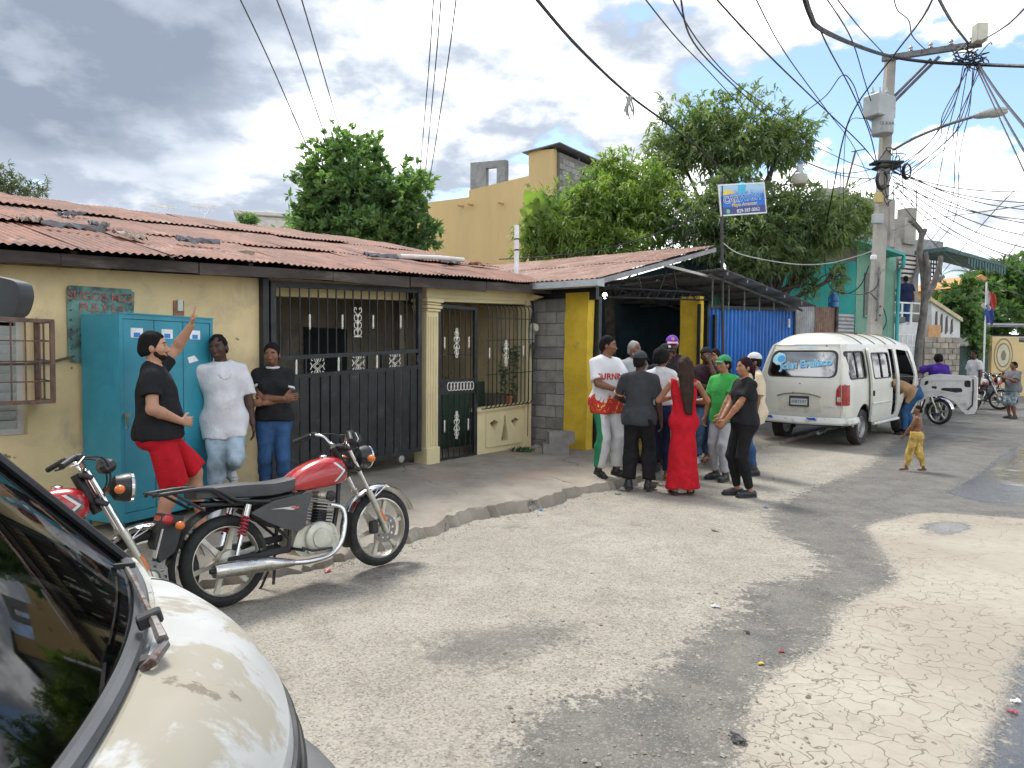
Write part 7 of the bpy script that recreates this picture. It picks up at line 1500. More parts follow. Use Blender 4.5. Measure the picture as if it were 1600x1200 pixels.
    for sg in (-1, 1):
        a, b = Vector((WB-.405, sg*.262, 1.075)), Vector((WB-.48, sg*.385, 1.028)); MB().tube([a, b], .0175, 10).build('grip', B['blk'], rt, smooth=True); MB().box(a+Vector((.02, sg*-.02, 0)), (.05, .05, .045), None, .01).build('switch_pod', B['blk'], rt)
        MB().tube([a+Vector((.05, 0, .0)), Vector((WB-.40, sg*.36, 1.03)), Vector((WB-.44, sg*.40, 1.02))], .006, 5).build('lever', B['blk'] if sg > 0 else B['chr'], rt)
        MB().tube(spline([a+Vector((.04, 0, 0)), (WB-.24, sg*.14, 1.06), (WB-.20, sg*.06, .92), (WB-.30, sg*.04, .78)], 5), .006, 5).build('control_cable', B['blk'], rt)
    # tank: lofted sections
    xs = [(.47, .70, .765, .085), (.50, .695, .80, .105), (.58, .69, .850, .118), (.68, .69, .888, .125), (.78, .695, .905, .130), (.86, .705, .905, .128), (.92, .72, .885, .112), (.955, .745, .84, .075)]
    sec = [(-1, .35), (-.98, .6), (-.85, .82), (-.6, .95), (-.3, 1), (0, 1.01), (.3, 1), (.6, .95), (.85, .82), (.98, .6), (1, .35), (.92, .08), (.7, 0), (0, -.02), (-.7, 0), (-.92, .08)]
    X = spline([Vector(p[:3]) for p in xs], 3); Wd = [v.x for v in spline([Vector((p[3], 0, 0)) for p in xs], 3)]; m = MB(); k = len(sec)
    m.add([(p.x, a*w, p.y+b*(p.z-p.y)) for p, w in zip(X, Wd) for a, b in sec], [(i*k+j, i*k+(j+1) % k, (i+1)*k+(j+1) % k, (i+1)*k+j) for i in range(len(X)-1) for j in range(k)]+[tuple(range(k)), tuple(range((len(X)-1)*k, len(X)*k))]); tk = m.build('fuel_tank', B['tank'], rt, smooth=50)
    MB().lathe([(.03, 0), (.032, .012), (.02, .02), (0, .02)], 16, Matrix.Translation((.80, 0, .905))).build('filler_cap', B['chr'], tk, smooth=True)
    # seat
    ss = [(-.20, .735, .80, .09), (-.05, .725, .805, .115), (.15, .70, .80, .125), (.32, .69, .785, .125), (.45, .70, .79, .11), (.52, .715, .80, .095)]
    X = spline([Vector(p[:3]) for p in ss], 3); Wd = [v.x for v in spline([Vector((p[3], 0, 0)) for p in ss], 3)]; m = MB(); sec2 = [(-1, .1), (-1.0, .6), (-.92, .88), (-.6, 1), (0, 1.02), (.6, 1), (.92, .88), (1, .6), (1, .1), (.8, 0), (-.8, 0)]; k = len(sec2)
    m.add([(p.x, a*w, p.y+b*(p.z-p.y)) for p, w in zip(X, Wd) for a, b in sec2], [(i*k+j, i*k+(j+1) % k, (i+1)*k+(j+1) % k, (i+1)*k+j) for i in range(len(X)-1) for j in range(k)]+[tuple(range(k)), tuple(range((len(X)-1)*k, len(X)*k))]); m.build('seat', B['seat'], rt, smooth=50)
    # rear rack and grab rails
    for sg in (-1, 1): MB().tube(spline([(.28, sg*.13, .66), (.05, sg*.135, .70), (-.12, sg*.13, .795), (-.40, sg*.11, .80), (-.45, sg*.06, .79)], 4), .012, 8).build('grab_rail', B['blk'], rt, smooth=True); MB().tube([(-.12, sg*.13, .79), (.02, sg*.13, .68)], .010, 6).build('rack_stay', B['blk'], rt); MB().tube([(-.36, sg*.11, .80), (-.16, sg*.11, .66)], .010, 6).build('rack_stay', B['blk'], rt)
    for x in (-.20, -.32, -.44): MB().tube([(x, -.11, .802), (x, .11, .802)], .010, 6).build('rack_bar', B['blk'], rt)
    # frame
    fr = MB()
    for sg in (-1, 1): fr.tube([(.93, sg*.02, .80), (.52, sg*.07, .67), (.18, sg*.10, .66), (-.18, sg*.09, .70)], .014, 8); fr.tube([(.50, sg*.08, .68), (.44, sg*.09, .46), (.42, sg*.09, .30)], .014, 8); fr.tube([(.44, sg*.09, .36), (.18, sg*.10, .62)], .011, 6)
    fr.tube([(.93, 0, .78), (.90, 0, .55), (.84, 0, .33), (.75, 0, .24)], .018, 8); fr.build('frame', B['blk'], rt, smooth=True)
    for sg in (-1, 1): MB().box((.21, sg*.085, .305), (.46, .03, .045), Matrix.Rotation(.02, 3, 'Y'), .008).build('swingarm', B['blk'], rt)
    MB().box((.22, .075, .36), (.50, .02, .05), None, .008).build('chain_guard', B['blk'], rt)
    for sg in (-1, 1):
        a, b = Vector((.03, sg*.115, .34)), Vector((.13, sg*.115, .66)); s = MB().tube([a, a.lerp(b, .42)], .016, 8).build('shock_absorber', B['chr'], rt, smooth=True); n = 46; d = (b-a).normalized(); u = d.cross(Vector((0, 1, 0))); v = Vector((0, 1, 0))
        MB().tube([a.lerp(b, .36+.42*i/n)+(u*cos(i*.85)+v*sin(i*.85))*.026 for i in range(n+1)], .0065, 5).build('spring', B['spr'], s, smooth=True); MB().tube([a.lerp(b, .30), a.lerp(b, .80)], .014, 8).build('damper', B['spr'], s, smooth=True); MB().tube([a.lerp(b, .76), b], .024, 10).build('shock_top', B['chr'], s, smooth=True)
    # side covers
    P = [(.14, .60), (.30, .66), (.50, .675), (.62, .67), (.56, .55), (.54, .44), (.47, .42), (.36, .46), (.26, .52)]
    for sg in (-1, 1):
        s = MB().sheet(roundpoly(P, .02, 2), [], lambda x, z, w: (x, sg*(.105+w+.018*sin((x-.14)*6)), z), .014, .06).build('side_cover', B['side'], rt, smooth=40); MB().sheet([(.27, .605), (.46, .60), (.49, .585), (.44, .575), (.36, .595)], [], lambda x, z, w: (x, sg*(.122+w+.018*sin((x-.14)*6)), z), .003, .05).build('side_decal', B['wht'], s); MB().sheet([(.42, .598), (.50, .596), (.46, .578)], [], lambda x, z, w: (x, sg*(.1255+w+.018*sin((x-.14)*6)), z), .002, .05).build('side_decal', B['red'], s)
    # engine
    en = tag(bpy.data.objects.new('engine', None)); link(en, rt)
    MB().sheet(roundpoly([(.44, .30), (.52, .22), (.76, .22), (.83, .30), (.80, .42), (.66, .45), (.50, .43)], .04, 3), [], lambda x, z, w: (x, -.10+w, z), .20).build('crankcase', B['eng'], en, smooth=40)
    Me = Matrix.Translation((.66, -.10, .34)) @ Matrix.Rotation(pi/2, 4, 'X'); MB().lathe([(.118, 0), (.115, .022), (.10, .034), (.075, .036), (.07, .046), (0, .048)], 26, Me).build('clutch_cover', B['eng'], en, smooth=True); MB().sheet(roundpoly([(.55, .24), (.80, .24), (.82, .32), (.74, .40), (.58, .36)], .03, 3), [], lambda x, z, w: (x, -.125+w, z), .03).build('cover_skirt', B['eng'], en)
    MB().lathe([(.10, 0), (.095, .03), (0, .04)], 22, Matrix.Translation((.68, .10, .33)) @ Matrix.Rotation(-pi/2, 4, 'X')).build('generator_cover', B['eng'], en, smooth=True)
    cy = Matrix.Translation((.72, 0, .43)) @ Matrix.Rotation(.22, 4, 'Y')
    MB().lathe([(.055, 0), (.055, .15)], 14, cy).build('cylinder', B['blk'], en)
    for k in range(8): MB().box(cy @ Vector((0, 0, .015+.022*k)), (.145, .15, .008), cy.to_3x3(), .003).build('cooling_fin', B['alu'] if k > 3 else B['blk'], en)
    MB().box(cy @ Vector((0, 0, .205)), (.12, .13, .05), cy.to_3x3(), .015).build('cylinder_head', B['eng'], en); MB().tube([(.62, 0, .56), (.54, -.02, .57), (.48, 0, .58)], .03, 10).build('carburettor', B['alu'], en, smooth=True); MB().lathe([(.035, 0), (.04, .03), (.02, .04)], 12, Matrix.Translation((.80, -.05, .62)) @ Matrix.Rotation(pi/2, 4, 'X')).build('horn', B['blk'], en, smooth=True)
    # exhaust
    ex = MB().tube(spline([(.80, -.06, .555), (.875, -.09, .52), (.885, -.105, .42), (.83, -.12, .28), (.72, -.13, .205), (.55, -.14, .195), (.40, -.145, .215)], 6), .019, 12).build('exhaust_pipe', B['chr'], rt, smooth=True)
    MB().tube([(.42, -.145, .212), (.30, -.15, .232), (.22, -.155, .248), (-.13, -.165, .275), (-.15, -.165, .277)], [.024, .040, .050, .050, .042], 18).build('muffler', B['exh'], rt, smooth=True); MB().tube([(-.15, -.165, .277), (-.175, -.165, .279)], .016, 10).build('tail_pipe', B['blk'], ex)
    # pegs, stand, kick start
    for sg in (-1, 1): MB().tube([(.45, sg*.08, .30), (.45, sg*.24, .30)], .012, 8).build('foot_peg', B['blk'], rt); MB().tube([(.20, sg*.09, .33), (.16, sg*.20, .36)], .010, 6).build('foot_peg', B['blk'], rt)
    MB().tube([(.42, .09, .26), (.36, .20, .03), (.34, .215, -.005)], .010, 8).build('side_stand', B['blk'], rt); MB().tube([(.33, -.06, .24), (.30, -.07, .08)], .010, 6).build('centre_stand', B['blk'], rt)
    MB().tube([(.50, -.13, .30), (.56, -.17, .27), (.72, -.17, .26)], .009, 6).build('brake_pedal', B['blk'], rt)
    # rear mudguard, lamp and plate
    MB().grid(lambda a, b: guard(a, b, R+.075, 35, 205, 0, R, .075), 24, 8).build('rear_mudguard', B['blk'], rt, smooth=True, fix=False)
    MB().sheet([(0, 0), (.10, .05), (.16, .26), (.03, .30), (-.03, .12)], [], lambda u, v, w: (-.43+u, -.055+w, .38+v), .11).build('mudguard_tail', B['blk'], rt)
    t = MB().box((-.37, 0, .635), (.09, .14, .075), Matrix.Rotation(.35, 3, 'Y'), .025).build('tail_lamp', B['red'], rt)
    for sg in (-1, 1): MB().tube([(-.33, 0, .60), (-.33, sg*.13, .60)], .008, 6).build('indicator_stalk', B['blk'], rt); MB().ell((-.335, sg*.145, .60), (.03, .03, .027), nu=12, nv=8).build('indicator', B['org'], rt, smooth=True)
    MB().box((-.435, 0, .50), (.006, .15, .18), Matrix.Rotation(.30, 3, 'Y'), .002).build('number_plate', B['wht'], rt)
    return rt
def place_bike(b, contact, ang, lean=-6.0, z=None):
    b.location = (contact[0], contact[1], (road_z(contact[0], contact[1]) if z is None else z)+.0); b.rotation_euler = Euler((radians(lean), 0, ang), 'XYZ')
b0 = make_bike('red motorcycle with long black seat parked at the kerb in full view')
r0 = gpt(355, 952, -.05); f0 = gpt(598, 889, -.06); a0 = atan2(f0.y-r0.y, f0.x-r0.x); place_bike(b0, (r0.x, r0.y), a0)
def copy_bike(label, tank=None):
    c = copy_tree(b0); c['label'] = label
    if tank:
        for ch in c.children:
            if ch.name.startswith('fuel_tank'): ch.material_slots[0].link = 'OBJECT'; ch.material_slots[0].material = tank
    return c
def front_at(b, px, py, angd, lean=-6.0, depth=None):   # put the front wheel's contact where the photograph shows it
    p = gpt(px, py, -.04) if depth is None else dpt(px, py, depth); a = radians(angd); c = (p.x-cos(a)*1.27, p.y-sin(a)*1.27); place_bike(b, c, a, lean, None if depth is None else ground_z(p.x, p.y)); return b
b1 = front_at(copy_bike('red motorcycle behind the near van windscreen, only its front showing'), 236, 976, 38, -9)
rw = pm('tank_white_red', (.55, .53, .52), .3, coat=.5, dirt=(.40, .03, .03), dirt_at=(.48, .52), dscale=6)
front_at(copy_bike('motorcycle standing behind the open van door', BM['side']), 1466, 666, -62, -4, 16.8)
front_at(copy_bike('red and white motorcycle turned towards us beside the cream gate wall', rw), 1562, 634, -48, -8, 21.0)
front_at(copy_bike('red motorcycle behind the boy in the grey shirt', pm('tank_orange', (.50, .05, .03), .3, coat=.5)), 1578, 634, 10, -6, 21.6)
# ================================================================== people: continuous bodies from blended limbs
def A3(v): return np.array(v, np.float32)
class SDF:
    def __init__(s): s.p = []
    def cap(s, a, b, ra, rb=None, k=.02, cuts=(), flat=None, sub=False):
        s.p.append(('c', A3(a), A3(b), ra, ra if rb is None else rb, k, cuts, flat, sub)); return s
    def ell(s, c, r, R=None, k=.02, cuts=(), sub=False):
        s.p.append(('e', A3(c), A3(r), np.eye(3, dtype=np.float32) if R is None else np.array(R, np.float32), k, cuts, sub)); return s
    def mesh(s, h, name, fold=0.0, seed=0, fscale=1.0):
        lo = np.full(3, 1e9); hi = -lo; bb = []
        for q in s.p:
            if q[0] == 'c': m = max(q[3], q[4])*(1.0 if q[7] is None else max(1, q[7][1])); a = np.minimum(q[1], q[2])-m; b = np.maximum(q[1], q[2])+m
            else: m = max(q[2]); a = q[1]-m; b = q[1]+m
            bb.append((a, b))
            if not q[-1]: lo = np.minimum(lo, a); hi = np.maximum(hi, b)
        lo -= 3*h; hi += 3*h; n = np.ceil((hi-lo)/h).astype(int)+1
        ax = [np.float32(lo[i])+np.arange(n[i], dtype=np.float32)*np.float32(h) for i in range(3)]
        F = np.full(n, .3, np.float32)
        for q, (a, b) in zip(s.p, bb):
            k = q[5] if q[0] == 'c' else q[4]; mg = k+2.5*h
            i0 = np.clip(((a-mg-lo)/h).astype(int), 0, n-1); i1 = np.clip(((b+mg-lo)/h).astype(int)+2, 1, n)
            sl = tuple(slice(i0[i], i1[i]) for i in range(3)); X, Y, Z = np.meshgrid(ax[0][sl[0]], ax[1][sl[1]], ax[2][sl[2]], indexing='ij', sparse=True)
            if q[0] == 'c':
                _, pa, pb, ra, rb, k, cuts, flat, sub = q
                x, y, z = X-pa[0], Y-pa[1], Z-pa[2]; d = pb-pa; L2 = float(d@d)+1e-9; t = np.clip((x*d[0]+y*d[1]+z*d[2])/L2, 0, 1)
                x = x-t*d[0]; y = y-t*d[1]; z = z-t*d[2]; f = 1.0
                if flat is not None:          # squeeze along one direction
                    nn, f = A3(flat[0]), flat[1]; c = (x*nn[0]+y*nn[1]+z*nn[2]); g = (1/f-1)*c; x = x+g*nn[0]; y = y+g*nn[1]; z = z+g*nn[2]
                D = (np.sqrt(x*x+y*y+z*z)-(ra+(rb-ra)*t))*(f if f < 1 else 1)
            else:
                _, c, r, R, k, cuts, sub = q
                x, y, z = X-c[0], Y-c[1], Z-c[2]; u = [(R[0, i]*x+R[1, i]*y+R[2, i]*z)/r[i] for i in range(3)]
                k0 = np.sqrt(u[0]**2+u[1]**2+u[2]**2)+1e-6; k1 = np.sqrt((u[0]/r[0])**2+(u[1]/r[1])**2+(u[2]/r[2])**2)+1e-6; D = k0*(k0-1)/k1
            for p0, nn in cuts: D = np.maximum(D, (X-p0[0])*nn[0]+(Y-p0[1])*nn[1]+(Z-p0[2])*nn[2])
            G = F[sl]
            if sub: F[sl] = np.maximum(G, -D)
            else:
                e = np.clip(.5+.5*(G-D)/k, 0, 1); F[sl] = G+(D-G)*e-k*e*(1-e)
        if fold:
            rs = np.random.RandomState(seed); X, Y, Z = np.meshgrid(*ax, indexing='ij', sparse=True); W = 0
            for i in range(5):
                kx = rs.normal(0, 1, 3)*np.array([20, 20, 15])*fscale; W = W+np.sin(X*kx[0]+Y*kx[1]+Z*kx[2]+rs.rand()*6)
            F = F+np.float32(fold/2.2)*W.astype(np.float32)
        return surface_nets(F, lo, h, name)
def surface_nets(F, lo, h, name):
    s = F < 0; c = s[:-1, :-1, :-1].astype(np.int8)
    for dx, dy, dz in ((1, 0, 0), (0, 1, 0), (0, 0, 1), (1, 1, 0), (1, 0, 1), (0, 1, 1), (1, 1, 1)):
        c = c+s[dx:s.shape[0]-1+dx, dy:s.shape[1]-1+dy, dz:s.shape[2]-1+dz]
    idx = np.argwhere((c > 0) & (c < 8)); ids = np.full(c.shape, -1, np.int32); ids[tuple(idx.T)] = np.arange(len(idx))
    acc = np.zeros((len(idx), 3), np.float32); cnt = np.zeros((len(idx), 1), np.float32)
    cor = [(a, b, d) for a in (0, 1) for b in (0, 1) for d in (0, 1)]
    for i, p in enumerate(cor):
        for axis in range(3):
            if p[axis]: continue
            q = list(p); q[axis] = 1; f0 = F[idx[:, 0]+p[0], idx[:, 1]+p[1], idx[:, 2]+p[2]]; f1 = F[idx[:, 0]+q[0], idx[:, 1]+q[1], idx[:, 2]+q[2]]
            m = (f0 < 0) != (f1 < 0); t = np.where(m, f0/(f0-f1+1e-12), 0)[:, None]; P = A3(p)[None]+(A3(q)-A3(p))[None]*t
            acc += np.where(m[:, None], P, 0); cnt += m[:, None]
    V = (idx+acc/np.maximum(cnt, 1))*h+lo; faces = []
    for axis in range(3):
        a, b = [(1, 2), (2, 0), (0, 1)][axis]; sh = [slice(None)]*3; sh2 = [slice(None)]*3; sh[axis] = slice(0, -1); sh2[axis] = slice(1, None)
        E = np.argwhere(s[tuple(sh)] != s[tuple(sh2)]); E = E[(E[:, a] > 0) & (E[:, b] > 0) & (E[:, a] < F.shape[a]-1) & (E[:, b] < F.shape[b]-1)]
        if not len(E): continue
        def cell(da, db): q = E.copy(); q[:, a] -= da; q[:, b] -= db; return ids[q[:, 0], q[:, 1], q[:, 2]]
        Q = np.stack([cell(1, 1), cell(0, 1), cell(0, 0), cell(1, 0)], 1); ins = s[E[:, 0], E[:, 1], E[:, 2]]; Q[~ins] = Q[~ins][:, ::-1]; faces.append(Q)
    Q = np.concatenate(faces); Q = Q[(Q >= 0).all(1)].astype(np.int32)
    me = bpy.data.meshes.new(name); me.vertices.add(len(V)); me.vertices.foreach_set('co', V.ravel().astype(np.float32)); me.loops.add(Q.size); me.loops.foreach_set('vertex_index', Q.ravel()); me.polygons.add(len(Q)); me.polygons.foreach_set('loop_start', np.arange(0, Q.size, 4, dtype=np.int32)); me.update(calc_edges=True)
    me.polygons.foreach_set('use_smooth', [True]*len(Q)); return me

def skin_mat(n, c): return pm('skin_'+n, c, .52, var=.10, scale=7, bmp=.06, bscale=90, sss=.12, spec=.35)
def cloth(n, c, rough=.9, **k): return pm('cloth_'+n, c, rough, var=k.pop('var', .10), scale=k.pop('scale', 7), bmp=k.pop('bmp', .8), bscale=k.pop('bscale', 15), bdist=.016, spec=.2, **k)
def ik(a, t, l1, l2, hint):
    d = t-a; L = min(d.length, (l1+l2)*.999); u = d.normalized(); x = (L*L+l1*l1-l2*l2)/(2*L); y = sqrt(max(0, l1*l1-x*x)); h = Vector(hint); h = (h-u*h.dot(u)); h = h.normalized() if h.length > 1e-4 else u.orthogonal()
    return a+u*x+h*y, a+u*L
def person(label, loc, heading, H, pose, look, res=.0105, group=None, z=None):
    rt = thing('person', label, 'person', (loc[0], loc[1], loc[2] if z is None else z), radians(heading)-pi/2, group); rt.scale = (H/1.75,)*3
    P = dict(lean=(0, 0, 0), pel=(0, 0, 0), head=(0, 0, 0), RF=(.10, 0, 0, -8), LF=(-.10, 0, 0, 8), RK=(0, 1, 0), LK=(0, 1, 0), RH=(.25, .04, .80), LH=(-.25, .04, .80), RE=(.3, -1, 0), LE=(-.3, -1, 0), Rh=None, Lh=None, Rp=None, Lp=None, curl=.45); P.update(pose)
    g = look.get('g', 1.0); fem = look.get('fem', False); pel = Vector((0, 0, .93))+Vector(P['pel']); Rt = Euler(P['lean'], 'XYZ').to_matrix()
    T = lambda x, y, z_: pel+Rt @ (Vector((x, y, z_))-Vector((0, 0, .93)))
    nk = T(0, -.008, 1.49); Rh = Rt @ Matrix.Rotation(P['head'][1], 3, 'Z') @ Matrix.Rotation(-P['head'][0], 3, 'X') @ Matrix.Rotation(P['head'][2], 3, 'Y')
    Hd = lambda x, y, z_: nk+Rh @ (Vector((x, y, z_))-Vector((0, -.008, 1.49)))
    sw = .165 if fem else .185; J = {}
    for sd, sg in (('R', 1), ('L', -1)):
        hip = pel+Vector((sg*.088, 0, -.01)); f = P[sd+'F']; ank = Vector((f[0], f[1], .085+f[2])); J[sd+'hip'] = hip; J[sd+'knee'], J[sd+'ank'] = ik(hip, ank, .435, .425, P[sd+'K']); J[sd+'yaw'] = radians(f[3]); J[sd+'pitch'] = radians(f[4]) if len(f) > 4 else 0.0
        sh = T(sg*sw, -.012, 1.405); J[sd+'sh'] = sh; J[sd+'el'], J[sd+'wr'] = ik(sh, Vector(P[sd+'H']), .285, .255, P[sd+'E'])
    yv = Rt @ Vector((0, 1, 0)); sk = look['skin']; bare = look.get('bare_feet', False)
    def torso(S_, i, bel=0.0, k=.05, cuts=()):
        S_.ell(T(0, .0, 1.29), ((.160 if fem else .172)*g+i, .112*g+i, .19), Rt, k, cuts); S_.ell(T(0, .012*g+bel*.5, 1.08), (.138*g+i, .108*g+i+bel, .17), Rt, k, cuts)
        j = min(i, .012); S_.cap(T(-.125, -.015, 1.412), T(0, -.018, 1.432), .052+j, .058+j, k, cuts); S_.cap(T(.125, -.015, 1.412), T(0, -.018, 1.432), .052+j, .058+j, k, cuts)
        if fem:
            for sg in (-1, 1): S_.ell(T(sg*.075, .085, 1.28), (.07+i*.6, .062+i*.6, .07), Rt, .03, cuts)
    def pelvis(S_, i, k=.05, cuts=()):
        w = .075 if fem else .062; S_.cap(pel+Vector((-w, -.01, -.01)), pel+Vector((w, -.01, -.01)), (.118 if fem else .110)*g+i, None, k, cuts, ((0, 1, 0), .92))
        S_.ell(pel+Vector((0, -.055, -.04)), (.135*g+i, .085+i, .10), None, k, cuts)
    B = SDF(); torso(B, -.012, look.get('belly', 0)); pelvis(B, -.012)
    B.cap(T(0, -.012, 1.43), Hd(0, -.002, 1.56), .054*(1.08 if not fem else .92), .052 if not fem else .046, .03)
    # head
    B.ell(Hd(0, -.008, 1.648), (.074, .094, .092), Rh, .02); B.ell(Hd(0, .026, 1.60), (.060, .068, .088), Rh, .03); B.ell(Hd(0, .042, 1.552), (.042, .046, .036), Rh, .025)
    B.cap(Hd(0, .086, 1.626), Hd(0, .108, 1.592), .009, .0145, .012); B.ell(Hd(0, .100, 1.587), (.019, .012, .010), Rh, .008); B.cap(Hd(-.036, .074, 1.645), Hd(.036, .074, 1.645), .012, None, .015); B.ell(Hd(0, .088, 1.557), (.024, .012, .014), Rh, .012)
    for sg in (-1, 1):
        B.ell(Hd(sg*.031, .095, 1.627), (.019, .016, .0105), Rh, .01, (), True); B.ell(Hd(sg*.042, .058, 1.598), (.026, .026, .028), Rh, .02); B.ell(Hd(sg*.076, -.004, 1.606), (.010, .020, .032), Rh, .006)
    for sd, sg in (('R', 1), ('L', -1)):
        sh, el, wr = J[sd+'sh'], J[sd+'el'], J[sd+'wr']; ag = (1+(g-1)*.8)*(.9 if fem else 1)
        B.cap(sh, el, .044*ag, .041*ag, .03); m_ = el.lerp(wr, .28); B.cap(el, m_, .041*ag, .042*ag, .02); B.cap(m_, wr, .042*ag, .027, .015)
        f = (wr-el).normalized(); hd = Vector(P[sd+'h']).normalized() if P[sd+'h'] else f; pn = Vector(P[sd+'p']) if P[sd+'p'] else Vector((-sg, 0, 0)); pn = (pn-hd*pn.dot(hd)); pn = pn.normalized() if pn.length > 1e-3 else hd.orthogonal().normalized()
        side = hd.cross(pn)*sg; M3 = Matrix((side, pn, hd)).transposed(); B.ell(wr+hd*.052, (.040, .018, .056), M3, .012)
        cu = P.get(sd+'curl', P['curl'])
        for q, (off, ln) in enumerate(((.031, .074), (.011, .084), (-.010, .078), (-.030, .060))):
            b = wr+hd*.092+side*off; d1 = (hd*cos(cu*.7)+pn*sin(cu*.7)+side*off*2.2).normalized(); p1 = b+d1*ln*.5; a2 = cu*1.7; d2 = (hd*cos(a2)+pn*sin(a2)+side*off*1.2).normalized(); B.cap(b-hd*.015, p1, .0098, .0088, .004); B.cap(p1, p1+d2*ln*.5, .0088, .0072, .003)
        b = wr+hd*.028+side*.030; p1 = b+(side*.75+hd*.7+pn*.25).normalized()*.042; B.cap(b, p1, .0125, .0105, .008); B.cap(p1, p1+(hd*.85+side*.25+pn*.35).normalized()*.034, .0105, .008, .004)
        hip, kn, an = J[sd+'hip'], J[sd+'knee'], J[sd+'ank']; lg = (1+(g-1)*.7); up = -.004
        B.cap(hip, kn, .082*lg+up, .056*lg+up, .04); cf = kn.lerp(an, .3)+Vector((0, -.014, 0)); B.cap(kn, cf, .053*lg, .055*lg, .03); B.cap(cf, an, .055*lg, .034, .02)
        fw = Vector((sin(-J[sd+'yaw']), cos(J[sd+'yaw']), sin(J[sd+'pitch']))).normalized(); J[sd+'fw'] = fw; gz = an.z-.085
        B.cap(an+Vector((0, 0, -.03))-fw*.035, an+fw*.10+Vector((0, 0, -.045)), .036, .030, .02); B.cap(an+fw*.09+Vector((0, 0, -.055)), an+fw*.155+Vector((0, 0, -.062)), .028, .018, .02)
    def put(S_, nm, mat, par=rt, fold=0.0, h=None, fs=1.0):
        me = S_.mesh(h or res, nm, fold, rnd.randrange(9999), fs); me.materials.append(mat); return link(bpy.data.objects.new(nm, me), par)
    if look.get('body_h'): bh = look['body_h']
    else: bh = res*.85
    body = put(B, 'body', sk, h=bh)
    # ---- trousers, shorts or skirt
    bt = look.get('bottom')
    if bt:
        L_ = bt.get('loose', .012); S_ = SDF(); wz = bt.get('waist', 1.02); wc = ((pel+Vector((0, 0, wz-.93)), Rt @ Vector((0, 0, 1))),); pelvis(S_, L_, .05, wc); S_.ell(pel+Vector((0, .01, .08)), (.130*g+L_, .105*g+L_+look.get('belly', 0)*.6, .12), None, .05, wc)
        for sd in 'RL':
            hip, kn, an = J[sd+'hip'], J[sd+'knee'], J[sd+'ank']; to = bt.get('to', 1.9); lg = (1+(g-1)*.7); ta = bt.get('taper', 1.0)
            if to <= 1: e = hip.lerp(kn, to); d = (kn-hip).normalized(); S_.cap(hip, e, .084*lg+L_*.8, .074*lg+L_, .018, ((e, d),))
            else:
                S_.cap(hip, kn, .084*lg+L_, .060*lg+L_, .04); e = kn.lerp(an, min(1, to-1)); d = (an-kn).normalized(); cf = kn.lerp(e, .35)+Vector((0, -.012, 0)); S_.cap(kn, cf, .058*lg+L_, .058*lg+L_*ta, .03); S_.cap(cf, e, .058*lg+L_*ta, .042+L_*ta*1.1, .03, ((e, d),))
        put(S_, bt.get('name', 'trousers'), bt['mat'], fold=bt.get('fold', .006), fs=bt.get('fs', 1.0))
    dr = look.get('dress')
    if dr:
        S_ = SDF(); torso(S_, .006, 0, .04); pelvis(S_, .002); S_.ell(T(0, .0, 1.47), (.10, .09, .07), Rt, sub=True); S_.cap(T(0, -.01, 1.42), T(0, -.01, 1.52), .062, None, .01, (), None, True)
        for sg in (-1, 1): S_.ell(T(sg*.205, -.01, 1.40), (.05, .12, .09), Rt, sub=True)
        S_.cap(pel+Vector((0, -.015, 0)), Vector((0, .0, .09)), .138*g, .212, .06, ((Vector((0, 0, .075)), Vector((0, 0, -1))),), ((0, 1, 0), .80))
        o = put(S_, 'dress', dr['mat'], fold=.010, fs=.8)
    tp = look.get('top')
    if tp:
        L_ = tp.get('loose', .016); S_ = SDF(); bl = max(L_, (bt or {}).get('loose', 0))+.010; hem = tp.get('hem', .86); dn = -(Rt @ Vector((0, 0, 1))); hc = ((T(0, 0, hem), dn),); torso(S_, L_, look.get('belly', 0), .05, hc)
        S_.cap(T(0, .0, 1.22), T(0, .004, hem+.02), .148*g+L_, .150*g+bl, .05, hc, (yv, .84))
        if tp.get('over_hips', True) and hem < .98: S_.cap(pel+Vector((-.06, -.02, 0)), pel+Vector((.06, -.02, 0)), .118*g+bl, None, .05, hc, ((0, 1, 0), .96)); S_.ell(pel+Vector((0, -.055, -.04)), (.135*g+bl, .088+bl, .12), None, .05, hc); [S_.cap(J[q+'hip'], J[q+'hip'].lerp(J[q+'knee'], .4), .086*g+bl, .080*g+bl, .05, hc) for q in 'RL' if bt]
        sl = tp.get('sleeve', .75)
        for sd in 'RL':
            sh, el, wr = J[sd+'sh'], J[sd+'el'], J[sd+'wr']
            if sl <= 1: e = sh.lerp(el, sl); d = (el-sh).normalized(); S_.cap(sh, e, .047*g+min(L_, .013), .056*g+L_*1.1, .03, ((e, d),))
            else: S_.cap(sh, el, .056*g+L_, .050+L_, .03); e = el.lerp(wr, sl-1); S_.cap(el, e, .05+L_, .036+L_, .03, ((e, (wr-el).normalized()),))
        S_.ell(T(0, .012, 1.505), (.062, .066, .052) if not tp.get('deep') else (.075, .08, .08), Rt, sub=True)
        sh_ = put(S_, tp.get('name', 'shirt'), tp['mat'], fold=tp.get('fold', .0065), fs=tp.get('fs', .9))
        if tp.get('trim'):
            for sd in 'RL':
                sh, el = J[sd+'sh'], J[sd+'el']; e = sh.lerp(el, sl); d = (el-sh).normalized(); C_ = SDF(); C_.cap(e-d*.015, e+d*.006, .060*g+L_*1.25, None, .01, ((e+d*.008, d), (e-d*.018, -d))); put(C_, 'sleeve_trim', tp['trim'], sh_)
            C_ = SDF(); C_.ell(T(0, .008, 1.478), (.078, .080, .030), Rt); C_.ell(T(0, .012, 1.50), (.062, .066, .06), Rt, sub=True); put(C_, 'collar_trim', tp['trim'], sh_, h=.007)
        look['_shirt'] = sh_
    # ---- shoes
    so_ = look.get('shoes')
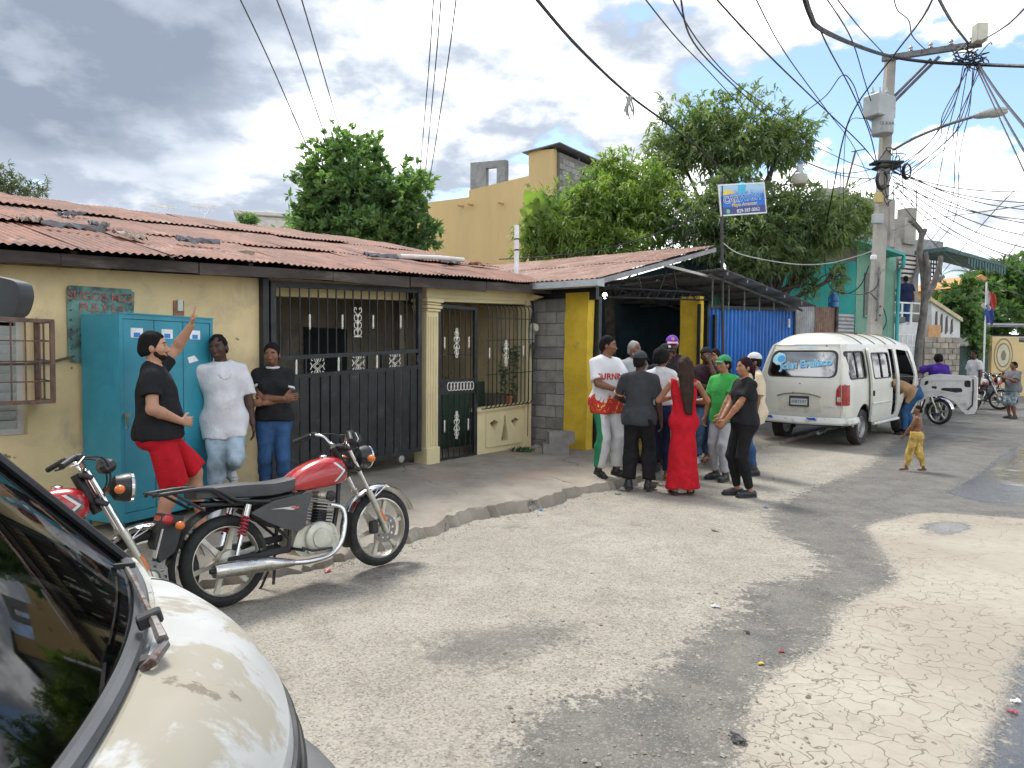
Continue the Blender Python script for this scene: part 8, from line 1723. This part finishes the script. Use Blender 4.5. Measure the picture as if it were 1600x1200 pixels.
    if so_:
        for sd in 'RL':
            an, fw = J[sd+'ank'], J[sd+'fw']; gz = an.z-.085; S_ = SDF(); ct = ((Vector((0, 0, gz+.002)), Vector((0, 0, -1))),) if abs(J[sd+'pitch']) < .05 else ()
            S_.cap(an-fw*.045+Vector((0, 0, -.045)), an+fw*.08+Vector((0, 0, -.045)), .046, .044, .02, ct); S_.cap(an+fw*.07+Vector((0, 0, -.050)), an+fw*.155+Vector((0, 0, -.055)), .044, .034, .02, ct)
            if so_.get('high', True): S_.cap(an-fw*.02+Vector((0, 0, -.03)), an-fw*.012+Vector((0, 0, .01)), .047, .046, .02)
            s = put(S_, 'shoe', so_['mat'], h=max(.008, res*.8)); rz = Matrix.Rotation(J[sd+'yaw'], 3, 'Z'); c = an+fw*.055; MB().prism(roundpoly([(-.048, -.14), (.048, -.14), (.056, .05), (.035, .145), (-.035, .145), (-.056, .05)], .03, 3), lambda u, v, w: tuple(c+rz @ Vector((u, v, 0))+Vector((0, 0, -.0835+w))), 0, .022).build('sole', so_.get('sole', so_['mat']), s)
    sn = look.get('sandals')
    if sn:
        for sd in 'RL':
            an, fw = J[sd+'ank'], J[sd+'fw']; rz = Matrix.Rotation(J[sd+'yaw'], 3, 'Z'); c = an+fw*.055; o = MB().prism(roundpoly([(-.042, -.13), (.042, -.13), (.05, .05), (.03, .135), (-.03, .135), (-.05, .05)], .03, 3), lambda u, v, w: tuple(c+rz @ Vector((u, v, 0))+Vector((0, 0, -.0845+w))), 0, .016).build('sandal', sn, rt)
            MB().tube([tuple(c+rz @ Vector((-.045, .0, -.06))), tuple(c+rz @ Vector((0, .06, -.015))), tuple(c+rz @ Vector((.045, .0, -.06)))], .009, 6).build('strap', sn, o)
    # ---- hair, hat, face
    hr = look.get('hair'); hm = look.get('hairm')
    if hr:
        S_ = SDF(); i = {'buzz': .004, 'short': .009, 'long': .012, 'tied': .008, 'afro': .03}.get(hr, .008); fr = (Hd(0, .068, 1.688), Rh @ Vector((0, .90, -.42))); lowc = (Hd(0, 0, 1.565), Rh @ Vector((0, .25, -1)))
        S_.ell(Hd(0, -.012, 1.652), (.075+i, .092+i, .092+i), Rh, .01, (fr, lowc)); S_.ell(Hd(0, -.045, 1.60), (.066+i, .062+i, .075), Rh, .02, (lowc, (Hd(0, -.015, 1.6), Rh @ Vector((0, 1, 0)))))
        if hr == 'long':
            for k in range(7): x = -.075+.025*k; S_.cap(Hd(x*.8, -.065, 1.66), Hd(x*.9, -.095, 1.50), .030, .028, .02); S_.cap(Hd(x*.9, -.095, 1.50), T(x*.75+.02, -.145, 1.30), .028, .025, .02); S_.cap(T(x*.75+.02, -.145, 1.30), T(x*.45+.04, -.15, look.get('hair_to', 1.06)), .025, .012, .02)
            for sg in (-1, 1): S_.cap(Hd(sg*.07, -.01, 1.66), Hd(sg*.075, -.04, 1.50), .022, .024, .02)
        if hr == 'tied': S_.ell(Hd(0, -.105, 1.615), (.042, .04, .045), Rh, .02); S_.cap(Hd(0, -.125, 1.61), Hd(0, -.13, 1.47), .028, .014, .02)
        put(S_, 'hair', hm, fold=.003, fs=2.5, h=max(.007, res*.75))
    ht = look.get('hat')
    if ht:
        S_ = SDF(); yaw = radians(ht.get('yaw', 0)); Rb = Rh @ Matrix.Rotation(yaw, 3, 'Z'); cut = ((Hd(0, 0, 1.668), Rh @ Vector((0, .12, -1))),); S_.ell(Hd(0, -.010, 1.66), (.090, .106, .102), Rh, .01, cut); c = put(S_, 'cap', ht['mat'], h=max(.007, res*.75))
        c0 = Hd(0, -.01, 1.672); b = MB(); N = 12
        def br(a, q): th_ = radians(-52+104*a); x = sin(th_)*(.088+.012*q); y = .090*cos(th_)**.7+.072*q*cos(th_)**.6; return tuple(c0+Rb @ Vector((x, y, .006-.022*q*q-.03*(abs(sin(th_)))**2*q)))
        b.grid(br, N, 5); o = b.build('brim', ht.get('brim', ht['mat']), c, smooth=True, fix=False); md = o.modifiers.new('t', 'SOLIDIFY'); md.thickness = .005
        if ht.get('badge'): q = Hd(0, -.01, 1.70)+Rb @ Vector((0, .098, .012)); MB().ell(q, (.022, .008, .02), Rb, 10, 6).build('badge', ht['badge'], c)
    if look.get('face', True):
        ew, ei, lp = pm('eye_white', (.55, .53, .50), .3, bmp=0), pm('eye_dark', (.02, .013, .01), .2, bmp=0), look.get('lips') or pm('lips_dark', (.20, .07, .06), .5, bmp=0); hb_ = look.get('brow') or pm('brow_dark', (.015, .012, .01), .9, bmp=0)
        for sg in (-1, 1):
            e = MB().ell(Hd(sg*.031, .0755, 1.626), (.0145, .0095, .0085), Rh, 10, 7).build('eye', ew, body, smooth=True); MB().ell(Hd(sg*.031, .0815, 1.626), (.0070, .0045, .0070), Rh, 8, 6).build('iris', ei, e, smooth=True)
            MB().tube([Hd(sg*.014, .0890, 1.650), Hd(sg*.032, .0880, 1.655), Hd(sg*.050, .0745, 1.648)], .0052, 5).build('eyebrow', hb_, body)
        MB().ell(Hd(0, .0975, 1.5585), (.023, .0060, .0080), Rh, 12, 6).build('lips', lp, body, smooth=True)
    if look.get('beard'):
        S_ = SDF(); ct = ((Hd(0, .05, 1.572), Rh @ Vector((0, .45, 1))),); S_.ell(Hd(0, .040, 1.550), (.050, .0555, .047), Rh, .02, ct); S_.ell(Hd(0, .022, 1.575), (.0655, .045, .056), Rh, .02, ((Hd(0, .04, 1.6), Rh @ Vector((0, 1, .5))), (Hd(0, .0, 1.63), Rh @ Vector((0, 0, 1))))); S_.cap(Hd(-.022, .093, 1.572), Hd(.022, .093, 1.572), .007); put(S_, 'beard', look['beard'], h=.007)
    rt['_j'] = 0; del rt['_j']
    return rt, J, T, Hd
SK = dict(light=skin_mat('light', (.46, .25, .16)), tan=skin_mat('tan', (.33, .165, .095)), brown=skin_mat('brown', (.20, .09, .052)), dark=skin_mat('dark', (.10, .046, .030)), deep=skin_mat('deep', (.07, .036, .026)))
HB = pm('hair_black', (.011, .010, .010), .9, var=.3, scale=30, bmp=.7, bscale=110, spec=.15); HBR = pm('hair_brown', (.030, .016, .011), .7, var=.35, scale=22, bmp=.7, bscale=60, stretch=(1, 1, .12), spec=.2); HG = pm('hair_grey', (.30, .29, .28), .8)
CL = dict(black=cloth('black', (.018, .018, .020)), white=cloth('white', (.60, .60, .62)), red=cloth('red', (.46, .012, .022)), jean=cloth('jean', (.035, .085, .19), var=.3, scale=4), ljean=cloth('pale_jean', (.30, .38, .44), var=.3, scale=5), grey=cloth('charcoal', (.045, .047, .052)), green=cloth('green', (.06, .36, .08)), lgrey=cloth('light_grey', (.40, .41, .43)), navy=cloth('navy', (.015, .022, .06)), purple=cloth('purple', (.06, .025, .24)), khaki=cloth('khaki', (.50, .34, .10), var=.35, scale=9), maroon=cloth('dark_plum', (.035, .018, .024)), blkpant=cloth('black_pants', (.014, .014, .015)), denim=cloth('mid_denim', (.08, .14, .24), var=.4, scale=5), greyt=cloth('heather', (.17, .175, .185)))
SHB = pm('shoe_black', (.018, .018, .02), .5); SHW = pm('shoe_white', (.6, .6, .6), .6); SOLE = pm('sole_grey', (.12, .12, .12), .8)
# ------------------------------------------------------------------ the people of the picture
def feet(px, py, z=0.0): p = gpt(px, py, z); return (p.x, p.y, z)
def on_shirt(txt, size, shirt, rt, mat, origin, ax, up, name='print', **kw):   # lettering pressed onto cloth
    me = text_mesh(txt, size, **kw); co = [v.co[:] for v in shirt.data.vertices]; bv = BVHTree.FromPolygons(co, [p.vertices[:] for p in shirt.data.polygons]); nn = ax.cross(up)
    for v in me.vertices:
        p = origin+ax*v.co.x+up*v.co.y+nn*.4; h = bv.ray_cast(p, -nn); v.co = (h[0]+nn*.004) if h[0] else p-nn*.4
    me.materials.clear(); me.materials.append(mat); me.polygons.foreach_set('material_index', [0]*len(me.polygons)); return link(bpy.data.objects.new(name, me), shirt)
GL, GG, GF_ = 'three people by the locker', 'people talking in front of the shed', 'people up the street'
black_tee = lambda **k: dict(mat=CL['black'], loose=.014, **k)
# --- man in red shorts: left hand up on the locker, right hand on the hip, left foot forward
p = feet(255, 852, .04)
person('bearded man in black tee and red shorts, one arm raised on the locker', (p[0], p[1], .045), 28, 1.80, dict(lean=(.05, 0, -.1), pel=(0, -.02, -.01), head=(.02, -.10, 0), RF=(.08, -.05, 0, -5), LF=(-.10, .30, .06, 5), LK=(.1, 1, 0), RH=(.17, .13, 1.02), RE=(.75, -1, .05), Rh=(-.5, .7, -.1), Rp=(-.6, -.5, 0), LH=(-.20, .24, 1.80), LE=(-1, .2, 0), Lh=(.05, .15, 1), Lp=(0, 1, -.1), Lcurl=.12, curl=.8),
    dict(skin=SK['light'], g=1.12, belly=.02, hair='short', hairm=HB, beard=pm('beard_dark', (.022, .015, .012), .95, var=.4, scale=40, bmp=.6, bscale=110, spec=.1), top=dict(mat=CL['black'], loose=.012, hem=.90, sleeve=.62), bottom=dict(mat=CL['red'], to=.98, loose=.028, name='shorts', fold=.008), sandals=SHB), .0088, GL)
# --- man in the white tee leaning back, foot against the wall
p = dpt(352, 700, 6.95)
q, J, T, Hd = person('man in oversized white tee and pale ripped jeans leaning back by the locker', (p.x, p.y, .08), -62, 1.80, dict(lean=(.07, .03, .1), pel=(0, -.02, -.03), head=(.18, -.62, .06), RF=(.10, .10, 0, -10), LF=(-.06, -.16, .34, 5, -35), LK=(0, 1, .2), RH=(.16, -.20, .96), RE=(1, -.4, 0), LH=(-.26, .02, .78), LE=(-.6, -1, 0), curl=.5),
    dict(skin=SK['deep'], g=1.0, hair='buzz', hairm=HB, top=dict(mat=CL['white'], loose=.024, hem=.76, sleeve=.92, fold=.006), bottom=dict(mat=CL['ljean'], loose=.018, fold=.007), shoes=dict(mat=SHW, sole=SHW)), .0088, GL)
MB().tube([T(cos(a)*.075, .005+.115*max(0, -sin(a))+.06*max(0, sin(a))*-1+.04, 1.455-.15*max(0, -sin(a))) for a in [2*pi*i/20 for i in range(20)]], .003, 5, closed=True).build('necklace', BM['chr'], q)
# --- woman with crossed arms
p = dpt(428, 760, 7.35)
q, J, T, Hd = person('woman in black ringer tee and blue jeans with crossed arms before the gate', (p.x, p.y, .10), -72, 1.67, dict(lean=(-.02, 0, -.1), head=(.10, -.12, .05), RF=(.09, .02, 0, -6), LF=(-.10, .04, 0, 8), RH=(-.10, .215, 1.15), RE=(.8, -.15, -.6), Rh=(-1, .05, .15), Rp=(0, -1, .1), LH=(.10, .175, 1.10), LE=(-.8, -.15, -.6), Lh=(1, .1, .1), Lp=(0, -1, 0), curl=.3),
    dict(skin=SK['brown'], g=1.10, fem=True, hair='tied', hairm=HB, top=dict(mat=CL['black'], loose=.008, hem=.93, sleeve=.55, trim=CL['white']), bottom=dict(mat=CL['jean'], loose=.007, fold=.004), shoes=dict(mat=SHW, sole=SHW)), .0088, GL)
# --- the group
def flame_mat():
    m, nt, N, L, b = nodes('flame_tee'); tc = N.new('ShaderNodeTexCoord'); sp = N.new('ShaderNodeSeparateXYZ'); L.new(tc.outputs['Object'], sp.inputs[0])
    n1 = nz(nt, tc.outputs['Object'], 9, 3, .6, 1.2, stretch=(1, 1, .35)); z = mth(nt, 'ADD', sp.outputs[2], mth(nt, 'MULTIPLY', mth(nt, 'SUBTRACT', n1, .5), -.55))
    c = mxc(nt, rmp(nt, z, .985, 1.005, 1, 0), (.62, .62, .63), (.50, .035, .02)); k = mth(nt, 'MULTIPLY', rmp(nt, nz(nt, tc.outputs['Object'], 14, 3, .6, 1.5, (3, 1, 2)), .56, .62), rmp(nt, sp.outputs[2], .95, 1.02, 1, 0)); c = mxc(nt, k, c, (.80, .48, .16))
    L.new(c, b.inputs['Base Color']); b.inputs['Roughness'].default_value = .9; bump(nt, b, nz(nt, tc.outputs['Object'], 24, 3), .35, .012); return m
p = feet(945, 748, .02)
wp = pm('track_white', (.58, .58, .59), .8, dirt=(.03, .03, .035), dirt_at=(.66, .68), dscale=5, bmp=.3, bscale=20)
_n = wp.node_tree; _b = _n.nodes['Principled BSDF'].inputs['Base Color']; _o = _b.links[0].from_socket; _t = _n.nodes.new('ShaderNodeTexCoord'); _s = _n.nodes.new('ShaderNodeSeparateXYZ'); _n.links.new(_t.outputs['Object'], _s.inputs[0])
_n.links.new(mxc(_n, rmp(_n, mth(_n, 'ABSOLUTE', _s.outputs[0]), .164, .168), _o, (.015, .19, .08)), _b)      # green side stripes
lk = dict(skin=SK['brown'], g=1.03, hair='buzz', hairm=HB, top=dict(mat=flame_mat(), loose=.020, hem=.80, sleeve=.85, fold=.007), bottom=dict(mat=wp, loose=.022, taper=1.3), shoes=dict(mat=SHB, sole=SHB))
q, J, T, Hd = person('tall man in white flame-print tee and white track trousers', (p[0], p[1], .06), -60, 1.88, dict(head=(.12, .75, 0), RF=(.11, .02, 0, -12), LF=(-.11, .10, 0, 10), RH=(.05, .30, 1.08), RE=(1, -.6, -.4), Rh=(-.5, .8, .1), Rp=(0, 0, -1), LH=(-.02, .34, 1.10), LE=(-1, -.6, -.4), Lp=(0, 0, -1), curl=.7), lk, .0105, GG)
on_shirt('BURNING', .105, lk['_shirt'], q, pm('print_red', (.52, .02, .03), .8, bmp=0), T(0, 0, 1.235), Vector((-1, 0, 0)), Vector((0, 0, 1)), bold=.003)
p = feet(985, 735, .10)
person('grey-bearded man half hidden behind the flame-print tee', (p[0]+.15, p[1]+.75, .09), -62, 1.80, dict(head=(.06, .25, 0)), dict(skin=SK['brown'], g=1.08, hair='buzz', hairm=HG, beard=HG, top=dict(mat=CL['lgrey'], loose=.02, hem=.84), bottom=dict(mat=CL['khaki'], loose=.02), shoes=dict(mat=SHB)), .013, GG)
p = feet(997, 764, 0)
q, J, T, Hd = person('man in charcoal tee and dark trousers with backward cap seen from behind', (p[0], p[1], .0), 74, 1.72, dict(head=(.05, -.35, 0), RF=(.13, .03, 0, -16), LF=(-.12, 0, 0, 14), RH=(.27, .06, .84), RE=(.6, -1, 0), LH=(-.14, .28, 1.06), LE=(-1, -.5, -.4), curl=.7), dict(skin=SK['deep'], g=.98, hair='buzz', hairm=HB, hat=dict(mat=CL['grey'], yaw=0), top=dict(mat=CL['grey'], loose=.014, hem=.84, sleeve=.80, trim=cloth('cuff_orange', (.48, .22, .10), var=.5, scale=40)), bottom=dict(mat=CL['blkpant'], loose=.030, taper=1.2, fold=.009), shoes=dict(mat=SHB)), .0105, GG)
p = feet(1030, 748, .05)
person('woman in white shirt and navy jeans standing between charcoal tee and red dress', (p[0], p[1], .04), 66, 1.72, dict(head=(.02, -.35, 0), RH=(.10, .30, 1.12), RE=(1, -.4, -.4)), dict(skin=SK['brown'], g=1.0, fem=True, hair='afro', hairm=HB, top=dict(mat=cloth('white_print', (.60, .60, .62), dirt=(.05, .05, .06), dirt_at=(.70, .72), dscale=6), loose=.022, hem=1.0, sleeve=.7), bottom=dict(mat=CL['navy'], loose=.008), sandals=pm('sandal_tan', (.25, .12, .06), .7)), .0115, GG)
p = feet(1046, 742, .08)
person('person in black cap behind the white-shirted woman', (p[0], p[1]+.35, .08), -100, 1.75, dict(head=(0, .5, 0)), dict(skin=SK['dark'], hair='buzz', hairm=HB, hat=dict(mat=CL['black'], yaw=0, badge=CL['white']), top=dict(mat=CL['black'], loose=.02, hem=.85), bottom=dict(mat=CL['blkpant'], loose=.02), shoes=dict(mat=SHB)), .014, GG)
p = feet(1062, 728, .10)
person('man in purple cap at the back of the group', (p[0]-.08, p[1]+.25, .10), -98, 1.86, dict(head=(.08, .0, 0)), dict(skin=SK['dark'], hair='buzz', hairm=HB, hat=dict(mat=cloth('cap_purple', (.18, .06, .42)), yaw=0, brim=cloth('cap_pink', (.45, .25, .35)), badge=cloth('cap_gold', (.6, .4, .1))), top=dict(mat=CL['maroon'], loose=.02, hem=.85), bottom=dict(mat=CL['denim'], loose=.02), shoes=dict(mat=SHB)), .0125, GG)
p = feet(1066, 771, 0)
q, J, T, Hd = person('woman in long red dress with long brown hair seen from behind', (p[0], p[1], 0), 84, 1.66, dict(head=(.04, .12, 0), RF=(.10, .0, 0, -12), LF=(-.10, -.02, 0, 14), LH=(-.10, .24, 1.22), LE=(-1, -.35, -.5), RH=(.12, .26, 1.16), RE=(1, -.3, -.5), curl=.4), dict(skin=SK['tan'], g=1.0, fem=True, hair='long', hairm=HBR, hair_to=1.04, dress=dict(mat=CL['red']), sandals=pm('sandal_brown', (.06, .025, .02), .7)), .0105, GG)
p = feet(1101, 722, .06)
person('man in dark polo holding a hand to his face, jeans', (p[0], p[1], .06), -100, 1.74, dict(head=(.10, .05, .05), RF=(.11, 0, 0, -10), LF=(-.12, .06, 0, 12), LH=(-.03, .155, 1.53), LE=(-.45, .1, -1), Lh=(.35, -.1, .9), Lp=(.2, -1, 0), RH=(-.12, .22, 1.14), RE=(.8, -.1, -.6), Rh=(-1, .1, .1), Rp=(0, -1, 0), curl=.5), dict(skin=SK['dark'], g=1.05, hair='buzz', hairm=HB, hat=dict(mat=CL['black'], yaw=160, badge=CL['white']), top=dict(mat=CL['maroon'], loose=.018, hem=.86, sleeve=.8), bottom=dict(mat=CL['denim'], loose=.022, fold=.010), shoes=dict(mat=pm('shoe_white_red', (.55, .5, .5), .6), sole=SHW)), .0110, GG)
p = feet(1128, 748, 0)
q, J, T, Hd = person('young man in bright green tee and green cap with light grey trousers', (p[0], p[1], 0), -140, 1.68, dict(head=(.0, -.28, 0), RF=(.10, .02, 0, -10), LF=(-.10, .08, 0, 12), RH=(.24, .10, .82), LH=(-.12, .26, .92), LE=(-1, -.6, 0), curl=.7), dict(skin=SK['tan'], g=.92, hair='short', hairm=HB, hat=dict(mat=cloth('cap_green', (.05, .26, .12)), yaw=0), top=dict(mat=CL['green'], loose=.020, hem=.82, sleeve=.8), bottom=dict(mat=CL['lgrey'], loose=.016), shoes=dict(mat=SHB)), .0105, GG)
p = feet(1150, 735, .03)
person('person in black tee behind the green cap', (p[0]-.12, p[1]+.75, .05), -120, 1.74, dict(head=(.05, -.2, 0), RH=(.26, .10, .86)), dict(skin=SK['tan'], g=1.1, hair='short', hairm=HB, top=dict(mat=CL['black'], loose=.02, hem=.85), bottom=dict(mat=CL['denim'], loose=.02), sandals=pm('sandal_tan', (.25, .12, .06), .7)), .014, GG)
p = feet(1172, 745, .0)
person('person in white cap with cream shawl behind the woman in black', (p[0]+.10, p[1]+.22, .0), 175, 1.72, dict(head=(.05, 0, 0)), dict(skin=SK['brown'], g=1.04, hair='buzz', hairm=HB, hat=dict(mat=CL['white'], yaw=0), top=dict(mat=cloth('cream', (.62, .52, .38)), loose=.03, hem=.74, sleeve=.9), bottom=dict(mat=CL['jean'], loose=.012), shoes=dict(mat=SHB)), .0125, GG)
p = feet(1160, 774, 0)
person('woman in tight black tee and leggings facing left with folded hands', (p[0], p[1], 0), 192, 1.66, dict(head=(.06, .05, 0), RF=(.08, .03, 0, -8), LF=(-.09, -.05, 0, 6), LH=(-.03, .27, .95), RH=(.06, .27, .97), LE=(-.8, -1, 0), RE=(.8, -1, 0), curl=.6), dict(skin=SK['tan'], g=1.12, fem=True, hair='tied', hairm=pm('hair_wine', (.020, .009, .011), .9, var=.3, scale=30, bmp=.6, bscale=110, spec=.15), top=dict(mat=CL['black'], loose=.006, hem=.92, sleeve=.62), bottom=dict(mat=CL['blkpant'], loose=.006, fold=.003, to=1.93), shoes=dict(mat=SHB, sole=SHB, high=False)), .0105, GG)
g = HF.pt(5.2, 2.4, .12)
person('dim figure standing inside the dark shed', (g.x, g.y, .12), -110, 1.75, {}, dict(skin=SK['deep'], hair='buzz', hairm=HB, face=False, top=dict(mat=CL['maroon'], loose=.02), bottom=dict(mat=CL['blkpant'], loose=.02), shoes=dict(mat=SHB)), .016)
# --- toddler
p = feet(1430, 735, 0)
person('barefoot toddler in yellow trousers without a shirt walking on the road', (p[0], p[1], road_z(p[0], p[1])+.005), 138, .98, dict(lean=(.04, 0, .1), head=(.05, .42, 0), RF=(.10, -.18, 0, -10), LF=(-.09, .20, .0, 10), RH=(.27, -.06, .86), RE=(.8, -1, 0), LH=(-.20, .24, .94), LE=(-.8, -1, -.2), curl=.7), dict(skin=SK['brown'], g=1.12, belly=.012, hair='buzz', hairm=HB, bottom=dict(mat=CL['khaki'], loose=.022, waist=1.04, fold=.013, to=1.85, taper=1.0)), .016)
# --- around the van and up the street
vf = VAN.matrix_basis; c = vf @ Vector((3.45, -.90, 0))
person('person bent forward leaning into the open front door of the van', (c.x, c.y, road_z(c.x, c.y)), math.degrees(atan2(vf.col[1].y, vf.col[1].x))+12, 1.70, dict(lean=(-1.15, 0, 0), pel=(0, -.10, -.03), head=(.3, 0, 0), RF=(.12, -.05, 0, -5), LF=(-.12, .08, 0, 5), RH=(.25, .75, 1.1), LH=(-.25, .75, 1.0), RE=(1, 0, -.3), LE=(-1, 0, -.3)), dict(skin=SK['tan'], hair='short', hairm=HB, face=False, top=dict(mat=cloth('tan_shirt', (.38, .24, .13)), loose=.016, hem=.93), bottom=dict(mat=cloth('blue_red', (.03, .09, .20), dirt=(.5, .02, .04), dirt_at=(.62, .64), dscale=2.2), loose=.018), shoes=dict(mat=SHB)), .014)
c = dpt(1467, 600, 17.8); person('person in purple tee behind the open van door seen from behind', (c.x, c.y, ground_z(c.x, c.y)), 75, 1.66, dict(LH=(-.60, .35, 1.20), LE=(-.5, -1, 0), lean=(-.12, 0, .1)), dict(skin=SK['brown'], g=1.18, hair='afro', hairm=HB, face=False, top=dict(mat=CL['purple'], loose=.03, hem=.84, sleeve=.9), bottom=dict(mat=CL['blkpant'], loose=.02), shoes=dict(mat=SHB)), .015, GF_)
c = dpt(1521, 600, 20.0); person('thin man in white tee and dark trousers standing in profile up the street', (c.x, c.y, ground_z(c.x, c.y)), 190, 1.76, dict(head=(.02, .1, 0), RH=(.22, .03, .84), RF=(.08, -.04, 0, 0), LF=(-.08, .06, 0, 0)), dict(skin=SK['dark'], g=.95, hair='buzz', hairm=HB, top=dict(mat=CL['white'], loose=.024, hem=.80, sleeve=.75), bottom=dict(mat=CL['grey'], loose=.022), shoes=dict(mat=SHB)), .015, GF_)
c = dpt(1583, 600, 18.4); person('boy in grey tee and denim shorts holding something white', (c.x, c.y, ground_z(c.x, c.y)), 188, 1.48, dict(head=(.0, 0, 0), RH=(.10, .30, 1.26), RE=(.6, -.6, -1), LH=(-.08, .32, 1.24), LE=(-.6, -.6, -1)), dict(skin=SK['brown'], g=1.22, belly=.03, hair='short', hairm=HB, top=dict(mat=CL['greyt'], loose=.025, hem=.84, sleeve=.8), bottom=dict(mat=cloth('denim_camo', (.22, .27, .30), var=.6, scale=14), loose=.03, to=1.15, name='shorts'), shoes=dict(mat=SHB)), .015, GF_)
c = dpt(1413, 505, 25.2); person('man in navy tee on the white terrace seen from behind', (c.x, c.y, dpt(1413, 503, 25.2).z-.15), 80, 1.78, dict(RH=(.30, .05, .86), LH=(-.30, .05, .86)), dict(skin=SK['dark'], g=1.15, hair='buzz', hairm=HB, face=False, top=dict(mat=CL['navy'], loose=.03, hem=.86), bottom=dict(mat=CL['jean'], loose=.02), shoes=dict(mat=SHB)), .018, GF_)
# ================================================================== small things on the ground
def make_small():
    r = random.Random(31)
    def bit(px, py, sz, col, label, cat='litter', z=None):
        p = gpt(px, py, 0); zz = (road_z(p.x, p.y) if z is None else z)+.004; mb = MB(); n = 5; sz *= .72
        h = [[r.uniform(.2, 1) for _ in range(n+1)] for _ in range(n+1)]
        mb.grid(lambda u, v: ((u-.5)*sz*(1+.3*sin(5*v)), (v-.5)*sz*.7*(1+.3*cos(4*u)), sz*.28*h[int(round(u*n))][int(round(v*n))]), n, n)
        o = mb.build('litter', pm('litter_%s' % label[:12].replace(' ', '_'), col, .5, bmp=0), loc=(p.x, p.y, zz), rot=(0, 0, r.uniform(0, 6)), fix=False); md = o.modifiers.new('t', 'SOLIDIFY'); md.thickness = .003; tag(o, label, cat, 'litter on the street', 'thing')
    bit(845, 790, .07, (.02, .22, .62), 'crumpled blue wrapper at the foot of the kerb'); bit(512, 884, .10, (.5, .12, .14), 'torn red paper under the motorcycle engine'); bit(1197, 793, .07, (.06, .10, .4), 'dark blue scrap on the road right of the woman in black')
    bit(1189, 1036, .045, (.6, .42, .05), 'yellow bottle cap on the dark asphalt'); bit(1221, 1017, .04, (.4, .04, .05), 'red scrap on the dark asphalt above the yellow cap'); bit(1588, 1092, .06, (.65, .65, .65), 'white scrap in the wet gutter at the right edge'); bit(1582, 1108, .05, (.45, .06, .08), 'red scrap in the wet gutter at the right edge'); bit(1150, 1155, .10, (.04, .04, .04), 'black stick fragment at the edge of the cracked concrete'); bit(1168, 986, .05, (.03, .03, .03), 'small black lump on the asphalt band'); bit(1119, 948, .07, (.6, .6, .58), 'pale scrap left of the asphalt band'); bit(1116, 829, .09, (.2, .2, .17), 'flat dark leaf on the pale road')
    # gravel gathered along the kerb and on the asphalt band
    mb = MB(); st = []
    for k in range(900):
        if k < 500:
            i = r.randrange(3, 11); a, b = _kerb[i], _kerb[i+1]; p = a.lerp(b, r.random())-HF.n*abs(r.gauss(.08, .14))
        else: p = gpt(r.uniform(780, 1320), r.uniform(880, 1200)); p = Vector((p.x, p.y, 0))
        s = r.uniform(.004, .012)*(1.6 if r.random() < .08 else 1); z = road_z(p.x, p.y); t = r.uniform(0, 6)
        v = [(p.x+cos(t)*s, p.y+sin(t)*s, z+s*.3), (p.x-sin(t)*s*.8, p.y+cos(t)*s*.8, z+s*.2), (p.x-cos(t)*s, p.y-sin(t)*s, z+s*.35), (p.x+sin(t)*s*.9, p.y-cos(t)*s*.9, z+s*.2), (p.x, p.y, z+s*.95), (p.x, p.y, z-s*.3)]
        mb.add(v, [(0, 1, 4), (1, 2, 4), (2, 3, 4), (3, 0, 4), (1, 0, 5), (2, 1, 5), (3, 2, 5), (0, 3, 5)])
    tag(mb.build('gravel', pm('gravel', (.30, .275, .23), .95, var=.4, scale=30, world=True), fix=False), 'loose gravel along the kerb and on the asphalt', 'gravel', None, 'stuff')
    # weeds at the wall foot
    for px, py, lb in ((818, 706, 'small weeds at the foot of the cream end pier'), (905, 700, 'small weeds beside the yellow pillar foot')):
        p = gpt(px, py, .12); lf = MB()
        for k in range(70):
            a = r.uniform(0, 2*pi); q = Vector((r.gauss(0, .09), r.gauss(0, .05), .0)); d = Vector((cos(a)*.6, sin(a)*.6, r.uniform(.3, 1))).normalized(); l = r.uniform(.05, .13); u = d.orthogonal().normalized()*l*.16
            lf.add([q, q+d*l*.5+u, q+d*l, q+d*l*.5-u], [(0, 1, 2, 3)])
        tag(lf.build('weeds', MATS['plant_leaf'], loc=(p.x, p.y, .12), fix=False), lb, 'weeds', None, 'thing')
make_small()
